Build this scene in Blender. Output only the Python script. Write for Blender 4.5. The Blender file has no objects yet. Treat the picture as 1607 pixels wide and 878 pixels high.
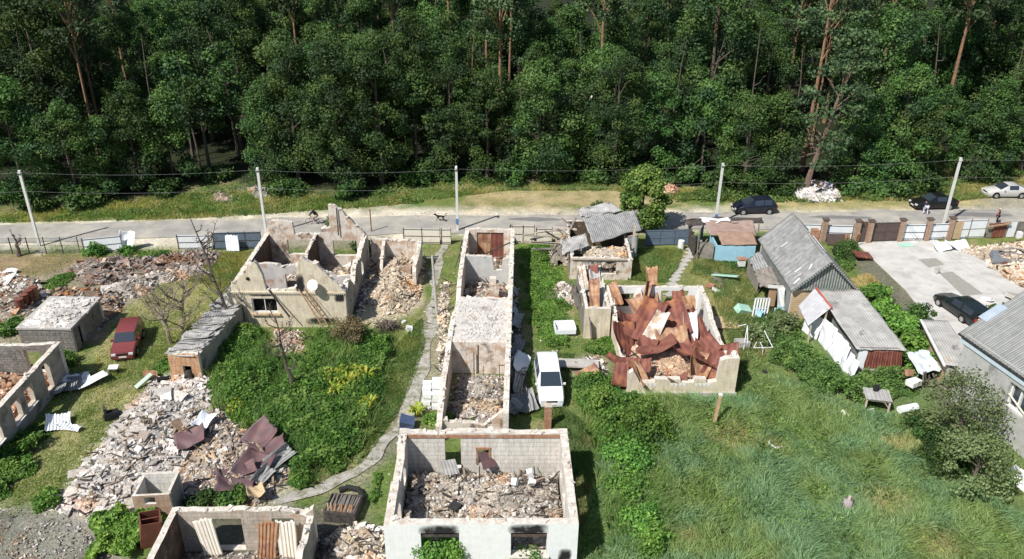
import bpy, math, random
import numpy as np
from math import radians, sin, cos, pi, sqrt, atan2
from mathutils import Vector, Matrix, Euler
from mathutils.geometry import tessellate_polygon
# ------------------------------------------------------------ camera, sky, sun
TH, RO, FPX, HC = radians(26.5), radians(.7), 1285., 31.
SC = bpy.context.scene
SC.render.resolution_x, SC.render.resolution_y = 1024, 559
cF = Vector((0, cos(TH), -sin(TH))); cX = Vector((1, 0, 0)); cU0 = Vector((0, sin(TH), cos(TH)))
cR = cos(RO)*cX + sin(RO)*cU0; cU = -sin(RO)*cX + cos(RO)*cU0
cam = bpy.data.objects.new('camera', bpy.data.cameras.new('camera')); SC.collection.objects.link(cam)
cam.data.sensor_width = 36; cam.data.lens = 36*FPX/1607; cam.data.clip_end = 5000
m_ = Matrix.Identity(4)
for i in range(3): m_[i][0], m_[i][1], m_[i][2] = cR[i], cU[i], -cF[i]
m_[0][3], m_[1][3], m_[2][3] = 0, 0, HC
cam.matrix_world = m_; SC.camera = cam
SUN = Vector((.60, .60, -1)).normalized()
wd = bpy.data.worlds.new('World'); SC.world = wd; wd.use_nodes = True
nt = wd.node_tree; sky = nt.nodes.new('ShaderNodeTexSky'); sky.sky_type = 'NISHITA'; sky.sun_disc = False
sky.sun_elevation = math.asin(-SUN.z); sky.sun_rotation = atan2(-SUN.x, -SUN.y)
nt.links.new(sky.outputs[0], nt.nodes['Background'].inputs[0]); nt.nodes['Background'].inputs[1].default_value = .085
sl = bpy.data.lights.new('sun', 'SUN'); sl.energy = 5.0; sl.angle = radians(.55); sl.color = (1, .96, .9)
so = bpy.data.objects.new('sun', sl); SC.collection.objects.link(so); so.location = (0, 0, 60)
so.rotation_euler = SUN.to_track_quat('-Z', 'Y').to_euler()
SC.view_settings.view_transform = 'Standard'; SC.view_settings.look = 'None'; SC.view_settings.gamma = 1
SC.view_settings.exposure = 0.27
SC.render.engine = 'CYCLES'
# ------------------------------------------------------------ helpers
def P(x, y, z=0.):        # point of the photograph -> place on the level z
    d = cF + cR*((x-803.5)/FPX) - cU*((y-439)/FPX)
    t = (z-HC)/d.z
    return (d.x*t, d.y*t)
def poly(pts, z=0.): return [P(a, b, z) for a, b in pts]
COL = SC.collection
def RNG(s): return np.random.default_rng(s)
def link(o, parent=None):
    COL.objects.link(o)
    if parent: o.parent = parent
    return o
def thing(name, label, cat, loc=(0, 0, 0), rz=0., group=None, kind=None):
    o = bpy.data.objects.new(name, None); o.location = loc; o.rotation_euler = (0, 0, rz); o.empty_display_size = .3
    link(o); return tag(o, label, cat, group, kind)
def tag(o, label=None, cat=None, group=None, kind=None):
    if label: o['label'] = label
    if cat: o['category'] = cat
    if group: o['group'] = group
    if kind: o['kind'] = kind
    return o
def dup(o, loc=None, rz=None, sc=None, label=None, parent=None, group=None):
    c = o.copy(); COL.objects.link(c)
    if parent: c.parent = parent
    if loc is not None: c.location = loc
    if rz is not None: c.rotation_euler = (0, 0, rz)
    if sc is not None: c.scale = sc
    if label: c['label'] = label
    if group: c['group'] = group
    for ch in list(o.children): dup(ch, parent=c)
    return c
QUADS = [(0, 3, 2, 1), (4, 5, 6, 7), (0, 1, 5, 4), (1, 2, 6, 5), (2, 3, 7, 6), (3, 0, 4, 7)]
class MB:
    def __init__(s): s.v = []; s.n = 0; s.f = []; s.mi = []; s.c = []; s.uv = []
    def add(s, V, Fs, mi=0, col=(1, 1, 1), uv=None):
        s.v.append(np.asarray(V, dtype=np.float32).reshape(-1, 3)); b = s.n; s.n += len(s.v[-1])
        Fs = np.asarray(Fs) if isinstance(Fs, np.ndarray) else Fs
        if isinstance(Fs, np.ndarray):
            s.f.append(Fs+b); k = len(Fs)
            s.mi.append(np.full(k, mi)); col = np.asarray(col, dtype=np.float32)
            s.c.append(np.broadcast_to(col, (k, 3)) if col.ndim == 1 else col)
            s.uv.append(np.zeros((Fs.size, 2), np.float32) if uv is None else np.asarray(uv, dtype=np.float32).reshape(-1, 2))
        else:
            for i, f in enumerate(Fs):
                s.f.append(np.array([f])+b); s.mi.append(np.array([mi])); s.c.append(np.array([col], dtype=np.float32))
                s.uv.append(np.zeros((len(f), 2), np.float32) if uv is None else np.asarray(uv[i], dtype=np.float32))
        return s
    def box(s, c, d, rz=0., mi=0, col=(1, 1, 1), rot=None, jit=0, rng=None):
        x, y, z = [q/2 for q in d]
        V = np.array([(-x, -y, -z), (x, -y, -z), (x, y, -z), (-x, y, -z), (-x, -y, z), (x, -y, z), (x, y, z), (-x, y, z)], float)
        if jit: V += (rng.random(V.shape)-.5)*jit
        uvs = []
        for k, f in enumerate(QUADS):
            q = V[list(f)]
            uvs.append(q[:, (0, 1)] if k < 2 else (q[:, (0, 2)] if k in (2, 4) else q[:, (1, 2)]))
        M = np.array((Euler(rot).to_matrix() if rot is not None else Matrix.Rotation(rz, 3, 'Z')))
        V = V@M.T+np.array(c)
        return s.add(V, QUADS, mi, col, uvs)
    def tube(s, pts, r, n=6, mi=0, col=(1, 1, 1), caps=True):
        pts = [Vector(p) for p in pts]; k = len(pts)
        rr = r if hasattr(r, '__len__') else [r]*k
        V = []
        for i, p in enumerate(pts):
            d = (pts[min(i+1, k-1)]-pts[max(i-1, 0)]).normalized()
            a = d.cross(Vector((0, 0, 1)) if abs(d.z) < .9 else Vector((1, 0, 0))).normalized(); b = d.cross(a)
            for j in range(n):
                t = 2*pi*j/n; V.append(p+(a*cos(t)+b*sin(t))*rr[i])
        Fs = [(i*n+j, i*n+(j+1) % n, (i+1)*n+(j+1) % n, (i+1)*n+j) for i in range(k-1) for j in range(n)]
        s.add([tuple(v) for v in V], np.array(Fs)[:, ::-1].copy(), mi, col)
        if caps:
            s.v[-1]; b = -len(V)
            s.f.append(np.array([list(range(s.n-len(V), s.n-len(V)+n))])); s.f.append(np.array([list(range(s.n-n, s.n))[::-1]]))
            for _ in (0, 1): s.mi.append(np.array([mi])); s.c.append(np.array([col], dtype=np.float32)); s.uv.append(np.zeros((n, 2), np.float32))
        return s
    def slab(s, o, u, v, t, loops, mi=(0, 0, 0), col=(1, 1, 1)):
        """flat panel with holes: outline loops in (u, v) metres, thickness t along u x v"""
        o, u, v = Vector(o), Vector(u).normalized(), Vector(v).normalized(); nrm = -u.cross(v)*t
        flat = [p for lp in loops for p in lp]
        tri = tessellate_polygon([[Vector((a, b, 0)) for a, b in lp] for lp in loops])
        n = len(flat)
        V = [tuple(o+u*a+v*b) for a, b in flat]+[tuple(o+u*a+v*b+nrm) for a, b in flat]
        F1, U1, F2, U2 = [], [], [], []
        for t3 in tri:
            a, b, c = t3
            ar = (flat[b][0]-flat[a][0])*(flat[c][1]-flat[a][1])-(flat[b][1]-flat[a][1])*(flat[c][0]-flat[a][0])
            if abs(ar) < 1e-9: continue
            if ar < 0: a, c = c, a
            F1.append((a, b, c)); U1.append([flat[a], flat[b], flat[c]])
            F2.append((a+n, c+n, b+n)); U2.append([flat[a], flat[c], flat[b]])
        base = s.n
        s.add(V, F1, mi[0], col, U1)
        def more(Fs, m, U):
            for f, q in zip(Fs, U):
                s.f.append(np.array([f])+base); s.mi.append(np.array([m])); s.c.append(np.array([col], dtype=np.float32)); s.uv.append(np.array(q, dtype=np.float32))
        more(F2, mi[1], U2)
        k = 0; tt = abs(t)
        for li, lp in enumerate(loops):
            m = len(lp); L = 0
            area = sum(lp[i][0]*lp[(i+1) % m][1]-lp[(i+1) % m][0]*lp[i][1] for i in range(m))
            ccw = (area > 0) == (li == 0)
            for i in range(m):
                j = (i+1) % m; d = math.hypot(lp[j][0]-lp[i][0], lp[j][1]-lp[i][1])
                q = [k+i, k+i+n, k+j+n, k+j]; uu = [(L, 0), (L, tt), (L+d, tt), (L+d, 0)]
                if not ccw: q = q[::-1]; uu = uu[::-1]
                more([q], mi[2], [uu]); L += d
            k += m
        return s
    def grid(s, fn, nu, nv, mi=0, col=(1, 1, 1), uvs=1.):
        a = np.linspace(0, 1, nu+1); b = np.linspace(0, 1, nv+1); A, B = np.meshgrid(a, b, indexing='ij')
        V = np.stack(fn(A.ravel(), B.ravel()), 1)
        i, j = np.meshgrid(np.arange(nu), np.arange(nv), indexing='ij'); i = i.ravel(); j = j.ravel(); w = nv+1
        Fs = np.stack([i*w+j, (i+1)*w+j, (i+1)*w+j+1, i*w+j+1], 1)
        uv = np.stack([A.ravel()[Fs], B.ravel()[Fs]], -1).reshape(-1, 2)*uvs
        return s.add(V, Fs, mi, col, uv)
    def build(s, name, mats, parent=None, smooth=False, loc=None):
        me = bpy.data.meshes.new(name)
        V = np.concatenate(s.v); me.vertices.add(len(V)); me.vertices.foreach_set('co', V.astype(np.float32).ravel())
        sizes = np.concatenate([np.full(len(f), f.shape[1]) for f in s.f]); lv = np.concatenate([f.ravel() for f in s.f])
        me.loops.add(len(lv)); me.loops.foreach_set('vertex_index', lv.astype(np.int32))
        me.polygons.add(len(sizes)); st = np.concatenate([[0], np.cumsum(sizes)[:-1]])
        me.polygons.foreach_set('loop_start', st.astype(np.int32))
        me.polygons.foreach_set('loop_total', sizes.astype(np.int32))
        me.polygons.foreach_set('material_index', np.concatenate(s.mi).astype(np.int32))
        me.polygons.foreach_set('use_smooth', np.full(len(sizes), bool(smooth)))
        ul = me.uv_layers.new(name='UVMap'); ul.data.foreach_set('uv', np.concatenate(s.uv).astype(np.float32).ravel())
        at = me.attributes.new('Col', 'FLOAT_COLOR', 'FACE')
        c = np.concatenate(s.c); at.data.foreach_set('color', np.concatenate([c, np.ones((len(c), 1))], 1).astype(np.float32).ravel())
        me.update(calc_edges=True); me.validate()
        if smooth and smooth is not True: me.set_sharp_from_angle(angle=radians(smooth))
        for m in (mats if isinstance(mats, (list, tuple)) else [mats]): me.materials.append(m)
        o = bpy.data.objects.new(name, me)
        if loc is not None: o.location = loc
        return link(o, parent)
# value noise for shapes
_ng = {}
def vnoise(x, y, sc=1., seed=0):
    if seed not in _ng: _ng[seed] = RNG(seed+77).random((256, 256))
    g = _ng[seed]; x = np.asarray(x)/sc+1000.37; y = np.asarray(y)/sc+1000.71
    i = np.floor(x).astype(int); j = np.floor(y).astype(int); fx = x-i; fy = y-j
    fx = fx*fx*(3-2*fx); fy = fy*fy*(3-2*fy); i &= 255; j &= 255; I = (i+1) & 255; J = (j+1) & 255
    return g[i, j]*(1-fx)*(1-fy)+g[I, j]*fx*(1-fy)+g[i, J]*(1-fx)*fy+g[I, J]*fx*fy
def fbm(x, y, sc, seed=0, o=4):
    t = 0; a = .5; n = 0
    for k in range(o): t = t+a*vnoise(x, y, sc/2**k, seed+k*13); n += a; a *= .55
    return t/n
def sdist(x, y, pg):      # signed distance to a polygon, positive inside
    pg = np.array(pg); d = np.full(np.shape(x), 1e9); ins = np.zeros(np.shape(x), bool)
    for a, b in zip(pg, np.roll(pg, -1, 0)):
        ab = b-a; t = np.clip(((x-a[0])*ab[0]+(y-a[1])*ab[1])/(ab@ab+1e-9), 0, 1)
        d = np.minimum(d, np.hypot(x-a[0]-t*ab[0], y-a[1]-t*ab[1]))
        c = ((a[1] > y) != (b[1] > y)) & (x < (b[0]-a[0])*(y-a[1])/(b[1]-a[1]+1e-12)+a[0]); ins ^= c
    return np.where(ins, d, -d)
def inpoly(pg, n, rng):   # n random points inside
    pg_ = np.array(pg); lo, hi = pg_.min(0), pg_.max(0); out = []
    tot = 0
    while tot < n:
        p = lo+(hi-lo)*rng.random((n*2+20, 2)); p = p[sdist(p[:, 0], p[:, 1], pg) > 0]; out.append(p); tot += len(p)
    return np.concatenate(out)[:n]
# ------------------------------------------------------------ materials
class NT:
    def __init__(s, name):
        s.m = bpy.data.materials.new(name); s.m.use_nodes = True; s.t = s.m.node_tree
        s.b = s.t.nodes['Principled BSDF']; s.b.inputs['Specular IOR Level'].default_value = .3
    def n(s, ty, **k):
        nd = s.t.nodes.new(ty)
        for a, b in k.items():
            if a.startswith('i_'): nd.inputs[int(a[2:])].default_value = b
            else: setattr(nd, a, b)
        return nd
    def l(s, a, b): s.t.links.new(a, b)
    def math(s, op, a, b=0.):
        nd = s.n('ShaderNodeMath', operation=op)
        for i, q in enumerate((a, b)):
            if isinstance(q, (int, float)): nd.inputs[i].default_value = q
            else: s.l(q, nd.inputs[i])
        return nd.outputs[0]
    def mix(s, fac, a, b, bt='MIX'):
        nd = s.n('ShaderNodeMix', data_type='RGBA', blend_type=bt)
        for q, k in ((fac, 0), (a, 6), (b, 7)):
            if isinstance(q, (int, float)): nd.inputs[k].default_value = q
            elif isinstance(q, tuple): nd.inputs[k].default_value = (*q, 1)
            else: s.l(q, nd.inputs[k])
        return nd.outputs[2]
    def noise(s, vec, scale, detail=4, rough=.6, dist=0.):
        nd = s.n('ShaderNodeTexNoise'); nd.inputs['Scale'].default_value = scale; nd.inputs['Detail'].default_value = detail
        nd.inputs['Roughness'].default_value = rough; nd.inputs['Distortion'].default_value = dist
        if vec is not None: s.l(vec, nd.inputs['Vector'])
        return nd.outputs['Fac']
    def ramp(s, f, a, b):
        nd = s.n('ShaderNodeMapRange'); nd.inputs[1].default_value = a; nd.inputs[2].default_value = b; s.l(f, nd.inputs[0]); return nd.outputs[0]
def pm(name, c1, c2=None, sc=3., rough=.9, bump=.3, bsc=None, c3=None, s3=.7, t3=(.55, .7), brick=None, wave=None, soot=None, metal=0., col=False, amp=(.35, .65), spec=.3, streak=None):
    streak = (.32 if brick else 0) if streak is None else streak
    M = NT(name); tc = M.n('ShaderNodeTexCoord'); ob = tc.outputs['Object']; uv = tc.outputs['UV']
    c2 = c2 or c1
    if col:
        at = M.n('ShaderNodeAttribute', attribute_name='Col').outputs['Color']
        f = M.ramp(M.noise(ob, sc), *amp)
        c = M.mix(1., at, M.mix(f, c1, c2), 'MULTIPLY')
    else: c = M.mix(M.ramp(M.noise(ob, sc), *amp), c1, c2)
    h = M.noise(ob, bsc or sc*4, 5, .7)
    if brick:
        w, hh, mc, bf = brick
        bn = M.n('ShaderNodeTexBrick'); M.l(uv, bn.inputs['Vector'])
        bn.inputs['Scale'].default_value = 1; bn.inputs['Brick Width'].default_value = w; bn.inputs['Row Height'].default_value = hh
        bn.inputs['Mortar Size'].default_value = hh*.07; bn.inputs['Mortar Smooth'].default_value = .3
        bn.inputs['Color1'].default_value = (1, 1, 1, 1); bn.inputs['Color2'].default_value = (bf, bf, bf*.97, 1); bn.inputs['Mortar'].default_value = (*mc, 1)
        c = M.mix(.9, c, bn.outputs['Color'], 'MULTIPLY')
        h = M.math('SUBTRACT', h, M.math('MULTIPLY', bn.outputs['Fac'], .7))
    if wave:
        wn = M.n('ShaderNodeTexWave', wave_type='BANDS', bands_direction=wave[0]); M.l(uv, wn.inputs['Vector']); wn.inputs['Scale'].default_value = wave[1]
        c = M.mix(wave[2], c, wn.outputs['Color'], 'MULTIPLY'); h = M.math('ADD', h, M.math('MULTIPLY', wn.outputs['Fac'], wave[3]))
    if streak:
        mp = M.n('ShaderNodeMapping'); M.l(ob, mp.inputs['Vector']); mp.inputs['Scale'].default_value = (2.5, 2.5, .35)
        c = M.mix(1., c, M.mix(M.ramp(M.noise(mp.outputs[0], 2.4, 5, .7), .3, .62), (1-streak, 1-streak*1.05, 1-streak*1.15), (1., 1., 1.)), 'MULTIPLY')
    if c3: c = M.mix(M.ramp(M.noise(ob, s3, 6, .65, .3), *t3), c, c3)
    if soot:
        sx = M.n('ShaderNodeSeparateXYZ'); M.l(uv, sx.inputs[0]); nn = M.noise(ob, 1.6, 5)
        for (u, v, ru, rv) in soot:
            a = M.math('DIVIDE', M.math('SUBTRACT', sx.outputs[0], u), ru); b = M.math('DIVIDE', M.math('SUBTRACT', sx.outputs[1], v), rv)
            r = M.math('ADD', M.math('POWER', M.math('ABSOLUTE', a), 4.), M.math('POWER', M.math('ABSOLUTE', b), 3.))
            g = M.ramp(M.math('SUBTRACT', r, M.math('MULTIPLY', nn, 1.8)), .25, -.75)
            c = M.mix(g, c, (.02, .02, .022))
    M.l(c, M.b.inputs['Base Color']); M.b.inputs['Roughness'].default_value = rough; M.b.inputs['Metallic'].default_value = metal
    M.b.inputs['Specular IOR Level'].default_value = spec
    if bump:
        bp = M.n('ShaderNodeBump'); bp.inputs['Strength'].default_value = bump; bp.inputs['Distance'].default_value = .05
        M.l(h, bp.inputs['Height']); M.l(bp.outputs[0], M.b.inputs['Normal'])
    return M.m
def leafmat(name, tint=(1, 1, 1), trans=.22, var=1.):
    M = NT(name); at = M.n('ShaderNodeAttribute', attribute_name='Col').outputs['Color']
    ob = M.n('ShaderNodeObjectInfo'); hs = M.n('ShaderNodeHueSaturation')
    c = M.mix(1., at, tint, 'MULTIPLY'); M.l(c, hs.inputs['Color'])
    M.l(M.math('ADD', .5-.013*var, M.math('MULTIPLY', ob.outputs['Random'], .026*var)), hs.inputs['Hue'])
    M.l(M.math('ADD', 1-.3*var, M.math('MULTIPLY', ob.outputs['Random'], .6*var)), hs.inputs['Value'])
    M.l(hs.outputs[0], M.b.inputs['Base Color']); M.b.inputs['Roughness'].default_value = .6; M.b.inputs['Specular IOR Level'].default_value = .25
    tr = M.n('ShaderNodeBsdfTranslucent'); M.l(M.mix(1., hs.outputs[0], (1.2, 1.5, .6), 'MULTIPLY'), tr.inputs[0])
    mx = M.n('ShaderNodeMixShader'); mx.inputs[0].default_value = trans
    M.l(M.b.outputs[0], mx.inputs[1]); M.l(tr.outputs[0], mx.inputs[2])
    M.l(mx.outputs[0], M.t.nodes['Material Output'].inputs['Surface']); return M.m
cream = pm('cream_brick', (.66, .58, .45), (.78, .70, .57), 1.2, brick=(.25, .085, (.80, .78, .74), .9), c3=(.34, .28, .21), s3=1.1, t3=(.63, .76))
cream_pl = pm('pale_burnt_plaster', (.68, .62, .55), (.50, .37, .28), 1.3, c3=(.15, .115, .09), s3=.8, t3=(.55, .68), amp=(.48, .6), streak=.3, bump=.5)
burnt = pm('scorched_shaded_wall', (.10, .075, .06), (.20, .14, .10), 2., brick=(.25, .085, (.5, .5, .5), .8), c3=(.30, .22, .17), s3=1.3, t3=(.6, .75), bump=.6)  # dark brick; also paints shade into inner faces turned from the sun
whiteblock = pm('white_blockwork', (.62, .60, .56), (.74, .72, .68), 1.6, brick=(.62, .30, (.74, .68, .63), .96), c3=(.50, .44, .38), s3=.9, t3=(.58, .78))
whitebrick = pm('white_painted_brick', (.82, .83, .85), (.88, .89, .90), 2.2, brick=(.25, .08, (.86, .86, .86), .95), soot=[(2.65, 2.62, 1.0, .36), (6.95, 2.66, 1.0, .36), (8.75, .95, .35, .45)], rough=.8, c3=(.55, .54, .52), s3=1.4, t3=(.68, .8), streak=.08)
topmort = pm('crumbling_mortar_top', (.70, .66, .60), (.50, .43, .35), 3., c3=(.62, .59, .54), s3=2.2, t3=(.5, .65), bump=.9, bsc=9)
redbrick = pm('red_brick', (.40, .19, .11), (.50, .30, .20), 4., brick=(.25, .08, (.8, .78, .74), .75), c3=(.48, .42, .36), s3=1.6, t3=(.55, .7))
pinkbrick = pm('rough_pink_brick', (.50, .38, .30), (.42, .27, .19), 4., brick=(.25, .085, (.9, .9, .86), .8), bump=.6)
greyblock = pm('grey_cinder_block', (.21, .20, .19), (.34, .32, .30), 3., brick=(.4, .2, (.45, .44, .42), .8), c3=(.09, .085, .08), s3=1.2, bump=.7)
greystucco = pm('grey_stucco', (.38, .38, .36), (.45, .45, .43), 2.5, bump=.5, bsc=25, c3=(.23, .23, .22), s3=.5)
darkstucco = pm('dark_shaded_stucco', (.25, .23, .20), (.36, .33, .29), 1.5, bump=.5, c3=(.10, .09, .08), s3=.8, t3=(.5, .7))  # dark render; also paints shade into the gable house's right wall
concrete = pm('weathered_concrete', (.36, .34, .31), (.48, .46, .43), 1.2, c3=(.25, .23, .2), s3=.6, bump=.35)
paleconc = pm('pale_concrete', (.47, .455, .425), (.56, .545, .515), .7, c3=(.35, .335, .305), s3=.6, t3=(.5, .74), bump=.3)
deckmat = pm('burnt_concrete_deck', (.50, .47, .43), (.62, .59, .55), 1.3, c3=(.20, .17, .15), s3=.55, t3=(.55, .68), bump=.5)
slate = pm('asbestos_slate', (.27, .27, .265), (.42, .42, .41), 2.2, wave=('X', 1.6, .45, .9), c3=(.17, .17, .165), s3=1.0, t3=(.52, .75), bump=.5)
slate2 = pm('old_pale_slate', (.36, .35, .33), (.50, .49, .47), 1.5, wave=('X', 1.6, .25, .6), c3=(.14, .135, .13), s3=.6, t3=(.58, .7), bump=.5)
newslate = pm('corrugated_roofing', (.26, .27, .26), (.34, .345, .335), 1.5, wave=('X', 2.0, .35, 1.), bump=.6)
wood = pm('grey_weathered_wood', (.24, .215, .19), (.36, .33, .29), 3., wave=('X', 3., .45, .5), c3=(.13, .11, .09), s3=1.5)
palewood = pm('pale_timber', (.55, .48, .40), (.42, .35, .28), 5.)
rawwood = pm('brown_timber', (.33, .21, .12), (.42, .28, .17), 5.)
charwood = pm('charred_wood', (.035, .03, .028), (.10, .085, .075), 6., bump=.6)
greenwood = pm('grey_green_boards', (.26, .29, .265), (.38, .41, .38), 4., wave=('X', 1.5, .75, .8))
rust = pm('rusty_red_steel', (.165, .056, .044), (.26, .10, .07), 1.3, rough=.7, c3=(.33, .135, .06), s3=.8, t3=(.53, .68), bump=.35, wave=('X', .8, .3, .9))
rustor = pm('orange_rusted_steel', (.34, .16, .07), (.50, .34, .22), 1.5, rough=.75, c3=(.20, .08, .055), s3=1.0, t3=(.48, .66), bump=.35, wave=('X', .9, .22, .8))
rustdark = pm('dark_rusty_steel', (.15, .055, .04), (.20, .075, .05), 2., rough=.7, c3=(.10, .05, .045), s3=1.1)
purplesheet = pm('maroon_roof_sheet', (.095, .065, .072), (.17, .09, .088), 1.5, rough=.6, c3=(.12, .09, .10), s3=1.)
brownmetal = pm('dark_brown_sheet_metal', (.085, .062, .055), (.11, .08, .07), 2., rough=.55)
bluemetal = pm('blue_grey_sheet_metal', (.10, .135, .18), (.13, .17, .22), 2., rough=.6)
whitemetal = pm('white_profiled_sheet', (.78, .80, .82), (.84, .86, .87), 2., rough=.6, wave=('X', 2.6, .22, .4))
palepanel = pm('pale_blue_sheet_panel', (.70, .74, .77), (.78, .81, .83), 1.2, rough=.7, c3=(.40, .36, .30), s3=1.1, t3=(.64, .74))
creamgate = pm('cream_corrugated_gate', (.74, .68, .58), (.80, .75, .66), 2., rough=.7, wave=('X', 2.2, .22, .4), c3=(.40, .30, .2), s3=1.3, t3=(.62, .75))
darkmetal = pm('dark_steel', (.03, .03, .032), (.06, .055, .05), 4., rough=.6)
tarp = pm('white_tarpaulin', (.74, .75, .76), (.66, .68, .72), 2., rough=.6, bump=.6, bsc=4)
bluepaint = pm('light_blue_paint', (.27, .50, .62), (.36, .58, .68), 2., rough=.7, c3=(.5, .52, .5), s3=1.5, t3=(.66, .76))
orangeboard = pm('ochre_boards', (.52, .38, .22), (.60, .46, .30), 3., wave=('Y', 2., .25, .3), c3=(.38, .27, .16), s3=1.4)
mintpaint = pm('mint_green_paint', (.30, .52, .42), (.40, .60, .50), 3., rough=.7)
white = pm('white_paint', (.74, .74, .73), (.66, .66, .64), 4., rough=.6)
rubblem = pm('rubble', (.72, .70, .68), (1.12, 1.10, 1.08), 7., col=True, bump=.7, bsc=14)
polem = pm('pale_concrete_pole', (.56, .56, .54), (.66, .66, .64), 2., bump=.2)
tyre = pm('black_rubber', (.02, .02, .02), rough=.8)
rimm = pm('alloy_wheel', (.45, .46, .48), rough=.35, metal=.6, bump=0)
glassm = pm('dark_car_glass', (.03, .04, .055), rough=.05, bump=0, spec=.9)
winglass = pm('window_glass', (.035, .05, .06), rough=.05, bump=0, spec=.8)
dark = pm('black_void', (.012, .011, .01), rough=1., bump=0)
redpaint_l = pm('red_lens', (.45, .02, .02), rough=.3, bump=0)
lampm = pm('headlight_lens', (.6, .62, .65), rough=.15, bump=0, spec=.8)
bark = pm('grey_bark', (.075, .06, .048), (.15, .125, .10), 5., bump=.8)
pinebark = pm('orange_pine_bark', (.32, .18, .10), (.17, .11, .075), 3., bump=.7)
birchbark = pm('white_birch_bark', (.75, .73, .68), (.6, .58, .52), 3., c3=(.10, .09, .08), s3=2., t3=(.58, .66))
deadbark = pm('burnt_dead_wood', (.075, .06, .05), (.14, .115, .095), 4., bump=.5)
leaf = leafmat('leaves', (1.04, 1.08, .98)); weedm = leafmat('weed_leaves', (1.35, 1.3, 1.2), .3, var=.0); leaf_dummy = None; grassm = leafmat('grass_blades', (1.85, 1.68, 1.95), .42, var=0.)
# ------------------------------------------------------------ walls
def rag(top, amp, step, seed):
    r = RNG(seed); out = []
    for (a, za), (b, zb) in zip(top[:-1], top[1:]):
        k = max(1, int(abs(b-a)/step)) if abs(b-a) > step*.6 else 1
        for i in range(k):
            t = i/k; out.append((a+(b-a)*t, za+(zb-za)*t+((r.random()-.5)*amp if i or 1 else 0)))
    out.append(top[-1]); return out
def wall(T, name, p0, p1, top, mats, t=.32, holes=(), z0=-.05, amp=0., step=.35, seed=1, label=None, inset=(0, 0)):
    """wall part from p0 to p1 (local metres); top = height or outline [(s, z)...]; inside lies to the left"""
    p0, p1 = Vector((*p0, 0)), Vector((*p1, 0)); u = (p1-p0).normalized(); L = (p1-p0).length
    p0 = p0+u*inset[0]; L -= inset[0]+inset[1]
    if not isinstance(top, list): top = [(0, top), (L, top)]
    if amp: top = rag(top, amp, step, seed)
    outer = [(0, z0), (L, z0)]+[q for q in reversed(top)]
    loops = [outer]+[[(a, b), (c, b), (c, d), (a, d)] for a, b, c, d in holes]
    m = MB().slab(p0, u, (0, 0, 1), t, loops, (0, 1, 2))
    if amp > .04:
        r = RNG(seed+500); sx = [q[0] for q in top]; sz = [q[1] for q in top]; nn = Vector((-u.y, u.x, 0))
        for _ in range(int(L*3.2*min(1.3, amp*9))):
            s = r.random()*L; d = .05+.17*r.random()**1.6; q = p0+u*s+nn*t*(.15+.7*r.random())
            m.box((q.x, q.y, float(np.interp(s, sx, sz))+d*.15), (d*1.7, d, d*.55), rot=(r.normal()*.25, r.normal()*.25, r.random()*3), mi=2, jit=d*.35, rng=r)
    o = m.build(name, mats, T)
    if label: o['label'] = label
    return o
def frame(T, name, p0, u, a, b, c, d, mat, w=.08, dep=.1, bars=1, glass=None, off=.1):
    """window frame set in an opening a..c x b..d of a wall starting at p0 along u"""
    u = Vector((*u, 0)).normalized(); nrm = Vector((-u.y, u.x, 0)); rz = atan2(u.y, u.x); p0 = Vector((*p0, 0))+nrm*off
    mb = MB(); H = d-b
    for s in (a+w/2, c-w/2): q = p0+u*s; mb.box((q.x, q.y, (b+d)/2), (w, dep, H), rz)
    for z in (b+w/2, d-w/2): q = p0+u*(a+c)/2; mb.box((q.x, q.y, z), (c-a-2*w, dep, w), rz)
    for i in range(bars): q = p0+u*(a+(c-a)*(i+1)/(bars+1)); mb.box((q.x, q.y, (b+d)/2), (w*.7, dep*.8, H-2*w), rz)
    o = mb.build(name, mat, T)
    if glass: q = p0+u*(a+c)/2; MB().box((q.x, q.y, (b+d)/2), (c-a-2*w, .02, H-2*w), rz).build('pane', glass, o)
    return o
def chunks(mb, X, Y, Z, S, cols, rng, flat=.55, tilt=.9, sticks=.02, tint=1., nb=0):
    """many broken blocks in one go"""
    n = len(X); base = np.array([(-1, -1, -1), (1, -1, -1), (1, 1, -1), (-1, 1, -1), (-1, -1, 1), (1, -1, 1), (1, 1, 1), (-1, 1, 1)], float)*.5
    V = base[None]+(rng.random((n, 8, 3))-.5)*.45
    dims = np.stack([S*(.8+rng.random(n)*.8), S*(.6+rng.random(n)*.5), S*(flat*.7+rng.random(n)*flat*.6)], 1); stick = rng.random(n) < sticks; dims[stick] = np.stack([.5+rng.random(stick.sum())*1.1, .05+.06*rng.random(stick.sum()), .04+.04*rng.random(stick.sum())], 1); dims[:nb, 2] = .04+.05*rng.random(nb); V = V*dims[:, None]
    a = rng.random(n)*6.28; b = (rng.random(n)-.5)*2*tilt; c = (rng.random(n)-.5)*2*tilt
    def rot(V, i, j, t):
        vi, vj = V[:, :, i].copy(), V[:, :, j].copy(); V[:, :, i] = vi*np.cos(t)[:, None]-vj*np.sin(t)[:, None]; V[:, :, j] = vi*np.sin(t)[:, None]+vj*np.cos(t)[:, None]
    rot(V, 1, 2, b); rot(V, 0, 2, c); rot(V, 0, 1, a)
    V += np.stack([X, Y, Z], 1)[:, None]
    Fs = (np.arange(n)[:, None, None]*8+np.array(QUADS)[None]).reshape(-1, 4)
    cols = np.array(cols); ci = cols[rng.integers(0, len(cols), n)]*(.75+.45*rng.random((n, 1)))*tint; ci[stick] = np.array([(.12, .10, .08), (.30, .23, .16), (.05, .045, .04)])[rng.integers(0, 3, stick.sum())]
    mb.add(V.reshape(-1, 3), Fs, 0, np.repeat(ci, 6, 0))
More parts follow.
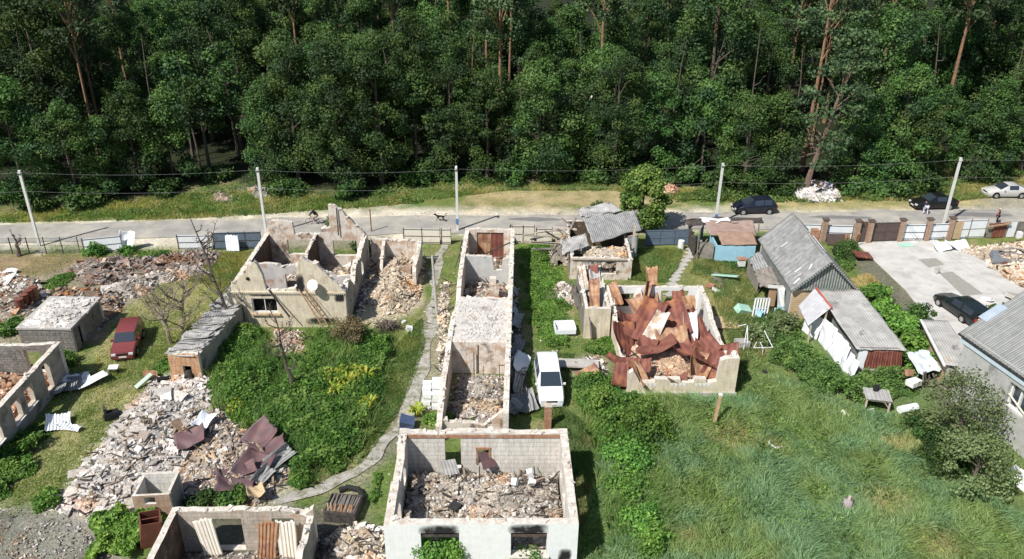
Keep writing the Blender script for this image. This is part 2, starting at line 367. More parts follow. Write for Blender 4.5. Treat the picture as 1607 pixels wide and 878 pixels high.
LIGHT = [(.58, .55, .50), (.66, .63, .59), (.48, .44, .38), (.40, .35, .30), (.60, .52, .42), (.30, .27, .24), (.70, .68, .65)]
TAN = [(.58, .50, .38), (.66, .58, .46), (.50, .41, .30), (.62, .56, .47), (.42, .33, .24)]
PINK = [(.58, .38, .27), (.66, .46, .34), (.50, .30, .20), (.68, .54, .42), (.44, .26, .18)]
GREY = [(.34, .32, .29), (.22, .20, .18), (.46, .43, .39), (.12, .11, .10), (.30, .24, .18), (.55, .52, .48)]
MIXR = [(.50, .46, .40), (.36, .30, .24), (.20, .16, .13), (.10, .09, .08), (.42, .25, .15), (.62, .59, .54), (.30, .17, .11)]
def pile(name, label, cat, pg, hmax, n, size, cols, seed, parent=None, base=(.40, .36, .31), edge=1.2, z0=0., rough=.25, z=0., flat=.5, tilt=.7, mound=True):
    rng = RNG(seed); c = np.mean(pg, 0); mb = MB(); q = np.array(pg)
    ex = max(np.ptp(q[:, 0]), np.ptp(q[:, 1]))
    def hf(x, y): return hmax*np.clip(sdist(x, y, pg)/edge, 0, 1)**.7*(.35+.9*fbm(x, y, 2.2, seed))+z0
    if mound:
        lo, hi = q.min(0), q.max(0); k = int(np.clip(ex/.16, 16, 110))
        gx, gy = np.meshgrid(np.linspace(lo[0], hi[0], k), np.linspace(lo[1], hi[1], k), indexing='ij')
        sd = sdist(gx, gy, pg); Z = hf(gx, gy)+(RNG(seed+1).random(gx.shape)-.5)*rough*.5*(sd > 0)-.06
        V = np.stack([gx-c[0], gy-c[1], Z], -1).reshape(-1, 3)
        i, j = np.meshgrid(np.arange(k-1), np.arange(k-1), indexing='ij'); i = i.ravel(); j = j.ravel()
        Fs = np.stack([i*k+j, (i+1)*k+j, (i+1)*k+j+1, i*k+j+1], 1)
        keep = (sd.ravel()[Fs] > 0).all(1); Fs = Fs[keep]
        if len(Fs): mb.add(V, Fs, 0, np.array(base)*(.75+.35*rng.random((len(Fs), 1)))*(.65+.7*vnoise(V[Fs[:, 0], 0]+c[0], V[Fs[:, 0], 1]+c[1], .9, seed+8))[:, None])
    p = inpoly(pg, n, rng); kp = (vnoise(p[:, 0], p[:, 1], 1.1, seed+21) > .38) | (rng.random(n) < .3); p = p[kp]; n = len(p); S = (size[0]+(size[1]-size[0])*rng.random(n)**5)*.72
    nb = int(n*.012) if size[1] > .3 else 0; S[:nb] = S[:nb]*0+size[1]*(.8+.7*rng.random(nb))
    rg = (.80+.42*vnoise(p[:, 0], p[:, 1], 1.6, seed+31))[:, None]; tn = np.clip((vnoise(p[:, 0], p[:, 1], 1.3, seed+33)-.68)*4, 0, 1)[:, None]; rg = rg*(1-tn)+rg*tn*np.array([1.05, .72, .48])
    chunks(mb, p[:, 0]-c[0], p[:, 1]-c[1], hf(p[:, 0], p[:, 1])-.02+S*(.25*rng.random(n)-.15), S, cols, rng, flat, tilt, .025 if mound and z == 0 else 0, rg, nb)
    if parent is not None:
        o = mb.build(name, rubblem, parent, loc=(c[0], c[1], z)); o['kind'] = 'stuff'; return o
    return tag(mb.build(name, rubblem, loc=(c[0], c[1], z)), label, cat, kind='stuff')
# ------------------------------------------------------------ foliage
def leaves(mb, C, R, per, ls, cols, rng, up=.35, sq=.8, shade=None):
    """leaf-sized faces around clump centres C (n,3), radius R (n)"""
    n = len(C)*per; idx = np.repeat(np.arange(len(C)), per)
    d = rng.normal(size=(n, 3)); d /= np.linalg.norm(d, axis=1)[:, None]
    r = (1.22*rng.random(n)**.5)[:, None]
    pos = C[idx]+d*r*np.asarray(R)[idx][:, None]*np.array([1, 1, sq])
    nr = d*.6+rng.normal(size=(n, 3))*.55+np.array([0, 0, up]); nr /= np.linalg.norm(nr, axis=1)[:, None]
    t = np.cross(nr, rng.normal(size=(n, 3))); t /= np.linalg.norm(t, axis=1)[:, None]; b = np.cross(nr, t)
    s = ls*(.6+.8*rng.random(n))[:, None]
    V = np.stack([pos-t*s*.5, pos+b*s*.38-t*s*.02, pos+t*s*.55+nr*s*.1, pos-b*s*.38], 1).reshape(-1, 3)
    Fs = np.arange(n*4).reshape(n, 4)
    cols = np.array(cols); cc = cols[rng.integers(0, len(cols), len(C))][idx]*(.7+.6*rng.random((n, 1)))
    mb.add(V, Fs, 0, cc)
DG = [(.042, .082, .030), (.056, .104, .034), (.074, .126, .038), (.038, .072, .034), (.092, .145, .044)]
MG = [(.052, .105, .030), (.070, .130, .035), (.040, .085, .028), (.085, .150, .040)]
BG = [(.11, .21, .045), (.14, .25, .05), (.09, .18, .04), (.17, .27, .06)]
OG = [(.15, .20, .09), (.175, .225, .105), (.135, .18, .08), (.19, .24, .115)]
PG = [(.060, .092, .045), (.080, .115, .054), (.048, .074, .038)]
def branchy(mb, rng, h, r0, targets, lean=(0, 0), start=.3, bend=.25, mi=0):
    top = Vector((lean[0], lean[1], h)); pts = [Vector((0, 0, -.1))]; k = 6
    for i in range(1, k+1): t = i/k; pts.append(Vector((lean[0]*t**1.3+rng.normal()*bend*.3*t, lean[1]*t**1.3+rng.normal()*bend*.3*t, h*t)))
    mb.tube(pts, [r0*1.25]+[r0*(1-.8*i/k) for i in range(1, k+1)], 7, mi)
    for c in targets:
        c = Vector(c); t = max(start, min(.92, (c.z/h)*.8)); i = t*k; a = pts[int(i)].lerp(pts[min(k, int(i)+1)], i-int(i))
        mid = a.lerp(c, .5)+Vector((0, 0, (c-a).length*.08))
        mb.tube([a, mid, c], [r0*.38*(1-t*.5), r0*.22, r0*.08], 5, mi, caps=False)
def tree(name, label, cat, loc, h, z0, r, ncl, per, ls, cols, seed, group=None, r0=.25, lean=(0, 0), clr=1.1, bk=None, leafm=None, taper=.5, sq=.8, limbs=12):
    rng = RNG(seed); T = thing(name, label, cat, (*loc, 0), 0, group)
    z = z0+(h-z0)*rng.random(ncl); f = (z-z0)/(h-z0)
    prof = np.sin(np.pi*np.clip(.14+.82*f, 0, 1))**.6*(1-taper*.5*f)
    a = rng.random(ncl)*6.28; rr = r*prof*(.45+.62*np.sqrt(rng.random(ncl)))*(.82+.35*vnoise(a*1.3+seed, z*.5, 1., seed % 50))
    C = np.stack([rr*np.cos(a)+lean[0]*f, rr*np.sin(a)+lean[1]*f, z], 1); R = clr*(.6+.7*rng.random(ncl))
    mb = MB(); leaves(mb, C, R, per, ls, cols, rng, sq=sq); mb.build('crown', leafm or leaf, T)
    tb = MB(); branchy(tb, rng, h*.9, r0, C[:limbs], lean); tb.build('trunk', bk or bark, T)
    return T
def baretree(name, label, loc, h, seed, r0=.12, spread=2.2, n=9, lean=(0, 0), mat=None, group=None, sub=5):
    rng = RNG(seed); T = thing(name, label, 'bare tree', (*loc, 0), 0, group); mb = MB(); lb = MB()
    k = 6; pts = [Vector((lean[0]*(i/k)**1.2+rng.normal()*.05, lean[1]*(i/k)**1.2+rng.normal()*.05, h*.8*i/k)) for i in range(k+1)]
    mb.tube(pts, [r0*(1.2-.95*i/k) for i in range(k+1)], 6)
    for j in range(n):
        t = .2+.75*rng.random(); i = t*k; a = pts[int(i)].lerp(pts[min(k, int(i)+1)], i-int(i)); an = rng.random()*6.28
        L = spread*(.5+.7*rng.random())*(1.1-t*.6); e = a+Vector((cos(an)*L, sin(an)*L, L*(.5+.9*rng.random())))
        mid = a.lerp(e, .5)+Vector((cos(an)*.2, sin(an)*.2, -.15)); lb.tube([a, mid, e], [r0*.45, r0*.28, r0*.08], 5, caps=False)
        for s in range(sub):
            q = mid.lerp(e, rng.random()); w = Vector((rng.normal(), rng.normal(), rng.random()+.3)).normalized()*L*(.3+.3*rng.random())
            lb.tube([q, q+w*.5+Vector((0, 0, .05)), q+w], [r0*.16, r0*.1, r0*.05], 4, caps=False)
    mb.build('trunk', mat or deadbark, T); lb.build('branches', mat or deadbark, T); return T
def shrub(name, label, loc, r, h, seed, cols=MG, n=16, per=90, ls=.16, group=None, cat='shrub', leafm=None, wide=1.):
    rng = RNG(seed); T = thing(name, label, cat, (*loc, 0), 0, group)
    a = rng.random(n)*6.28; rr = r*.8*np.sqrt(rng.random(n)); z = h*(.25+.55*rng.random(n))*(1-.5*(rr/r)**2)
    C = np.stack([rr*np.cos(a)*wide, rr*np.sin(a), z], 1); R = r*.32*(.7+.6*rng.random(n))
    mb = MB(); leaves(mb, C, R, per, ls, cols, rng); mb.build('foliage', leafm or leaf, T)
    sb = MB()
    for c in C[:8]: sb.tube([(0, 0, -.05), (c[0]*.5, c[1]*.5, c[2]*.6), tuple(c)], [.05, .035, .015], 5, caps=False)
    sb.build('stems', bark, T); return T
def weeds(name, label, pg, n, hmax, ls, cols, seed, sc=1.6, cat='weeds', hmin=.1, accent=None):
    rng = RNG(seed); p = inpoly(pg, n, rng); c = np.mean(pg, 0)
    sd = sdist(p[:, 0], p[:, 1], pg); keep = sd > 1.5*(vnoise(p[:, 0], p[:, 1], 1.3, 3)-.25)*(.5+vnoise(p[:, 0], p[:, 1], .35, 8)); p = p[keep]; sd = sd[keep]
    h = (hmin+(hmax-hmin)*np.clip((fbm(p[:, 0], p[:, 1], sc, seed, 3)-.28)*2.1, 0, 1.3)*(.6+.8*vnoise(p[:, 0], p[:, 1], .55, seed+2)))*np.clip(sd/.7, .3, 1)
    m = len(p); z = h*(.45+.55*rng.random(m))
    nr = rng.normal(size=(m, 3))*.6+np.array([0, 0, .8]); nr /= np.linalg.norm(nr, axis=1)[:, None]
    t = np.cross(nr, rng.normal(size=(m, 3))); t /= np.linalg.norm(t, axis=1)[:, None]; b = np.cross(nr, t); s = (ls*(.5+.9*rng.random(m)))[:, None]
    pos = np.stack([p[:, 0]-c[0], p[:, 1]-c[1], z], 1)
    V = np.stack([pos-t*s*.5, pos+b*s*.35, pos+t*s*.6, pos-b*s*.35], 1).reshape(-1, 3)
    cols = np.array(cols); ki = np.clip((vnoise(p[:, 0], p[:, 1], 1.1, seed+5)*1.5-.25+.3*(rng.random(m)-.5))*len(cols), 0, len(cols)-1).astype(int)
    cc = cols[ki]*(.7+.6*rng.random((m, 1)))
    if accent:
        for (ax, ay, ar, ac) in accent: k = (np.hypot(p[:, 0]-ax, p[:, 1]-ay) < ar) & (rng.random(m) < .35); cc[k] = ac
    mb = MB(); mb.add(V, np.arange(m*4).reshape(m, 4), 0, cc)
    return tag(mb.build(name, weedm, loc=(c[0], c[1], 0)), label, cat, kind='stuff')
def blades(name, label, p, h, w, colf, seed, sw=2.5, cat='grass', curl=.8):
    rng = RNG(seed); m = len(p); H = h*(.5+rng.random(m)) if np.isscalar(h) else h*(.6+.8*rng.random(m))
    an = vnoise(p[:, 0], p[:, 1], sw, seed)*7+vnoise(p[:, 0], p[:, 1], sw*.3, seed+9)*4+rng.normal(size=m)*.9; ln = curl*(.3+vnoise(p[:, 0], p[:, 1], sw*.7, seed+1))*(.5+rng.random(m))
    fa = rng.random(m)*3.14; wx, wy = np.cos(fa)*w/2, np.sin(fa)*w/2
    c = p.mean(0); x, y = p[:, 0]-c[0], p[:, 1]-c[1]; z = np.full(m, -.01)
    mx, my = x+np.cos(an)*ln*H*.3, y+np.sin(an)*ln*H*.3; tx, ty = x+np.cos(an)*ln*H, y+np.sin(an)*ln*H; tz = H/np.sqrt(1+ln**2*.6)
    V = np.stack([np.stack([x-wx, y-wy, z], 1), np.stack([x+wx, y+wy, z], 1), np.stack([mx+wx*.8, my+wy*.8, tz*.6], 1), np.stack([tx, ty, tz], 1), np.stack([mx-wx*.8, my-wy*.8, tz*.6], 1)], 1).reshape(-1, 3)
    mb = MB(); mb.add(V, np.arange(m*5).reshape(m, 5), 0, colf*(.7+.6*rng.random((m, 1))))
    return tag(mb.build(name, grassm, loc=(c[0], c[1], 0)), label, cat, kind='stuff')
def sheet(parent, name, c, w, l, rot, curl, mat, seed, amp=.12, corr=0., uvs=1., label=None, twist=0.):
    """a bent sheet of metal or slate, centre c, Euler rot"""
    rng = RNG(seed); M = np.array(Euler(rot).to_matrix()); ph = rng.random(4)*6
    def fn(u, v):
        x = (u-.5)*w; y = (v-.5)*l
        cz = np.abs(u+.5*v-.2-.13*ph[3])+.8*np.abs(v-.6*u-.1*ph[0]); z = curl*.55*((u-.5)**2*4-.3)+curl*.55*(cz-.7)+amp*.7*np.sin(3.1*u+ph[0])*np.sin(2.7*v+ph[1])+amp*.35*np.sin(9*u+6*v+ph[2])+twist*(u-.5)*(v-.5)*4+corr*np.sin(x*2*pi/.18)
        # torn corners
        x = x*(1-.05*np.sin(5*v+ph[3])*abs(u-.5)*2)+.22*(ph[1]/3-1)*y*.5; y = y*(1-.04*np.sin(7*u+ph[2])*abs(v-.5)*2)+.04*np.sin(23*u+ph[0])*(v > .9)
        q = np.stack([x, y, z], 1)@M.T+np.array(c); return q[:, 0], q[:, 1], q[:, 2]
    n = int(w/.045) if corr else 12
    mb = MB().grid(fn, max(16, n), 16, uvs=w)
    o = mb.build(name, mat, parent, smooth=18)
    md = o.modifiers.new('t', 'SOLIDIFY'); md.thickness = .012
    if label: o['label'] = label
    return o
# ============================================================ THE SETTING
ROADC = [P(x, y) for x, y in [(-420, 378), (-150, 372), (0, 366.5), (200, 363), (420, 357), (700, 353), (900, 350), (1100, 347), (1300, 346), (1450, 343), (1600, 340.5), (1800, 336), (2200, 326)]]
def resamp(pts, step=1.):
    out = []
    for (a, b) in zip(pts[:-1], pts[1:]):
        L = math.hypot(b[0]-a[0], b[1]-a[1]); k = max(1, int(L/step))
        out += [(a[0]+(b[0]-a[0])*i/k, a[1]+(b[1]-a[1])*i/k) for i in range(k)]
    return out+[pts[-1]]
def strip(name, pts, w, mat, z, wv=.25, seed=3, step=.8, kind='structure', holes=0):
    pts = resamp(pts, step); mb = MB(); V = []; n = len(pts)
    W = w if hasattr(w, '__call__') else (lambda i: w)
    for i, p in enumerate(pts):
        a = pts[max(0, i-1)]; b = pts[min(n-1, i+1)]; d = Vector((b[0]-a[0], b[1]-a[1])).normalized(); nn = Vector((-d.y, d.x))
        l = W(i)/2+wv*(vnoise(p[0], p[1], 1.7, seed)-.5)*2; r = W(i)/2+wv*(vnoise(p[0]+50, p[1], 1.7, seed)-.5)*2
        V += [(p[0]-nn.x*r, p[1]-nn.y*r, z), (p[0], p[1], z+.02), (p[0]+nn.x*l, p[1]+nn.y*l, z)]
    Fs = np.array([(i*3+k, i*3+3+k, i*3+4+k, i*3+1+k) for i in range(n-1) for k in (0, 1)])[:, ::1]
    Fs = Fs[:, [0, 1, 2, 3]]
    mb.add(V, Fs, 0, (1, 1, 1)); return tag(mb.build(name, mat), kind=kind)
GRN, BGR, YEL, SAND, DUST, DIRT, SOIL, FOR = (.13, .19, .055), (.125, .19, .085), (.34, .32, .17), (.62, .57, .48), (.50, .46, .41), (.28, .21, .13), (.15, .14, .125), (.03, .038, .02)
PATCH = [  # (outline in the photograph, colour, blend width m)
 ([(1330, 400), (1372, 400), (1480, 520), (1560, 600), (1560, 640), (1480, 640), (1440, 560)], (.17, .155, .13), .5),
 ([(880, 690), (930, 690), (960, 800), (1000, 900), (860, 900), (900, 800)], (.23, .21, .11), 1.2),
 ([(1330, 750), (1400, 730), (1470, 770), (1440, 830), (1360, 820)], (.34, .28, .13), 1.),
 ([(1060, 650), (1200, 640), (1260, 720), (1190, 760), (1080, 720)], (.16, .19, .08), 1.5),
 ([(1370, 690), (1450, 690), (1440, 712), (1370, 705)], (.32, .27, .14), .5),
 ([(1430, 840), (1520, 830), (1560, 870), (1450, 890)], (.30, .28, .10), 1.),
 ([(250, 440), (345, 420), (350, 470), (262, 560), (235, 600), (190, 690), (120, 760), (40, 790), (-60, 820), (-60, 760), (60, 700), (120, 650), (150, 560), (180, 510)], YEL, 1.),
 ([(300, 400), (400, 390), (400, 430), (320, 450), (270, 440)], (.25, .22, .09), .8),
 ([(-80, 398), (125, 398), (140, 415), (110, 460), (-80, 490)], DIRT, .8),
 ([(120, 410), (300, 395), (320, 425), (250, 450), (200, 480), (150, 535), (20, 545), (-60, 545), (-60, 480)], (.33, .28, .23), .6),
 ([(-80, 800), (90, 785), (190, 830), (185, 920), (-80, 920)], (.26, .25, .23), .8),
 ([(75, 800), (120, 740), (200, 640), (235, 600), (270, 585), (340, 590), (325, 650), (440, 700), (450, 790), (330, 805), (260, 800), (180, 830)], DUST, .5),
 ([(565, 372), (668, 372), (664, 470), (645, 495), (600, 520), (560, 500)], (.52, .45, .35), .4),
 ([(640, 380), (680, 385), (660, 410), (636, 415)], GRN, .4),
 ([(676, 470), (705, 470), (700, 560), (668, 640), (645, 700), (575, 740), (560, 820), (600, 900), (440, 900), (470, 830), (560, 750), (620, 660)], (.30, .27, .22), .6),
 ([(940, 400), (1090, 385), (1120, 420), (1130, 560), (1190, 560), (1170, 480), (1200, 420), (1100, 440), (1000, 440)], (.22, .23, .09), 1.),
 ([(1100, 440), (1150, 430), (1170, 490), (1140, 540), (1105, 500)], (.27, .24, .11), .7),
 ([(840, 555), (960, 560), (960, 600), (880, 610)], (.30, .27, .22), .6),
 ([(-500, 374), (0, 347), (250, 343), (600, 326), (800, 327), (960, 328), (1060, 329), (1600, 322), (2200, 310), (2200, 350), (1600, 355), (1100, 362), (700, 372), (300, 388), (0, 392), (-500, 400)], SAND, 1.1),
 ([(1500, 300), (1607, 290), (1800, 285), (1800, 330), (1560, 335), (1480, 320)], (.34, .31, .26), 1.5),
 ([(740, 300), (960, 296), (1060, 318), (960, 330), (740, 325)], (.42, .34, .20), 2.5),
 ([(1160, 318), (1400, 315), (1540, 290), (1540, 320), (1400, 330), (1160, 330)], (.40, .34, .17), 1.2),
 ([(1480, 262), (1607, 258), (1607, 290), (1500, 290)], (.24, .26, .07), 2.),
 ([(415, 371), (580, 371), (580, 392), (415, 392)], (.27, .25, .19), .4),
 ([(290, 805), (520, 795), (560, 820), (600, 830), (600, 900), (250, 900)], (.12, .11, .10), .5),
 ([(320, 300), (380, 296), (400, 330), (330, 320)], (.40, .33, .26), .8),
]
def ground():
    xs = np.concatenate([np.array([-2500, -1200, -600, -350, -220, -150, -110, -85, -70]), np.arange(-60, 66.01, .28), np.array([75, 90, 115, 150, 220, 350, 600, 1200, 2500])])
    ys = np.concatenate([np.array([-1500, -600, -200, -80, -20, 5, 18]), np.arange(24, 100.01, .28), np.array([105, 112, 120, 135, 150, 180, 220, 300, 450, 800, 1500, 3000])])
    X, Y = np.meshgrid(xs, ys, indexing='ij'); x, y = X.ravel(), Y.ravel()
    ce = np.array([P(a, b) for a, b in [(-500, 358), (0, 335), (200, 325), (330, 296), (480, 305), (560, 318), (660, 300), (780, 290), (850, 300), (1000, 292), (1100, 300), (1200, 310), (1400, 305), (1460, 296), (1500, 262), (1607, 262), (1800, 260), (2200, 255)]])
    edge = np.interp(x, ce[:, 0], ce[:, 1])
    c = np.empty((len(x), 3)); n1 = fbm(x, y, 5, 2)[:, None]; n2 = fbm(x, y, 1.3, 9)[:, None]
    n3 = fbm(x, y, 1.6, 41)[:, None]; c[:] = np.array(GRN)*(.7+.6*n1)
    k3 = np.clip((n3-.52)*6, 0, 1)*.75; c = c*(1-k3)+np.array((.30, .26, .15))*k3
    br = np.clip((n1-.5)*5, 0, 1); c = c*(1-br*.5)+np.array((.20, .19, .07))*br*.5
    fl = (x > 3) & (y < 52); k = np.clip((x-2)/4, 0, 1)[:, None]*np.clip((54-y)/6, 0, 1)[:, None]
    m = np.clip((fbm(x, y, 6, 31)[:, None]-.35)*3, 0, 1); f2 = np.array(BGR)*(1-m)+np.array((.15, .19, .055))*m
    c = c*(1-k)+f2*k
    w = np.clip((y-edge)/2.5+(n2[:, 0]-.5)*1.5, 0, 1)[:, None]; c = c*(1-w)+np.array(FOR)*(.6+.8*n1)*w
    for pg, col, bw in PATCH:
        W = poly(pg); sd = sdist(x, y, W)+(n2[:, 0]-.5)*bw*2.4
        a = np.clip(sd/bw*.5+.5, 0, 1)[:, None]; cc = np.array(col)
        a = a*(1. if col == SAND else .85)
        c = c*(1-a)+cc*(.72+.56*n2)*a
    rc = np.array(ROADC); yr = np.interp(x, rc[:, 0], rc[:, 1]); drv = np.abs(y-yr)
    dr = sdist(x, y, poly(DRIVE)); flat = np.clip((drv-2)/2, 0, 1)*np.clip(-dr/.8, 0, 1)
    z = ((fbm(x, y, 3, 5)-.5)*.16+np.clip(y-edge, 0, 3)*.12*(y < 130))*flat-.02*(1-flat)
    z = np.where((np.abs(x) > 90) | (y > 110) | (y < 20), 0.2*(y > 110), z)
    V = np.stack([x, y, z], 1); ny = len(ys)
    i, j = np.meshgrid(np.arange(len(xs)-1), np.arange(ny-1), indexing='ij'); i = i.ravel(); j = j.ravel()
    Fs = np.stack([i*ny+j, (i+1)*ny+j, (i+1)*ny+j+1, i*ny+j+1], 1)
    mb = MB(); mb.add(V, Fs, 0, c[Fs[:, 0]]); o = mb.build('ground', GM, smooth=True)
    at = o.data.attributes.new('GCol', 'FLOAT_COLOR', 'POINT'); at.data.foreach_set('color', np.concatenate([c, np.ones((len(c), 1))], 1).astype(np.float32).ravel())
    return tag(o, kind='structure')
DRIVE = [(1342, 381), (1470, 377), (1490, 392), (1548, 389), (1575, 420), (1620, 447), (1640, 480), (1575, 492), (1572, 512), (1620, 560), (1560, 600), (1503, 560), (1420, 455)]
def gmat():
    M = NT('ground_cover'); tc = M.n('ShaderNodeTexCoord').outputs['Object']
    a = M.n('ShaderNodeAttribute', attribute_name='GCol').outputs['Color']
    n = M.ramp(M.noise(tc, 4., 8, .85), .36, .64); n2 = M.ramp(M.noise(tc, .9, 5, .7), .35, .65)
    c = M.mix(1., a, M.mix(n, (.55, .55, .55), (1.35, 1.35, 1.3)), 'MULTIPLY'); c = M.mix(1., c, M.mix(n2, (.85, .86, .9), (1.12, 1.1, 1.02)), 'MULTIPLY')
    M.l(c, M.b.inputs['Base Color']); M.b.inputs['Roughness'].default_value = 1.; M.b.inputs['Specular IOR Level'].default_value = .1
    b = M.n('ShaderNodeBump'); b.inputs['Strength'].default_value = .8; b.inputs['Distance'].default_value = .1; M.l(M.noise(tc, 7., 5, .75), b.inputs['Height']); M.l(b.outputs[0], M.b.inputs['Normal'])
    return M.m
GM = gmat(); ground()
asph = pm('old_asphalt', (.27, .258, .235), (.34, .325, .295), .9, c3=(.46, .425, .36), s3=.3, t3=(.45, .68), bump=.25, bsc=20)
sandm = pm('sandy_verge', (.50, .45, .37), (.62, .57, .48), 1.2, c3=(.40, .36, .29), s3=.5, t3=(.5, .75), bump=.4, bsc=12)
strip('road', ROADC, 4.5, asph, .03, .42)
# faint wheel-worn dusty strip along the far edge and patches on the asphalt
pd = pm('asphalt_patch', (.17, .165, .16), (.20, .195, .19), 2., bump=.2)
mb = MB(); 
for (x, y, w, l, s) in [(840, 345, 2.6, .8, 1), (1320, 342, 3., .7, 2), (1540, 338, 3.2, 1., 3)]:
    c = P(x, y); k = 22; r = RNG(s); mb.add([(c[0]+w*cos(t*6.283/k)*(.85+.3*r.random()), c[1]+l*.6*sin(t*6.283/k)*(.8+.4*r.random()), .056) for t in range(k)], [tuple(range(k))])
tag(mb.build('road_patch', pd), kind='structure')
# concrete yard behind the brick gate
mb = MB(); W = poly(DRIVE); c = np.mean(W, 0); mb.slab((0, 0, .035), (1, 0, 0), (0, 1, 0), .15, [[tuple(p) for p in W]])
tag(mb.build('concrete_yard', paleconc), kind='structure')
mb = MB()
def lineb(a, b, w, z=.041):
    a, b = P(*a), P(*b); L = math.hypot(b[0]-a[0], b[1]-a[1]); mb.box(((a[0]+b[0])/2, (a[1]+b[1])/2, z), (L, w, .006), atan2(b[1]-a[1], b[0]-a[0]))
for a, b in [((1468, 396), (1555, 398)), ((1474, 412), (1532, 414)), ((1484, 398), (1580, 463)), ((1530, 462), (1578, 462)), ((1510, 400), (1590, 440))]: lineb(a, b, .07)
tag(mb.build('yard_joint', concrete), kind='structure')
mb = MB()
for q in ([(1441, 408), (1469, 406), (1482, 416), (1457, 421)], [(1474, 430), (1494, 427), (1543, 462), (1512, 466)]):
    mb.slab((0, 0, .047), (1, 0, 0), (0, 1, 0), .01, [[tuple(p) for p in poly(q)]])
tag(mb.build('gravel_bed', pm('dark_gravel_bed', (.26, .25, .22), (.36, .35, .31), 9., bump=.7)), kind='structure')
# concrete path beside the long ruin, curving to the lower left
PATHC = [P(*q) for q in [(697, 385), (692, 400), (684, 430), (679, 470), (676, 510), (668, 550), (662, 590), (640, 650), (600, 705), (560, 745), (500, 772), (440, 790)]]
strip('garden_path', PATHC, lambda i: .82, pm('cracked_path', (.29, .27, .24), (.43, .41, .37), 2.6, c3=(.17, .17, .10), s3=1.8, t3=(.5, .62), bump=.7), .045, .34, 8, .35)
def steppers():
    r = RNG(4); pts = [P(*q) for q in [(1084, 392), (1083, 398), (1081, 404), (1076, 410), (1071, 416), (1067, 422), (1063, 428), (1060, 434), (1058, 440), (1055, 447), (1053, 455), (1051, 463)]]
    first = None
    for i, p in enumerate(pts):
        if first is None:
            first = tag(MB().box((0, 0, .035), (.85, .72, .07), .1, jit=.1, rng=r).build('stepping_slab', concrete), 'pale square concrete slab in the curving garden path by the blue fence gate', 'paving slab', 'stepping slabs of the garden path'); o = first
        else: o = dup(first)
        o.location = (p[0], p[1], .0); o.rotation_euler = (0, 0, r.random()*.4)
steppers()
# ============================================================ RUINED HOUSES
# ---- white block house in the foreground
T = thing('ruined_house', 'roofless white painted block house in the foreground with two scorched front windows', 'ruined house', (-6.0, 29.75, 0), radians(1.2))
W_, D_ = 9.35, 7.45
M3 = [whitebrick, whiteblock, topmort]
wall(T, 'front_wall', (0, 0), (W_, 0), 3.0, M3, .42, [(1.75, .95, 3.6, 2.45), (6.1, .95, 7.85, 2.45)], amp=.06, seed=3, step=.25)
wall(T, 'side_wall', (W_, 0), (W_, D_), 3.0, M3, .42, [(2.3, 1.1, 3.9, 2.5), (4.6, 1.1, 5.6, 2.5)], amp=.08, seed=4, inset=(.42, .42), label='right-hand side wall with two window openings')
wall(T, 'back_wall', (W_, D_), (0, D_), [(0, 3.05), (2.2, 3.0), (5.9, 3.1), (7.2, 2.95), (W_, 3.1)], M3, .42, [(5.95, .5, 6.85, 2.72), (4.35, .95, 4.95, 1.95)], amp=.08, seed=5)
wall(T, 'side_wall', (0, D_), (0, 0), [(0, 3.0), (1.2, 3.0), (1.5, 2.5), (3.4, 2.6), (3.8, 2.95), (D_-.84, 3.0)], M3, .42, [(1.3, 1., 2.3, 2.3), (3.9, .6, 5.2, 2.1)], amp=.1, seed=6, inset=(.42, .42), label='left-hand side wall with broken top course')
mb = MB()
for (a, b, c, d) in [((.43, D_-.44, 2.86), (W_-.44, D_-.44, 2.86), .06, .13)]:
    mb.box(((a[0]+b[0])/2, a[1]-.012, a[2]), (b[0]-a[0], .03, .22))
mb.box((4.65, D_-.47, 2.0), (.09, .08, .1)); mb.build('brick_course', redbrick, T)
mb = MB()
for (x, z, w, h) in [(4.43-.16+.0, 1.45, .12, 1.25)]: pass
for (x, z, w, h) in [(4.34, 1.45, .10, 1.1), (5.06, 1.45, .10, 1.1), (4.70, 2.02, .84, .12)]: mb.box((W_-x, D_-.445, z), (w, .05, h))
mb.build('niche_surround', redbrick, T)
for x in (1.75, 6.1):
    w = MB(); w.box((x+.92, .2, 2.2), (1.84, .3, .12)); w.box((x+.92, .12, .93), (1.9, .5, .07)); w = None; MB().box((x+.92, .2, 2.2), (1.84, .3, .12)).build('lintel_beam', charwood if x < 4 else burnt, T); MB().box((x+.92, .12, .93), (1.9, .5, .07)).build('window_sill', topmort, T)
pile('rubble_fill', None, None, [(-5.45, 30.3), (2.85, 30.5), (2.72, 36.6), (-5.6, 36.45)], .95, 9500, (.05, .30), [(.46, .43, .39), (.36, .32, .28), (.54, .52, .49), (.24, .21, .18), (.44, .38, .31), (.58, .56, .54), (.36, .29, .24)], 11, parent=T, edge=2.2, base=(.44, .40, .34), z0=.45, rough=.4)
bpy.context.view_layer.update()
o = [c for c in T.children if c.name.startswith('rubble_fill')][0]; o.matrix_parent_inverse = T.matrix_world.inverted()
for (px, py, s, rx, ry, rz, lb) in [(706, 735, (.9, .9, .05), .5, .2, .5, 'grey board leaning in the doorway of the white block house'), (765, 722, (.85, 1.0, .06), .9, .1, .6, 'red-brown panel standing in the rubble of the white block house'), (713, 795, (.7, .5, .03), .2, .1, 1.1, 'dark grey sheet lying in the rubble of the white block house')]:
    p = P(px, py, 1.3); col = {'g': slate2, 'r': purplesheet, 'd': darkmetal}[lb[0]]
    tag(MB().box((0, 0, 0), s, rot=(rx, ry, rz)).build('debris_board', col, loc=(p[0], p[1], 1.35)), lb, 'board')
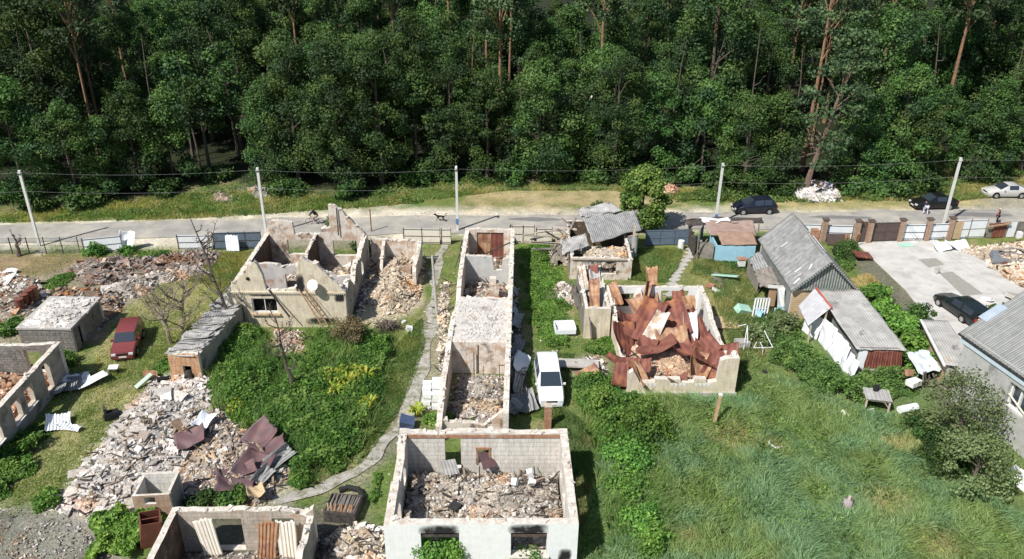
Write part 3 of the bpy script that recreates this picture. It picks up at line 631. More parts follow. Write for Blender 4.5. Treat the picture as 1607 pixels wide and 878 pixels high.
for i, (px, py, lb) in enumerate([(835, 758, 'white broken block on the rubble right of centre in the white block house'), (832, 745, 'tall white block fragment behind its twin in the white block house'), (808, 758, 'small white block left of the pair in the block house rubble')]):
    p = P(px, py, 1.4); tag(MB().box((0, 0, 0), (.42, .3, .3), rot=(.4, .3+i, i*.7), jit=.1, rng=RNG(i)).build('white_block', white, loc=(p[0], p[1], 1.45)), lb, 'block')
p = P(752, 752, 1.2); tag(MB().tube([(0, 0, -.3), (.03, 0, .9)], .03).build('steel_rod', darkmetal, loc=(*p, 1.2)), 'thin dark rod upright in the middle of the block house rubble', 'rod')

# ---- long narrow ruin in the middle
T = thing('ruined_house', 'long narrow roofless ruin with concrete deck between its rooms and rusty garage door', 'ruined house', (-4.45, 39.9, 0), radians(-.6))
L_ = 26.9; Wd = 4.35; M3 = [cream_pl, cream_pl, topmort]; MI = [pm('pale_render', (.50, .48, .44), (.60, .57, .53), 2., c3=(.3, .25, .2), s3=1.2, t3=(.6, .74)), cream_pl, topmort]
wall(T, 'side_wall', (Wd, 0), (Wd, L_), [(0, 2.2), (2, 2.5), (4, 2.7), (13, 2.65), (L_-.3, 2.7)], MI, .34, amp=.2, step=.22, seed=21, inset=(0, .3), label='right-hand long wall')
wall(T, 'side_wall', (0, L_), (0, 0), [(0, 2.65), (8, 2.6), (9.5, 2.3), (11, 1.3), (13, 1.7), (16, 2.5), (19, 2.6), (21, 2.2), (23.5, 2.3), (25, 1.7), (L_-.3, 1.2)], MI, .34, [(16.6, .8, 17.6, 1.8)], amp=.22, step=.2, seed=22, inset=(.3, 0), label='left-hand long wall, broken down in places')
wall(T, 'front_wall', (.34, .6), (Wd-.34, .6), [(0, 1.15), (2.0, 1.05), (2.5, .9), (3.0, 1.4), (3.67, 2.)], M3, .3, amp=.15, step=.2, seed=23, label='low broken front wall')
wall(T, 'cross_wall', (.34, 7.7), (Wd-.34, 7.7), 2.5, [cream_pl, cream_pl, topmort], .3, amp=.1, seed=24, holes=[(1.75, .0, 1.83, 2.3)])
wall(T, 'cross_wall', (.34, 14.1), (Wd-.34, 14.1), 2.45, [cream_pl, cream_pl, topmort], .3, amp=.1, seed=25, holes=[(.1, .3, .15, 1.)])
wall(T, 'cross_wall', (.34, 21.4), (Wd-.34, 21.4), [(0, 2.6), (2.2, 2.5), (2.4, 1.3), (3., 1.3), (3.1, 2.3), (3.67, 2.5)], [pm('grey_whitewash', (.42, .43, .42), (.52, .52, .50), 1.5, c3=(.2, .2, .2), s3=1.), burnt, topmort], .3, amp=.1, seed=26)
wall(T, 'road_wall', (Wd, L_), (0, L_), 2.75, [cream_pl, cream_pl, topmort], .3, [(.95, .0, 3.35, 2.45)], amp=.08, seed=27)
MB().slab((.33, 7.98, 2.46), (1, 0, 0), (0, 1, 0), .18, [rag([(0, 0), (3.7, 0), (3.7, 6.15), (0, 6.2)], .0, .5, 3)]).build('concrete_deck', deckmat, T)
g = MB().box((1.6, L_-.16, 1.2), (1.16, .05, 2.35), 0).build('garage_door_leaf', rustor, T); g['label'] = 'pale rusted left leaf of the garage door'
g = MB().box((2.8, L_-.16, 1.2), (1.16, .05, 2.35), 0).build('garage_door_leaf', rust, T); g['label'] = 'dark rusted right leaf of the garage door'
mb = MB().box((2.85, 18.2, .9), (.75, .9, 1.8), .05, jit=.1, rng=RNG(2)); mb.box((2.75, 18.1, 2.), (.5, .5, .5)); mb.build('stove_chimney', cream_pl, T)
mb = MB(); mb.box((1.85, 7.5, .9), (.06, .06, 1.8)); mb.box((2.5, 7.1, .5), (.04, .04, 1.)); mb.box((3.6, 6.9, .6), (.05, .05, 1.3)); mb.box((3.8, 6.9, 1.23), (.4, .05, .05)); mb.build('standing_pipe', darkmetal, T)
def inside(T, name, x0, y0, x1, y1, *a, **k):
    o = T.matrix_world if False else None
    c, s = cos(T.rotation_euler[2]), sin(T.rotation_euler[2])
    pg = [(T.location[0]+x*c-y*s, T.location[1]+x*s+y*c) for x, y in ((x0, y0), (x1, y0), (x1, y1), (x0, y1))]
    r = pile(name, None, None, pg, *a, parent=T, **k)
    bpy.context.view_layer.update(); r.matrix_parent_inverse = T.matrix_world.inverted(); return r
inside(T, 'rubble_fill', .36, .9, Wd-.36, 7.7, .35, 1300, (.06, .3), GREY+LIGHT, 31, base=(.36, .33, .3))
inside(T, 'rubble_fill', .36, 14.4, Wd-.36, 21.4, .7, 1500, (.07, .5), LIGHT+MIXR, 32, base=(.36, .33, .3))
inside(T, 'rubble_fill', .36, 21.7, Wd-.36, 26.5, .6, 800, (.07, .4), MIXR+LIGHT, 33, base=(.30, .25, .2))
inside(T, 'rubble_fill', .4, 8.0, Wd-.4, 14.0, .05, 170, (.03, .13), LIGHT, 34, base=(.55, .52, .48), z0=.0, z=2.48)
mb = MB().box((0, 0, 0), (1.05, .55, .5)); 
tag(mb.build('rusty_box', rustor, loc=(-1.55, 56.6, .95)), 'orange rusty metal box lying in the middle room of the long ruin', 'metal box')
mb = MB(); r = RNG(12)
for i in range(9): mb.tube([(r.random()*1.3-.3, r.random()*1.6, .1), (r.random()*1.5, r.random()*2+.5, 1.2+r.random())], .04, 5)
tag(mb.build('charred_poles', charwood, loc=(-4.6, 62.6, .3)), 'tangle of charred poles in the left corner of the garage room', 'poles')
tag(MB().tube([(-3.5, 61.8, 1.9), (-.2, 63.7, 2.75)], .06, 5).build('long_rod', darkmetal), 'long dark rod lying across the walls of the garage room', 'rod')
# stack of white blocks at its corner
T = thing('block_stack', 'stack of pale foam concrete blocks beside the left wall of the long ruin', 'block stack', (*P(678, 640), 0), .05)
r = RNG(5); first = None
for k in range(5):
    for i in range(2):
        for j in range(3):
            if k == 4 and (i == 0 or j == 0): continue
            o = MB().box((0, 0, 0), (.56, .42, .27), jit=.03, rng=r).build('block', white, T) if first is None else first.copy()
            if first is None: first = o
            else: COL.objects.link(o); o.parent = T
            o.location = (i*.6-.3+r.normal()*.03, j*.62+r.normal()*.05, .15+k*.285); o.rotation_euler = (0, 0, r.normal()*.08)

# ---- gabled cream brick house, left of centre
T = thing('ruined_house', 'burnt-out cream brick house with broken gable and satellite dish on its front', 'ruined house', (-21.1, 53.65, 0), radians(.6))
Wd, D_ = 8.75, 11.0; M3 = [cream, burnt, topmort]
gable = [(0, 3.0), (.0, 3.02), (2.3, 5.45), (2.55, 5.2), (2.8, 4.4), (2.95, 3.15), (3.5, 3.05), (5.0, 3.15), (5.25, 3.4), (5.3, 4.8), (5.65, 5.55), (5.85, 5.8), (6.1, 5.5), (6.8, 5.25), (7.2, 4.75), (8.2, 3.7), (8.6, 3.25), (Wd, 3.0)]
creamf = pm('sooty_cream_brick', (.66, .58, .45), (.78, .70, .57), 1.2, brick=(.25, .085, (.80, .78, .74), .88), c3=(.42, .33, .24), s3=1.3, t3=(.58, .74), soot=[(2.6, 2.75, 1.0, .2), (5.5, 3.6, .35, .9), (6.9, .5, 1.3, .35), (8.3, 2.6, .4, .5)])
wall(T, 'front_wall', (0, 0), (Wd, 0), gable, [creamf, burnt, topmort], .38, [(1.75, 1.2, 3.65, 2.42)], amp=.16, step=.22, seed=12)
mb = MB(); mb.box((Wd/2, -.045, 2.95), (Wd+.1, .09, .12))
for i in range(58): mb.box((.08+i*.15, -.04, 2.84), (.07, .08, .1))
mb.build('dentil_band', cream, T)
MB().tube([(1.72, -.06, 4.05), (1.72, .1, 4.05)], .13, 12).build('vent_hole_disc', dark, T)  # black disc stands in for the dark of the round vent hole
frame(T, 'window_frame', (0, 0), (1, 0), 1.75, 1.22, 3.65, 2.42, white, .07, .08, 1)
MB().box((2.7, -.08, 1.12), (2.2, .2, .12)).build('window_sill', orangeboard, T)
MB().box((2.6, .55, 1.8), (1.7, .02, 1.3)).build('dark_room_sheet', dark, T)  # black sheet stands in for the unlit room behind the window
wall(T, 'side_wall', (Wd, 0), (Wd, D_), [(0, 3.0), (.5, 2.6), (1.2, 3.1), (2.0, 2.9), (3.2, 1.7), (3.6, 1.9), (4.2, 2.6), (5.4, 2.9), (6.5, 2.5), (8., 2.9), (D_-.76, 3.0)], [darkstucco, burnt, topmort], .38, [(1.2, 1.1, 1.9, 2.3), (6.7, .8, 7.5, 2.2)], amp=.22, step=.25, seed=41, inset=(.38, .38), label='ragged right-hand side wall')  # outer face takes a darker stucco to paint in its shade
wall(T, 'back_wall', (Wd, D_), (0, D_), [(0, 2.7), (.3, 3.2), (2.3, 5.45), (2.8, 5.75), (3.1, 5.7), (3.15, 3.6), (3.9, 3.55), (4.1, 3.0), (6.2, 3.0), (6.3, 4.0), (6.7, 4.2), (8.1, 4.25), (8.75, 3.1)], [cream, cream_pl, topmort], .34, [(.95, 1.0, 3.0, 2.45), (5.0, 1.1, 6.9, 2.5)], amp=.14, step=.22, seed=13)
wall(T, 'side_wall', (0, D_), (0, 0), 3.0, [cream, burnt, topmort], .38, amp=.06, seed=42, inset=(.34, .38), label='straight left-hand side wall')  # inner face coloured dark for the shade on its sunless side
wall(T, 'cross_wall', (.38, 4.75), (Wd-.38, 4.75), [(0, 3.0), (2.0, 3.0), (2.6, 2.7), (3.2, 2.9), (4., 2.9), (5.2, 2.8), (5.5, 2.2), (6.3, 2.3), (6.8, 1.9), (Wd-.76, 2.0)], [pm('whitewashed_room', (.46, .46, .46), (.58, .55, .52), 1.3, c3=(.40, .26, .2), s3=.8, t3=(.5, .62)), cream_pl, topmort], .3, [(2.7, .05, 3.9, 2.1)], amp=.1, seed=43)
wall(T, 'partition_wall', (4.5, 5.05), (4.5, D_-.34), [(0, 1.6), (1.0, 2.3), (2.2, 3.0), (5.6, 3.0)], [burnt, burnt, topmort], .25, amp=.1, seed=44)  # dark faces paint in the partition's shade
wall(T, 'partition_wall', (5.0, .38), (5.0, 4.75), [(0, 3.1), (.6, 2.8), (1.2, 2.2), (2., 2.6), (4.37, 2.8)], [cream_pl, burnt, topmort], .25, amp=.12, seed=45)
d = MB(); d.grid(lambda u, v: (.42*u*np.cos(v*2*pi), .42*u*np.sin(v*2*pi), .11*u**2), 4, 20)
d = d.build('satellite_dish', white, T, smooth=True); d.location = (6.55, -.42, 3.75); d.rotation_euler = (radians(62), 0, radians(-12))
dm = d.modifiers.new('t', 'SOLIDIFY'); dm.thickness = .02
MB().tube([(6.5, 0, 3.5), (6.55, -.36, 3.7)], .03).tube([(6.55, -.36, 3.3), (6.5, -.85, 3.72)], .015).build('dish_arm', darkmetal, T)
MB().tube([(6.35, D_-.5, 3.0), (6.35, D_-.45, 5.5)], .05).build('flue_pipe', darkmetal, T)
inside(T, 'rubble_fill', .4, .4, Wd-.4, 4.7, .5, 900, (.08, .4), MIXR+LIGHT, 46, base=(.3, .25, .2))
inside(T, 'rubble_fill', .4, 5.1, Wd-.4, D_-.4, .7, 1400, (.08, .45), TAN+LIGHT+MIXR, 47, base=(.36, .3, .25))
# leaning ladder, planks and rods on the front
def planks(name, lb, cat, loc, segs, w, mat, parent=None):
    mb = MB()
    for a, b in segs:
        a, b = Vector(a), Vector(b); d = b-a; e = d.to_track_quat('Y', 'Z').to_euler(); mb.box(tuple((a+b)/2), (w, d.length, w*.35), rot=e)
    return tag(mb.build(name, mat, loc=loc), lb, cat)
q = P(497, 500); T = thing('ladder', 'brown wooden ladder leaning against the cream gable house below the dish', 'ladder', (-13.7, 52.7, 0), 0)
a0, b0 = Vector((0, 0, 0)), Vector((-2.0, .85, 3.3)); side = Vector((.40, .10, 0))
for s in (0, 1): d = b0-a0; MB().box(tuple((a0+b0)/2+side*s), (.07, d.length, .07), rot=d.to_track_quat('Y', 'Z').to_euler()).build('rail', rawwood, T)
mb = MB()
for i in range(11): p = a0.lerp(b0, (i+.7)/12); mb.tube([p, p+side], .025, 5)
mb.build('rungs', rawwood, T)
planks('leaning_plank', 'grey plank leaning beside the ladder on the cream gable house', 'plank', (-17.8, 53.5, 0), [((1.35, -.45, 1.2), (-.1, .05, 3.2))], .15, charwood)
planks('leaning_pole', 'thin pole leaning right of the ladder on the cream gable house', 'pole', (-13.1, 52.9, 0), [((.2, 0, .1), (-1.7, .6, 2.9))], .07, rawwood)
planks('leaning_pole', 'thin dark pole leaning left of the window on the cream gable house', 'pole', (-20.3, 53.5, 0), [((1.0, -.3, 1.7), (-.1, .05, 2.8))], .07, charwood)

# courtyard wall right of the gable house
T = thing('courtyard_wall', 'scorched cream courtyard wall joining the gable house, with end pillar', 'wall', (-12.3, 65.0, 0), 0)
wall(T, 'wall_panel', (0, 0), (4.4, 0), [(0, 2.4), (1, 2.3), (2., 2.2), (4.4, 2.25)], [cream_pl, cream_pl, topmort], .3, amp=.1, seed=51)
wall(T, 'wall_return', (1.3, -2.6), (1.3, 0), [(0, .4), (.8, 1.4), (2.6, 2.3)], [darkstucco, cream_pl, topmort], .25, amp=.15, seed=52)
wall(T, 'end_pillar', (4.4, -4.6), (4.4, .0), [(0, 1.6), (.5, 1.9), (3., 1.7), (4.6, 2.2)], [cream_pl, cream_pl, topmort], .3, amp=.25, seed=53)
mb = MB().box((0, 0, 0), (.8, .7, .7), jit=.15, rng=RNG(3)); tag(mb.build('brick_stove', redbrick, loc=(-10.3, 62.6, .4)), 'orange-red brick stove remnant in the courtyard beside the gable house', 'stove')
mb = MB().box((0, 0, 0), (.9, .9, 1.0), jit=.2, rng=RNG(4)).box((.1, 0, .6), (.6, .6, .3), jit=.1, rng=RNG(5)); tag(mb.build('brick_stove', pinkbrick, loc=(-8.9, 62.0, .5)), 'broken pale brick oven with black mouth by the courtyard pillar', 'stove')

# ---- house at the left edge
T = thing('ruined_house', 'roofless dark rendered ruin at the left edge with brick-filled interior and arched windows', 'ruined house', (-29.6, 36.5, 0), radians(1.6))
D_ = 10.1; X0 = -9.5
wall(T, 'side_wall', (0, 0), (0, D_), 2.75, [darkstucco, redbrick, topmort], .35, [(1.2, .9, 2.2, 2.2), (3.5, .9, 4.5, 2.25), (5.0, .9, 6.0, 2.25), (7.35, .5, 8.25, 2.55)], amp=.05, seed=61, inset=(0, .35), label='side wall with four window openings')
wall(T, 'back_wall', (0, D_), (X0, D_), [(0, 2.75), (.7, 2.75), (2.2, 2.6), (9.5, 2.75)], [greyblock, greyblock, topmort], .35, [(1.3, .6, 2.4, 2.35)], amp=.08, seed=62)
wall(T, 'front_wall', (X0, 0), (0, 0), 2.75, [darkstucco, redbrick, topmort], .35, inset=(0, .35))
mb = MB()
for s in (.9, 3.5, 5.0): mb.box((.03, s+.45+(.3 if s < 1 else .05), .86), (.14, 1.2, .08))
mb.build('window_sill', white, T)
for (a, b, c, d) in [(3.5, .9, 4.5, 2.25), (5.0, .9, 6.0, 2.25), (7.35, .5, 8.25, 2.55)]: frame(T, 'window_reveal', (0, 0), (0, 1), a, b, c, d, palewood, .07, .3, 0, off=.16)
inside(T, 'brick_rubble_fill', -9., .3, -.35, D_-.4, 1.3, 2600, (.08, .4), PINK+[(.42, .22, .13), (.5, .28, .16)], 63, base=(.4, .26, .17), edge=.5)

# ---- flat-roofed cinder block hut
T = thing('block_hut', 'low cinder block hut with pale rubble on its flat roof left of red car', 'hut', (-34.6, 49.6, 0), 0)
M3 = [greyblock, greyblock, topmort]
wall(T, 'front_wall', (0, 0), (3.7, 0), 1.9, M3, .25); wall(T, 'side_wall', (3.7, 0), (3.7, 4.6), 1.9, M3, .25, [(.7, 0, 1.35, 1.6)], inset=(.25, .25), label='side wall with dark doorway')
wall(T, 'back_wall', (3.7, 4.6), (0, 4.6), 1.9, M3, .25); wall(T, 'side_wall', (0, 4.6), (0, 0), 1.9, M3, .25, inset=(.25, .25))
MB().box((1.85, 2.3, 1.98), (3.85, 4.75, .14), jit=.05, rng=RNG(1)).build('roof_slab', concrete, T)
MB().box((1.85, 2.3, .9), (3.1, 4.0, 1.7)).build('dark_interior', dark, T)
inside(T, 'roof_rubble', .0, .0, 3.7, 4.6, .2, 480, (.05, .4), [(.72, .70, .67), (.66, .64, .61), (.55, .52, .49)], 64, base=(.68, .66, .63), z=2.04, edge=.8, flat=.3, tilt=.35)

# ---- narrow slate-roofed shed
T = thing('slate_shed', 'narrow ruined shed with a heaped slate roof and a broken brick end', 'shed', (-23.1, 46.85, 0), radians(-7))
M3 = [redbrick, redbrick, topmort]
wall(T, 'front_wall', (0, 0), (2.2, 0), [(0, 1.6), (1.2, 1.9), (2.2, 1.95)], [pm('orange_brick', (.50, .27, .14), (.60, .40, .26), 4., brick=(.25, .08, (.85, .8, .7), .7), c3=(.6, .52, .42), s3=1.5), redbrick, topmort], .25, [(.95, .1, 1.55, .9)], amp=.1, seed=66)
wall(T, 'side_wall', (2.2, 0), (2.2, 9.5), 1.8, [darkstucco, redbrick, topmort], .22, inset=(.25, 0)); wall(T, 'side_wall', (0, 9.5), (0, 0), 1.6, M3, .22, inset=(0, .25))
wall(T, 'back_wall', (2.2, 9.7), (0, 9.7), 1.7, M3, .2)
r = RNG(9)
for i in range(46):
    y = .3+i*.2; sheet(T, 'slate_sheet', (1.0+r.normal()*.12, y, 1.72+r.random()*.10), 1.9+r.random()*.5, .75, (radians(-6+r.normal()*6), radians(-4+r.normal()*4), r.normal()*.2), .04, slate if r.random() < .25 else slate2, i, .05, uvs=2)
bar = MB().tube([(0, -.35, 0), (0, .35, 0)], .27, 14).build('metal_drum', darkmetal, loc=(-21.75, 46.4, .3)); bar.rotation_euler = (0, 0, .3); tag(bar, 'grey metal drum lying at the brick end of the narrow slate shed', 'drum')

# ---- small brick outhouse, rusty cabinet
T = thing('brick_outhouse', 'small roofless brick outhouse with white inner walls at the rubble edge', 'outhouse', (-19.6, 32.9, 0), radians(4))
M3 = [pinkbrick, pm('white_tile_wall', (.60, .58, .54), (.7, .68, .65), 2., brick=(.6, .4, (.8, .8, .8), .95)), topmort]
wall(T, 'front_wall', (0, 0), (1.95, 0), [(0, 1.75), (1.9, 1.8)], M3, .14, [(.55, 1.2, 1.15, 1.65)])
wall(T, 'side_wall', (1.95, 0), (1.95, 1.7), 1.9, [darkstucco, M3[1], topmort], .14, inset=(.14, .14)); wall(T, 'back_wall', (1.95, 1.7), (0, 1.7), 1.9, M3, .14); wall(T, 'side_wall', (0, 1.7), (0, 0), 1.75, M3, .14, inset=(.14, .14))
T = thing('rusty_cabinet', 'open-topped dark red rusty steel cabinet tilted in the weeds', 'cabinet', (*P(236, 850), 0), radians(28)); T.rotation_euler = (radians(6), radians(9), radians(28))
for nm, c, d in [('front_panel', (0, -.45, .85), (.95, .03, 1.7)), ('back_panel', (0, .45, .85), (.95, .03, 1.7)), ('side_panel', (-.475, 0, .85), (.03, .87, 1.7)), ('side_panel', (.475, 0, .85), (.03, .87, 1.7)), ('cross_bar', (0, 0, 1.62), (.92, .05, .03)), ('bottom_plate', (0, 0, .03), (.92, .87, .03))]: MB().box(c, d).build(nm, rustdark, T)

# ---- bottom-left ruin
T = thing('ruined_house', 'roofless ruin cut by the bottom edge with corrugated sheets standing inside', 'ruined house', (-16.55, 25.6, 0), radians(1.5))
Wd = 7.0; D_ = 5.6; M3 = [cream_pl, burnt, topmort]; MB_ = [cream_pl, pm('patched_block_wall', (.46, .40, .33), (.56, .50, .44), 1.4, brick=(.5, .25, (.7, .66, .6), .85), c3=(.46, .24, .14), s3=1.1, t3=(.56, .68)), topmort]
wall(T, 'side_wall', (0, D_), (0, 0), 2.6, [darkstucco, burnt, topmort], .32, amp=.06, seed=71, inset=(.34, 0), label='left-hand side wall, dark inside')
wall(T, 'back_wall', (Wd, D_), (0, D_), [(0, 2.7), (.5, 2.4), (1.3, 2.65), (7.0, 2.6)], MB_, .34, [(1.0, .1, 2.1, 2.15), (3.6, .1, 5.2, 2.15)], amp=.15, seed=72)
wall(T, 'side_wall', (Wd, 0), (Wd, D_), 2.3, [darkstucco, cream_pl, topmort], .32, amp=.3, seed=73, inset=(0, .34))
wall(T, 'front_wall', (0, 0), (Wd, 0), 1.6, M3, .32, amp=.2, seed=74, inset=(.32, .32))
inside(T, 'rubble_fill', .4, .4, 6.6, 5.2, .5, 900, (.08, .4), LIGHT+GREY, 75, base=(.25, .23, .2))
for i, (x, y, w, mt, lb) in enumerate([(1.75, 4.95, .95, creamgate, 'cream corrugated sheet standing in the left room of the bottom ruin'), (4.75, 4.7, .95, rustor, 'orange rusty corrugated sheet beside the pale one in the bottom ruin'), (5.7, 4.75, .95, creamgate, 'pale streaked corrugated sheet, rightmost in the bottom ruin')]):
    c, s = cos(radians(1.5)), sin(radians(1.5)); o = sheet(None, 'corrugated_sheet', (0, 0, 0), w, 2.1, (radians(78), 0, radians(0)), .0, mt, i, .02, corr=.035, uvs=1.); o.location = (-16.55+x*c-y*s, 25.6+x*s+y*c, 1.2)
    if i == 0: o.rotation_euler = (0, radians(-10), 0)
    tag(o, lb, 'corrugated sheet')

# ---- wood box behind it
T = thing('wood_crate', 'charred open crate of split logs on the path edge beside the white block house', 'crate', (*P(540, 806), 0), radians(-6))
for c, d in [((0, -.7, .35), (1.7, .07, .7)), ((0, .7, .35), (1.7, .07, .7)), ((-.82, 0, .35), (.07, 1.33, .7)), ((.82, 0, .35), (.07, 1.33, .7))]: MB().box(c, d).build('side_board', charwood, T)
r = RNG(6); mb = MB()
for i in range(14): mb.tube([(-.7+i*.11, -.6, .62+r.random()*.1), (-.7+i*.11+r.normal()*.05, .55, .7+r.random()*.1)], .05+.02*r.random(), 6)
mb.build('split_logs', wood, T)
mb = MB()
for i in range(8): mb.tube([(-.6+i*.17, -.62, .66), (-.6+i*.17+r.normal()*.1, -.25, .84)], .055, 5)
mb.build('orange_kindling', rustor, T)
tag(MB().tube([(0, .1, .06), (.5, .3, .1), (1.1, .1, .12), (1.4, -.4, .1), (1.35, -1.2, .1)], .16, 10).build('black_pipe', tyre, loc=(*P(532, 775), .1)), 'thick black pipe curled round the charred log crate', 'pipe')

# ---- tumbledown slate-roofed cottage
T = thing('collapsed_cottage', 'half collapsed cottage with sagging grey slate roof under the green tree by the road', 'ruined cottage', (4.9, 62.4, 0), 0)
M3 = [cream_pl, burnt, topmort]
wall(T, 'side_wall', (0, 7.2), (0, 0), [(0, 2.3), (7.2, 2.0)], [wood, burnt, topmort], .2, amp=.1, seed=81, inset=(0, .2))
wall(T, 'front_wall', (0, 0), (5.2, 0), [(0, 1.9), (.9, 2.0), (4.2, 2.), (4.5, 1.8), (5.2, 1.9)], [cream_pl, burnt, topmort], .25, [(1.0, .5, 3.9, 1.65)], amp=.1, seed=82)
wall(T, 'side_wall', (5.2, 0), (5.2, 5.2), [(0, 1.9), (1.5, 2.1), (5.2, 2.2)], [cream_pl, burnt, topmort], .25, amp=.12, seed=83, inset=(.25, 0))
wall(T, 'back_wall', (6.4, 7.3), (0, 7.3), 2.4, M3, .25)
MB().box((5.75, 3.6, 1.9), (.2, .2, 3.0)).build('door_post', palewood, T)
MB().box((2.4, -.06, 1.93), (4.6, .14, .13)).build('lintel_beam', palewood, T)
inside(T, 'loft_rubble', 1.2, 1.2, 5.6, 3.4, .5, 500, (.1, .4), TAN+LIGHT, 84, base=(.45, .4, .33), z=1.5)
inside(T, 'rubble_fill', .3, .3, 5.0, 5.0, 1.2, 400, (.1, .5), TAN+GREY, 85, base=(.2, .17, .14))
def pslab(parent, name, pts3, mat, t=.05, seed=0, uvs=3, lift=0, jag=.12):
    """roof panel through four corner points: a b c d"""
    A = np.array(pts3, float); r = RNG(seed)
    def fn(u, v):
        p = (A[0][None]*((1-u)*(1-v))[:, None]+A[1][None]*(u*(1-v))[:, None]+A[2][None]*(u*v)[:, None]+A[3][None]*((1-u)*v)[:, None])
        e = (vnoise(u*9+seed, v*9, 1, 5)-.5)*jag; n = (u < .02) | (u > .98) | (v < .02) | (v > .98)
        p[:, 2] += (vnoise(u*4, v*4, 1, seed+3)-.5)*jag*1.3+lift; p[:, 1] += e*n*2; p[:, 0] += e*n*1.2; return p[:, 0], p[:, 1], p[:, 2]
    L = np.linalg.norm(A[1]-A[0])
    o = MB().grid(fn, 26, 20, uvs=L).build(name, mat, parent, smooth=40); m = o.modifiers.new('t', 'SOLIDIFY'); m.thickness = t; return o
def W3(T, px, py, z): q = P(px, py, z); return (q[0]-T.location[0], q[1]-T.location[1], z)
pslab(T, 'slate_roof', [W3(T, 930, 381, 2.6), W3(T, 1008, 361, 2.7), W3(T, 996, 330, 3.9), W3(T, 912, 336, 3.9)], slate, seed=2, jag=.12)
pslab(T, 'slate_roof_back', [W3(T, 912, 338, 3.95), W3(T, 975, 332, 3.95), W3(T, 960, 318, 4.1), W3(T, 905, 330, 3.6)], slate2, seed=4, jag=.35)
pslab(T, 'low_slate_roof', [W3(T, 883, 401, 2.1), W3(T, 925, 384, 2.3), W3(T, 918, 366, 2.9), W3(T, 880, 378, 2.6)], slate2, seed=5, jag=.25)
c = W3(T, 992, 385, 1.4); w = thing('window_unit', 'loose blue-glazed window leaning at the right corner of the collapsed cottage', 'window', (c[0]+4.9, c[1]+62.4, .15), radians(12))
frame(w, 'sash', (-.5, 0), (1, 0), 0, 0, 1.0, 2.2, palewood, .1, .1, 1, glass=pm('blue_pane', (.22, .32, .42), (.4, .47, .52), 2., rough=.2, bump=0), off=0)
first = None; r = RNG(8)
for i, (x, y, z, a, L) in enumerate([(2.6, 66.2, 2.3, .1, 3.4), (2.3, 65.4, 2.0, .25, 3.2), (3.0, 65.0, 2.2, .55, 3.6), (3.3, 66.6, 2.6, .4, 2.6), (4.6, 66.2, 3.1, -.6, 2.4), (3.6, 65.7, 2.5, .75, 2.8), (2.7, 64.8, 1.7, .35, 2.2), (4.9, 67., 3.2, -1.1, 2.2), (5.3, 66.5, 3.4, 1.3, 2.), (2.4, 66.8, 1.9, .6, 2.)]):
    lab = ['pale straight beam jutting farthest left from the collapsed cottage', 'pale beam below the topmost one at the collapsed cottage', 'long sloping pale beam at the left of the collapsed cottage'][i] if i < 3 else ['short pale timber lying under the slate roof edge of the collapsed cottage', 'pale timber crossing the others on the heap by the collapsed cottage', 'grey timber at steep angle on the heap by the collapsed cottage', 'lowest short grey timber beside the collapsed cottage', 'grey timber sticking toward the camera under the collapsed roof', 'grey timber pointing up beside the collapsed slate roof', 'rear grey timber nearest the road at the collapsed cottage'][i-3]
    o = MB().box((0, 0, 0), (L, .16, .12), jit=.04, rng=r).build('roof_timber', palewood if i < 5 else wood); o.location = (x, y, z); o.rotation_euler = (r.normal()*.1, radians(8+r.normal()*14), a)
    tag(o, lab, 'roof beam', 'fallen roof timbers at the collapsed cottage')
pile('timber_and_plaster_heap', 'splintered pale plaster and laths heaped on the left end of the collapsed cottage', 'rubble', [(3.2, 64.6), (6.4, 65.2), (6.6, 68.4), (3.4, 68.2)], 2.6, 700, (.08, .6), [(.6, .55, .48), (.45, .4, .34), (.3, .26, .22)], 86, edge=1.2, flat=.18, tilt=1.0, base=(.36, .32, .27))

# ---- house crushed under rusty roof sheets
T = thing('ruined_house', 'cream brick house ruin buried under crumpled rusty red roof sheets', 'ruined house', (7.75, 45.2, 0), radians(1.0))
Wd, D_ = 7.1, 10.9; M3 = [cream, cream_pl, topmort]
wall(T, 'front_wall', (0, 0), (Wd, 0), [(0, 1.7), (.25, 1.9), (.6, 1.3), (.75, .95), (1.7, 1.0), (1.75, 1.25), (3.4, 1.25), (3.45, 1.0), (4.3, 1.0), (4.35, 1.3), (5.1, 1.25), (5.15, .95), (5.8, 1.1), (5.9, 2.7), (6.2, 2.85), (Wd, 2.9)], M3, .4)
mb = MB()
for x0 in (.8, 2.75, 4.35):
    for k in range(4): mb.slab((x0+k*.27, -.012, .68), (1, 0, 0), (0, 0, 1), .02, [[(0, .25), (.135, 0), (.27, .25)]])
mb.build('zigzag_trim', white, T)
MB().box((Wd/2, -.06, .12), (Wd+.2, .18, .3), jit=.03, rng=RNG(2)).build('plinth', concrete, T)
wall(T, 'side_wall', (Wd, 0), (Wd, D_), [(0, 2.9), (.4, 2.8), (1.0, 1.9), (4., 1.7), (6.5, 2.0), (7.6, 2.5), (D_-.3, 2.6)], [cream, white, topmort], .36, [(8., 1., 8.9, 2.2)], amp=.15, seed=91, inset=(.4, .3))
wall(T, 'back_wall', (Wd, D_), (-.3, D_), 2.65, [cream, white, topmort], .3, [(1.1, .6, 3.2, 2.35), (5.3, 1.0, 6.2, 2.1)], amp=.06, seed=92)
wall(T, 'side_wall', (-.3, D_), (0, 0), [(0, 2.6), (2.2, 2.2), (4., 1.4), (7, .8), (10.2, 1.6)], M3, .36, amp=.25, seed=93, inset=(.3, .4))
wall(T, 'cross_wall', (2.3, 7.6), (2.3, D_), [(0, 1.8), (3.3, 2.6)], [white, white, topmort], .25, inset=(0, .3))
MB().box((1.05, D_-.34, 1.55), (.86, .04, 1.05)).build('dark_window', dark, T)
A = [cream, cream_pl, topmort]
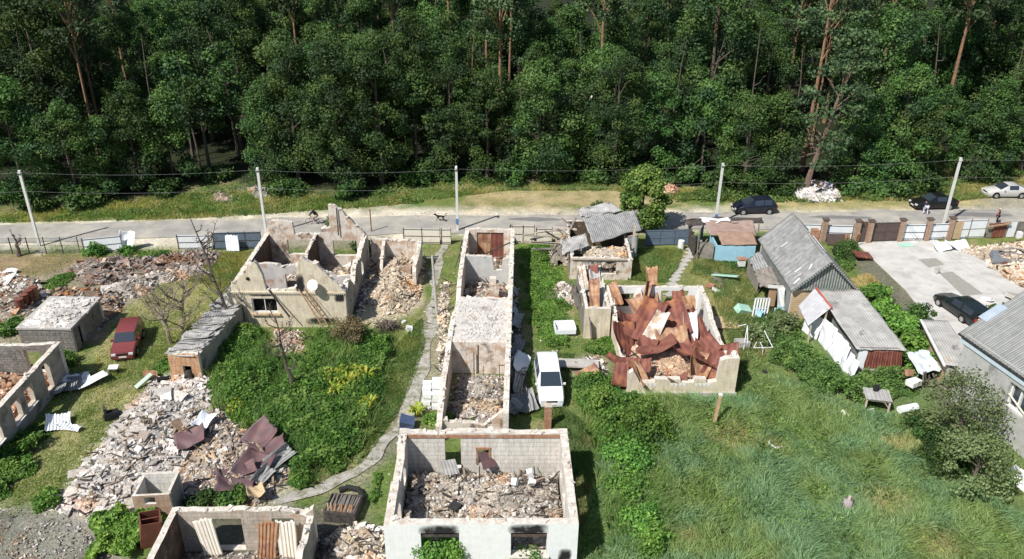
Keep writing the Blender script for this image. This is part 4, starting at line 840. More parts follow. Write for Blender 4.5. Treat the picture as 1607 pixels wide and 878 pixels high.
wall(T, 'annex_front_wall', (-2.25, 7.4), (-.35, 7.4), 2.5, A, .3, amp=.06, seed=94); wall(T, 'annex_side_wall', (-2.25, 14.6), (-2.25, 7.4), 2.5, [wood, burnt, topmort], .25, amp=.2, seed=95, inset=(0, .3))
wall(T, 'annex_side_wall', (-.35, 7.4), (-.35, 14.6), [(0, 2.5), (2.4, 2.3), (6.9, 2.4)], A, .25, amp=.1, seed=96, inset=(.3, 0)); wall(T, 'annex_back_wall', (-.6, 14.6), (-2.0, 14.6), 2.3, A, .25, amp=.2, seed=97)
inside(T, 'rubble_fill', .4, .5, Wd-.4, 7.2, 1.35, 2400, (.08, .42), PINK+TAN, 98, base=(.5, .36, .25), edge=1.0)
inside(T, 'rubble_fill', .4, 7.2, Wd-.4, D_-.4, .8, 900, (.1, .5), LIGHT+PINK, 99, base=(.4, .33, .27))
inside(T, 'annex_rubble', -2.1, 7.8, -.5, 14.2, 1.3, 500, (.08, .3), TAN, 100, base=(.4, .33, .27), edge=.6)
pslab(T, 'grey_slate_panel', [(-1.45, 8.0, 1.4), (-.55, 8.0, 1.5), (-.6, 14.4, 2.9), (-1.5, 14.4, 2.9)], slate2, seed=7, jag=.25)
pslab(T, 'pale_slate_panel', [(-2.2, 8.2, 1.8), (-1.6, 8.1, 1.7), (-1.7, 14.0, 2.9), (-2.3, 14.0, 2.8)], cream_pl, seed=8, jag=.3)
RS = [  # rusty sheets: px, py, z, w, l, rot degrees, curl, material, label
 (978, 531, 1.6, 2.0, 2.4, (55, 25, 40), .5, rust, 'large dark red sheet leaning off the left side of the crushed house'),
 (1016, 502, 2.4, 1.9, 3.4, (38, 8, -28), .35, rust, 'broad maroon sheet standing in the middle of the crushed house'),
 (1028, 516, 2.4, 1.1, 2.8, (40, 8, -32), .2, cream_pl, 'cream slate panel lying diagonally between the maroon sheets'),
 (1060, 500, 2.5, 1.7, 2.8, (42, -12, 6), .5, rust, 'maroon sheet right of the cream panel in the crushed house'),
 (1054, 530, 2.1, 2.2, 1.7, (30, 0, 10), .3, rustor, 'orange-brown sheet under the maroon one in the crushed house'),
 (1067, 478, 2.3, 1.1, 2.2, (55, -25, -30), .3, rust, 'red-brown sheet resting on the back window of the crushed house'),
 (1030, 545, 2.0, 2.8, .9, (20, -10, 18), .5, rustdark, 'dark narrow sheet bridging the brick heap of the crushed house'),
 (1122, 556, 2.0, 3.0, 2.2, (12, 8, -12), .7, rust, 'wide maroon sheet draped behind the right front pillar'),
 (1097, 571, 1.6, 1.6, 2.0, (40, 35, 0), .5, rustor, 'curled orange rusty sheet left of the right front pillar'),
 (1115, 582, 1.2, 1.2, 2.0, (58, 30, -10), .3, rust, 'shaded red sheet tucked against the right front pillar'),
 (986, 568, 1.6, 3.0, 1.1, (14, 6, -15), .5, rust, 'long dark sheet folded over the left front of the crushed house'),
 (974, 588, 1.1, 1.0, 1.6, (58, 5, -12), .2, rust, 'maroon strip hanging down at the left front corner'),
 (1004, 587, 1.3, .8, 2.0, (35, 25, 38), .4, rustor, 'brown curled strip inside the left front corner'),
 (925, 592, .35, 1.6, 1.9, (10, -8, 20), .2, rustor, 'flat rusty sheet lying on the weeds left of the crushed house'),
 (987, 505, 2.0, 1.8, 1.5, (35, 25, 15), .4, rust, 'crumpled brown-red sheet behind the brick heap'),
 (933, 462, 2.6, .75, 2.7, (36, 4, -6), .25, rustor, 'orange sheet lying along the grey slate of the annex'),
 (930, 428, 2.6, .8, 1.4, (36, 8, 4), .3, rust, 'brown rusty sheet at the far end of the annex'),
 (966, 461, 2.6, .7, 1.9, (40, -20, 4), .3, rustor, 'small bright orange sheet over the right wall of the annex'),
 (1023, 450, 2.6, .85, 3.0, (62, 0, 6), .2, rustor, 'tall orange and grey sheet propped against the back wall'),
 (1012, 468, 2.2, .5, 2.9, (52, 30, 10), .5, rustor, 'narrow curled orange strip beside the dark back window'),
 (1088, 503, 2.3, .9, 2.0, (40, -30, -10), .5, rustdark, 'dark twisted sheet near the right wall of the crushed house'),
 (1098, 526, 1.9, 1.3, 2.4, (35, -30, -12), .6, rust, 'folded maroon sheet along the right wall of the crushed house'),
]
RS += [
 (1000, 480, 2.3, 1.2, 1.6, (30, -15, 20), .4, rustor, 'small bent orange sheet behind the broad maroon one'),
 (1072, 548, 1.9, 1.5, 1.2, (22, 10, 30), .5, rust, 'short dark red sheet on the brick heap right of centre'),
 (1108, 545, 2.1, 1.6, 1.3, (18, -12, 25), .4, rust, 'short maroon sheet where the right wall meets the wide sheet'),
 (1015, 540, 1.9, 1.3, 1.0, (25, 12, -30), .4, rustdark, 'dark curled scrap at the left of the brick heap'),
 (1062, 595, 1.1, 1.5, .7, (20, 5, 8), .4, rustdark, 'dark crumpled scrap just inside the low front wall'),
 (1080, 478, 2.6, .9, 1.3, (45, 10, 20), .4, rustor, 'orange scrap at the rear right corner of the crushed house')]
for i, (px, py, z, w, l, rt, cu, mt, lb) in enumerate(RS):
    o = sheet(None, 'roof_sheet', (0, 0, 0), w, l, [radians(a) for a in rt], cu, mt, 200+i, .16, uvs=1.5, twist=.12); o.location = (*P(px, py, z), z)
    tag(o, lb, 'roof sheet', 'crumpled roof sheets on the crushed house')
for i, (px, py, lb) in enumerate([(1082, 517, 'white crumpled foil hanging at the right wall of the crushed house')]):
    o = sheet(None, 'white_membrane', (0, 0, 0), .9, 2.6, (.7, .2, .2), .5, tarp, 5, .25); o.location = (*P(px, py, 2.1), 2.1); tag(o, lb, 'membrane')
# wooden fence along the annex
T = thing('plank_fence', 'leaning grey plank fence running along the left side of the annex', 'fence', (*P(928, 535), 0), 0)
a, b = P(928, 530), P(897, 462); dx, dy = b[0]-a[0], b[1]-a[1]; n = 34; r = RNG(3)
for nm, zz in (('rail', .45), ('rail', 1.35)): MB().tube([(0, 0, zz), (dx, dy, zz)], .04, 5).build(nm, wood, T)
mb = MB()
for i in range(n): t = i/n; mb.box((dx*t-.06, dy*t, .85+r.normal()*.04), (.03, .19, 1.7+r.normal()*.1), atan2(dy, dx)-pi/2+r.normal()*.03, rot=(0, radians(-6+r.normal()*3), atan2(dy, dx)-pi/2))
mb.build('boards', wood, T)
# ============================================================ STANDING HOUSES AND SHEDS
def gable_roof(T, x0, x1, y0, y1, ze, zr, mat, nm='roof', t=.09, xm=None, seed=1):
    xm = (x0+x1)/2 if xm is None else xm
    for k, (a, b) in enumerate(((x0, xm), (x1, xm))):
        za, zb = ze, zr
        def fn(u, v, a=a, b=b):
            x = a+(b-a)*v; y = y0+(y1-y0)*u; z = ze+(zr-ze)*v+.012*np.sin(y*2*pi/.30)+(vnoise(u*6, v*5, 1, seed+k)-.5)*.07; return x, y, z
        o = MB().grid(fn, 110, 16, uvs=(y1-y0)).build(nm, mat, T, smooth=50); m = o.modifiers.new('t', 'SOLIDIFY'); m.thickness = t; m.offset = 0
# ---- grey gabled cottage
T = thing('cottage', 'old grey slate-roofed gabled cottage with board gable, right of the blue shed', 'cottage', (21.35, 55.6, 0), 0)
Wd, D_ = 4.8, 9.2; e = .2
OB = [orangeboard, burnt, topmort]
wall(T, 'front_wall', (e, .35), (Wd+e, .35), 2.55, OB, .2); wall(T, 'side_wall', (Wd+e, .55), (Wd+e, D_), 2.55, [greenwood, burnt, topmort], .2); wall(T, 'side_wall', (e, D_), (e, .55), 2.55, [greenwood, burnt, topmort], .2); wall(T, 'back_wall', (Wd+e, D_+.2), (e, D_+.2), 2.55, [greenwood, burnt, topmort], .2)
for y, nm in ((.3, 'board_gable'), (D_+.05, 'board_gable')): MB().slab((e, y, 2.56), (1, 0, 0), (0, 0, 1), .12, [[(0, 0), (Wd, 0), (Wd/2, 2.35)]]).build(nm, greenwood, T)
gable_roof(T, 0, Wd+.4, 0, D_+.5, 2.55, 5.05, slate)
mb = MB()
for s, x in ((1, 0), (-1, Wd+.4)):
    for y in (-.03, D_+.53):
        a, b = Vector((x, y, 2.55)), Vector(((Wd+.4)/2, y, 5.05)); d = b-a; mb.box(tuple((a+b)/2), (.05, d.length, .16), rot=d.to_track_quat('Y', 'Z').to_euler())
mb.box((2.6, .22, 2.62), (5.0, .06, .14)); mb.build('barge_boards', greenwood, T)
pslab(T, 'ridge_cap', [(2.45, 0, 5.02), (2.75, 0, 5.02), (2.75, 9.7, 5.02), (2.45, 9.7, 5.02)], newslate, t=.06, jag=.04)
o = MB().box((3.05, 4.6, 4.78), (.42, 3.6, .04), rot=(0, radians(46), 0)).build('ridge_flashing', whitemetal, T)
mb = MB(); r = RNG(4)
for (x, y) in [(.7, 1.2), (.9, 1.9), (1.5, 1.1), (.5, .7), (.7, 7.2), (1.1, 6.3), (.35, 2.4)]: mb.box((x, y, 2.55+x*.96+.08), (.6, .09, .02), rot=(0, radians(-44), r.normal()*.5))
mb.build('loose_slate_strips', whitemetal, T)
mb = MB().box((3.15, 5.6, 4.9), (.55, .6, .9)); mb.build('chimney', redbrick, T)
MB().box((2.3, .33, 1.5), (.7, .05, 1.0)).build('front_shutter', palewood, T)
# ---- annex in front of it
T = thing('annex_shed', 'low annex with pale slate roof and rust-red corrugated end below the grey cottage', 'shed', (23.6, 48.3, 0), 0)
wall(T, 'front_wall', (.35, .0), (3.3, .0), 1.85, [slate2, burnt, topmort], .12)
sheet(T, 'corrugated_front', (2.1, -.10, 1.12), 2.5, 1.45, (radians(90), 0, 0), 0, rust, 3, .01, corr=.03)
MB().box((.62, -.05, 1.15), (.62, .06, 1.4)).build('pale_door_board', palepanel, T)
MB().box((1.8, -.08, .2), (3.2, .2, .4), jit=.06, rng=RNG(3)).build('plinth', concrete, T)
wall(T, 'side_wall', (.35, 6.9), (.35, .12), 2.0, [greenwood, burnt, topmort], .12); wall(T, 'side_wall', (3.3, .12), (3.3, 6.9), 2.0, [greenwood, burnt, topmort], .12)
pslab(T, 'slate_roof', [(.0, -.15, 2.05), (3.45, -.25, 2.05), (2.9, 7.35, 2.75), (-.35, 7.3, 2.75)], slate2, t=.07, seed=3, jag=.10, uvs=2)
MB().box((1.75, -.02, 1.98), (3.3, .08, .12)).build('eave_board', charwood, T)
T2 = thing('lean_to', 'small lean-to with a tilted sheet-metal roof edged in red, left of the annex', 'lean-to', (22.0, 52.2, 0), 0)
pslab(T2, 'metal_roof', [(-.35, -.1, 1.55), (-.2, 2.8, 1.6), (1.15, 3.6, 2.75), (1.35, .6, 2.65)], pm('bare_sheet_metal', (.42, .42, .44), (.52, .52, .54), 1.3, rough=.5, c3=(.35, .30, .28), s3=1.4), t=.03, jag=.05)
MB().tube([(1.2, 3.6, 2.8), (1.4, .55, 2.7)], .07).build('red_edge', pm('red_paint', (.42, .07, .05), (.48, .12, .09), 3.), T2)
for p in ((-.1, 0, .75), (1.1, .6, 1.3), (-.1, 2.6, .75)): MB().box(p, (.1, .1, p[2]*2)).build('post', palewood, T2)
T2 = thing('tarpaulin_screen', 'white tarpaulin and pale blue boards hung along the annex side', 'tarpaulin', (0, 0, 0), 0)
for i, (a, b, z1, mt) in enumerate([((1256, 520), (1282, 535), 1.7, tarp), ((1282, 535), (1300, 555), 1.9, tarp), ((1298, 552), (1322, 582), 1.8, palepanel), ((1318, 575), (1336, 598), 1.4, tarp)]):
    A, B = P(*a), P(*b)
    def fn(u, v, A=A, B=B, z1=z1): 
        x = A[0]+(B[0]-A[0])*u+.30*v; y = A[1]+(B[1]-A[1])*u+.12*v; w = (vnoise(u*5+i, v*3, 1, 8)-.5)*.28; return x+w, y+w*.3, z1*v
    o = MB().grid(fn, 14, 10).build('cloth' if mt is tarp else 'board', mt, T2, smooth=True); o.modifiers.new('t', 'SOLIDIFY').thickness = .02
# broken porch left of the cottage
T = thing('broken_porch', 'broken board porch with grey slate patch on the left side of the grey cottage', 'porch', (19.8, 55.8, 0), 0)
pslab(T, 'slate_patch', [(-.3, 1.8, 1.9), (1.2, 1.6, 2.2), (1.3, 4.4, 2.4), (-.1, 4.2, 2.2)], pm('brown_old_slate', (.27, .235, .20), (.36, .32, .28), 4., wave=('X', 4, .5, .8)), jag=.25, seed=11)
pslab(T, 'slate_patch', [(.2, 4.4, 1.7), (1.2, 4.4, 2.2), (1.2, 7.6, 2.3), (.3, 7.4, 1.8)], slate, jag=.3, seed=12)
wall(T, 'board_wall', (.4, 4.2), (.4, 7.5), 1.6, [wood, wood, wood], .08); wall(T, 'board_wall', (.5, 1.7), (1.1, 1.7), 2.0, [rawwood, rawwood, rawwood], .08)
sheet(T, 'white_panel', (1.35, 1.2, 1.1), .6, 1.9, (radians(80), 0, .2), .1, white, 3, .08); MB().box((.9, 1.55, 2.05), (1.2, .06, .25), rot=(0, .05, 0)).build('pale_fascia', white, T)
planks('lattice_screen', 'pale lattice of broken window panels leaning on the porch of the grey cottage', 'panel', (*P(1180, 500), 0), [((x*.22, 0, .0), (x*.22+.35, .9, 1.3)) for x in range(6)]+[((0, 0, .1), (1.1, 0, .1)), ((.15, .45, .65), (1.3, .45, .65)), ((.35, .9, 1.3), (1.5, .9, 1.3))], .11, pm('pale_grey_paint', (.45, .49, .52), (.55, .58, .6), 3.))
tag(MB().box((0, 0, 0), (1.1, .7, .5), rot=(.3, .3, .4), jit=.2, rng=RNG(1)).build('mint_crate', mintpaint, loc=(*P(1166, 492), .3)), 'mint green broken crate beside the lattice panels', 'crate')
tag(MB().box((0, 0, 0), (.7, .5, .4), rot=(.2, .2, .8), jit=.15, rng=RNG(2)).build('blue_bucket_box', bluepaint, loc=(*P(1193, 497), .3)), 'light blue plastic box right of the lattice panels', 'box')
planks('blue_chair_frame', 'toppled light blue wooden chair frame by the porch', 'chair', (*P(1218, 498), 0), [((0, 0, 0), (.1, .1, 1.)), ((.5, 0, 0), (.5, .1, 1.)), ((0, .5, 0), (0, .6, .5)), ((0, 0, .5), (.5, 0, .5)), ((0, .05, .9), (.5, .05, .9)), ((0, 0, .5), (0, .6, .5)), ((.5, 0, .5), (.5, .6, .5))], .09, bluepaint)
T = thing('green_bench', 'mint green plank leaning on broken wood in the yard before the blue shed', 'plank', (*P(1137, 440), 0), .3); MB().box((0, 0, .45), (.42, 2.4, .09), rot=(radians(-14), radians(8), radians(32))).build('plank', mintpaint, T); mb = MB()
for i in range(9): mb.box((-.5+RNG(i).normal()*.3, -.1+RNG(i).normal()*.5, .15), (.08, 1.3, .06), rot=(.1, .1, RNG(i+5).random()*3))
mb.build('broken_lath', wood, T)
tag(MB().box((0, 0, 0), (.7, .6, .3), rot=(.2, .2, .8), jit=.25, rng=RNG(7)).build('orange_slab', redbrick, loc=(*P(1115, 452), .15)), 'orange brick lump on the grass left of the green plank', 'brick lump')
tag(MB().box((0, 0, 0), (.5, .45, .2), rot=(.1, .2, .3), jit=.2, rng=RNG(9)).build('pale_stone', white, loc=(*P(1123, 458), .1)), 'white stone on the grass below the green plank', 'stone')

# ---- light blue shed with rusty roof
T = thing('blue_shed', 'light blue board shed with rusty sheet roof beside the road fence', 'shed', (18.05, 66.25, 0), 0)
wall(T, 'front_wall', (0, 0), (3.5, 0), 1.55, [bluepaint]*3, .1, amp=.03); wall(T, 'side_wall', (3.5, .1), (3.5, 2.6), 1.6, [wood]*3, .1); wall(T, 'side_wall', (0, 2.6), (0, .1), 1.6, [bluepaint]*3, .1)
pslab(T, 'rusty_roof', [(.45, .0, 1.68), (3.6, -.1, 1.72), (3.55, 1.6, 2.25), (.3, 1.7, 2.2)], pm('rusted_flat_roof', (.25, .165, .125), (.33, .22, .165), 2., c3=(.45, .25, .12), s3=.9), t=.04, jag=.06)
pslab(T, 'upper_roof', [(-.3, 1.7, 1.9), (3.9, 1.6, 1.95), (4.0, 3.5, 2.6), (-.4, 3.6, 2.5)], pm('brown_roof_sheet', (.26, .18, .15), (.32, .24, .20), 2., c3=(.5, .4, .33), s3=1.6, t3=(.6, .7)), t=.05, jag=.12, seed=3)
T = thing('plank_shed', 'dark tumbledown plank shed between the fence gate and the blue shed', 'shed', (16.4, 66.2, 0), 0)
wall(T, 'front_wall', (.3, .6), (1.5, .2), 1.6, [wood]*3, .08, amp=.3, seed=4); wall(T, 'side_wall', (-.1, 4), (-.1, .8), 1.9, [charwood]*3, .1, amp=.3, seed=5)
pslab(T, 'flat_roof', [(-.3, 3.2, 2.2), (6.6, 3.4, 2.4), (6.7, 4.6, 2.5), (-.4, 4.4, 2.3)], charwood, t=.08, jag=.2, seed=6)
pslab(T, 'snow_white_sheet', [(1.0, 3.3, 2.42), (3.6, 3.4, 2.5), (3.5, 4.3, 2.6), (.9, 4.2, 2.5)], whitemetal, t=.03, jag=.25, seed=7)
for a, b in [((-.3, .3, 0), (.9, .5, 2.)), ((.1, .2, 0), (.2, 1., 2.1)), ((6.2, 2.8, 0), (6.2, 3.4, 2.3)), ((5.4, 2.8, 0), (5.5, 3.4, 2.3))]: MB().tube([a, b], .06, 5).build('post', wood, T)
T = thing('bird_house_box', 'small white and pink box on legs in front of the blue shed', 'box', (*P(1162, 424), 0), .1)
MB().box((0, 0, .75), (.55, .5, .6)).build('box', white, T); MB().box((0, 0, 1.1), (.8, .6, .08)).build('lid', redbrick, T)
for x in (-.2, .2): MB().box((x, 0, .22), (.08, .3, .45)).build('leg', palewood, T)

# ---- big grey house at the right edge
T = thing('house', 'big grey rendered house with corrugated roof cut by the right edge', 'house', (29.35, 45.4, 0), radians(14.0))
GS = [greystucco, greystucco, topmort]; LY = 19.
wall(T, 'side_wall', (0, 0), (0, -LY), 4.95, GS, .3, [(9.0, 1.5, 10.6, 3.0), (5.4, .8, 6.5, 1.9)]) if False else None
wall(T, 'side_wall', (0, 0), (0, -LY), 4.9, [greystucco]*3, -.3, [(4.0, 2.2, 5.5, 3.9), (11.6, 1.8, 13.2, 3.3)], inset=(0, .3))
for (a, c, z0, z1) in [(4.0, 5.5, 2.2, 3.9), (11.6, 13.2, 1.8, 3.3)]:
    f = MB()
    for yy in (-a-.06, -(a+c)/2, -c+.06): f.box((.02, yy, (z0+z1)/2), (.16, .12, z1-z0))
    for zz in (z0+.06, z1-.06): f.box((.02, -(a+c)/2, zz), (.155, c-a-.24, .12))
    o = f.build('window_frame', white, T); MB().box((.1, -(a+c)/2, (z0+z1)/2), (.02, c-a-.25, z1-z0-.25)).build('pane', winglass, o)
wall(T, 'end_wall', (0, 0), (9, 0), 4.9, [greystucco]*3, .3) if False else wall(T, 'end_wall', (9, 0), (0, 0), [(0, 4.9), (4.5, 7.5), (9, 4.9)], [greystucco]*3, .3)
wall(T, 'end_wall', (0, -LY), (9, -LY), 4.9, [greystucco]*3, .3); wall(T, 'side_wall', (9, -LY+.3), (9, -.3), 4.9, [greystucco]*3, .3)
def gr2(u, v, s): pass
for k, (a, b) in enumerate(((-.45, 4.5), (9.45, 4.5))):
    def fn(u, v, a=a, b=b):
        x = a+(b-a)*v; y = .5-(LY+1)*u; return x, y, 4.75+(7.85-4.75)*v+.02*np.sin(y*2*pi/.26)
    o = MB().grid(fn, 420, 6, uvs=20).build('roof', newslate, T, smooth=60); o.modifiers.new('t', 'SOLIDIFY').thickness = .03
mb = MB(); mb.box((-.42, -LY/2, 4.66), (.16, LY+1, .10)); mb.build('gutter', darkmetal, T)
mb = MB(); mb.box((-.28, -LY/2, 4.35), (.22, LY+.6, .28)); mb.build('blue_fascia', pm('pale_blue_fascia', (.44, .53, .58), (.5, .59, .64), 2.), T)
MB().tube([(-.1, -1.2, 4.1), (-.12, -5.5, 2.4), (-.12, -8, 1.6)], .06).build('drain_pipe', pm('cream_pipe', (.6, .58, .48)), T)
MB().box((-.05, -LY/2, .25), (.12, LY, .5)).build('plinth', concrete, T)
MB().box((1.6, .35, 6.05), (1.6, .7, .08), rot=(0, radians(-32), 0)).build('blue_roof_edge', pm('grey_blue_flashing', (.30, .36, .42), (.36, .42, .48), 2.), T)
# small outbuilding in front of the house
T = thing('outbuilding', 'small pale outbuilding with slate roof and brown door between hedge and grey house', 'outbuilding', (29.0, 46.3, 0), radians(-6))
wall(T, 'front_wall', (.1, 0), (1.9, 0), 2.0, [greystucco]*3, .15, [(.3, .1, .95, 1.6)]); wall(T, 'side_wall', (0.1, 4.6), (.1, .15), 2.2, [orangeboard]*3, .15)
MB().box((.62, .1, .85), (.62, .05, 1.45)).build('brown_door', rust, T)
pslab(T, 'slate_roof', [(-.3, -.2, 2.1), (1.9, -.4, 2.1), (1.5, 4.9, 2.75), (-.2, 4.9, 2.7)], slate2, t=.06, jag=.05, seed=9, uvs=2); MB().box((-.3, 2.3, 2.35), (.12, 5.2, .1), rot=(radians(7), 0, 0)).build('white_edge', white, T)
T = thing('junk_shelter', 'collapsed shelter of grey boards and a white basin at the annex corner', 'shelter', (27.6, 46.6, 0), .5)
pslab(T, 'tin_sheet', [(0, .2, 1.0), (1.4, -.5, 1.2), (2.2, 1.3, 1.6), (.7, 1.8, 1.5)], pm('pale_tin', (.45, .5, .53), (.55, .6, .62), 2.), t=.03, jag=.2, seed=4)
for i in range(7): MB().box((-.2+i*.2, -.4+RNG(i).normal()*.4, .6), (.1, .08, 1.4), rot=(RNG(i+3).normal()*.3, RNG(i).normal()*.35, .4)).build('board', wood if i % 2 else charwood, T)
MB().box((-.9, -.2, .75), (.9, .6, .35), jit=.06, rng=RNG(2)).build('white_basin', white, T); MB().box((-.8, .5, 1.15), (.5, .5, .3), jit=.2, rng=RNG(3)).build('brick_lump', redbrick, T)

# ============================================================ FENCES, GATES, POLES
def panel(name, label, cat, a, b, h, mat, posts=(0, 1), t=.04, z0=.08, frame_=None, lean=0., nb=1, parts='panel'):
    A, B = P(*a), P(*b); L = math.hypot(B[0]-A[0], B[1]-A[1]); T = thing(name, label, cat, (*A, 0), atan2(B[1]-A[1], B[0]-A[0])); T.rotation_euler[0] = lean
    for i in range(nb):
        w = L/nb; sheet_ = MB().slab((i*w+.03, 0, z0), (1, 0, 0), (0, 0, 1), t, [[(0, 0), (w-.06, 0), (w-.06, h-z0), (0, h-z0)]]); sheet_.build(parts, mat, T)
    if frame_:
        for z in (z0+.12, h*.52, h-.08): MB().box((L/2, -.015, z), (L, .03, .04)).build('rail', frame_, T)
        for i in range(nb+1): MB().box((i*L/nb, -.02, h/2+.05), (.05, .05, h+.1)).build('post', frame_, T)
    return T
def brickpillar(px, py, i, lb):
    T = thing('brick_pillar', lb, 'pillar', (*P(px, py), 0), .05, 'brick pillars of the road fence'); MB().box((0, 0, 1.1), (.42, .42, 2.2)).build('shaft', pinkbrick, T)
    m = MB(); m.box((0, 0, 2.25), (.58, .58, .08)); m.add([(-.29, -.29, 2.29), (.29, -.29, 2.29), (.29, .29, 2.29), (-.29, .29, 2.29), (0, 0, 2.42)], [(0, 1, 4), (1, 2, 4), (2, 3, 4), (3, 0, 4)]); m.build('cap', brownmetal, T)
PX = [(1290, 379), (1341, 381), (1361, 381), (1410, 379), (1452, 378), (1487, 376)]
for i, (q, lb) in enumerate(zip(PX, ['brick fence pillar nearest the grey cottage roof', 'brick pillar on the left of the narrow brown gate', 'brick pillar between the narrow and the wide brown gate', 'brick pillar at the right end of the wide brown gate', 'brick pillar alone between two pale blue fence panels', 'brick pillar where the pale panels meet the tall white hoarding'])): brickpillar(*q, i, lb)
panel('fence_panel', 'pale blue fence panel just behind the grey cottage roof', 'fence', (1246, 376), (1285, 377), 1.6, palepanel, frame_=darkmetal)
panel('fence_panel', 'pale blue fence panel left of the narrow brown gate', 'fence', (1295, 378), (1335, 379), 1.6, palepanel, frame_=darkmetal)
panel('narrow_gate', 'narrow dark brown sheet metal gate between two brick pillars', 'gate', (1345, 380), (1358, 380), 2.05, brownmetal)
g = panel('wide_gate', 'wide dark brown sheet metal driveway gate', 'gate', (1365, 380), (1407, 379), 1.95, brownmetal, nb=2, parts='leaf', frame_=brownmetal)
panel('fence_panel', 'pale blue fence panel right of the wide brown gate', 'fence', (1414, 378), (1448, 378), 1.65, palepanel, frame_=darkmetal)
panel('fence_panel', 'pale blue fence panel at the foot of the right utility pole', 'fence', (1456, 377), (1484, 376), 1.65, palepanel, frame_=darkmetal)
planks('leaning_brace', 'crossed dark steel braces leaning at the right end of the brown gate', 'brace', (*P(1418, 379), 0), [((0, -.1, 2.0), (1.6, -.3, .1)), ((.05, -.15, 1.5), (1.4, -.25, .1))], .05, darkmetal)
T = panel('hoarding', 'tall white hoarding of pale boards with rusty end, right of the brick pillars', 'fence', (1492, 376), (1543, 374), 1.95, palepanel, nb=2, frame_=wood, parts='board')
MB().box((.45, -.06, .95), (.8, .05, 1.75), jit=.1, rng=RNG(2)).build('rusty_board', orangeboard, T)
T = panel('old_fence', 'patched plank and rusty sheet fence at the right end of the road', 'fence', (1546, 375), (1640, 370), 1.6, wood, nb=6, frame_=wood, parts='board')
MB().box((1.2, -.07, .85), (1.3, .05, 1.45), jit=.1, rng=RNG(2)).build('rusty_board', rust, T); MB().box((2.5, -.08, .85), (.8, .05, 1.5)).build('pale_board', palepanel, T); MB().box((4.3, -.08, .85), (.6, .05, 1.5)).build('pale_board', palepanel, T)
MB().box((.9, -.3, 1.5), (2.3, .12, .12), rot=(0, radians(-6), 0)).build('yellow_beam', rawwood, T)
# left: wire fence, white sheets, dark gate
T = thing('wire_fence', 'dark wire mesh fence along the road at the left edge', 'fence', (*P(-60, 400), 0), 0)
A, B = P(-60, 400), P(126, 398); L = B[0]-A[0]; dy = B[1]-A[1]
for i in range(8): MB().box((L*i/7, dy*i/7, .8), (.06, .06, 1.65)).build('post', darkmetal, T)
mb = MB()
for z in (.1, .8, 1.5): mb.tube([(0, 0, z), (L, dy, z)], .015, 4)
for i in range(90): t = i/90; mb.box((L*t, dy*t, .8), (.012, .012, 1.4))
mb.build('mesh', pm('green_wire', (.07, .12, .11), (.1, .15, .14), 3.), T)
panel('sheet_fence', 'white profiled sheet fence leaning by the left rubble heap', 'fence', (133, 401), (193, 395), 1.5, whitemetal, frame_=darkmetal, lean=radians(-7))
T = thing('bent_sheet', 'bent white metal sheet standing at the end of the leaning white fence', 'metal sheet', (*P(202, 392), .9), .2); sheet(T, 'sheet', (0, 0, 0), 1.3, 1.7, (radians(70), .2, 0), .5, whitemetal, 4, .15)
panel('sheet_fence', 'upright white profiled sheet fence with dark post beside the bare trees', 'fence', (281, 393), (335, 392), 1.45, whitemetal, frame_=darkmetal)
T = panel('gate', 'dark steel framed gate left of the cream gable house', 'gate', (337, 393), (412, 391), 1.7, bluemetal, nb=3, frame_=darkmetal, parts='leaf')
T = thing('loose_sheet', 'pale sheet hung on the dark gate left of the gable house', 'metal sheet', (*P(368, 394), .85), 0); sheet(T, 'sheet', (0, -.25, 0), 1.15, 1.5, (radians(80), 0, 0), .1, palepanel, 6, .06)
T = panel('double_gate', 'cream double gate with steel frame left of the long ruin', 'gate', (634, 383), (691, 384), 1.55, creamgate, nb=2, frame_=darkmetal, parts='leaf')
T = panel('single_gate', 'cream narrow gate with diagonal brace against the long ruin', 'gate', (693, 384), (708, 384), 1.55, creamgate, nb=1, frame_=darkmetal, parts='leaf')
T = panel('double_gate', 'white ribbed double gate with arched steel frame right of the long ruin', 'gate', (803, 382), (838, 382), 1.75, creamgate, nb=2, frame_=darkmetal, parts='leaf')
T = panel('sheet_fence', 'short yellowish corrugated fence left of the collapsed cottage', 'fence', (841, 382), (866, 382), 1.5, creamgate, nb=1, frame_=darkmetal)
T = panel('side_fence', 'dark green sheet fence running away beside the long ruin', 'fence', (797, 389), (801, 378), 1.6, pm('dark_green_sheet', (.09, .115, .10), (.12, .15, .13), 2.), nb=1, frame_=darkmetal)
T = panel('blue_fence', 'dark blue-grey sheet metal fence shaded by the green tree', 'fence', (1012, 387), (1079, 385), 1.6, bluemetal, nb=3, frame_=bluemetal)
T = panel('blue_gate', 'open blue-grey garden gate at the head of the slab path', 'gate', (1096, 388), (1101, 380), 1.7, bluemetal, nb=1, frame_=bluemetal, parts='leaf')
tag(MB().tube([(0, 0, 0), (0, 0, .9)], [.3, .28], 12).build('white_barrel', white, loc=(*P(1068, 392), 0)), 'white barrel standing in front of the blue fence', 'barrel')
POL = [(62, 386, 7.2, 'leftmost pale utility pole beside the wire fence'), (418, 370, 6.7, 'utility pole directly left of the cream gable house'), (718, 362, 6.4, 'utility pole with pale top lamp behind the long ruin'), (1122, 354, 6.4, 'pale utility pole between the green tree and the parked dark hatchback'), (1480, 354, 7.0, 'tall pale utility pole in front of the black saloon')]
tops = []
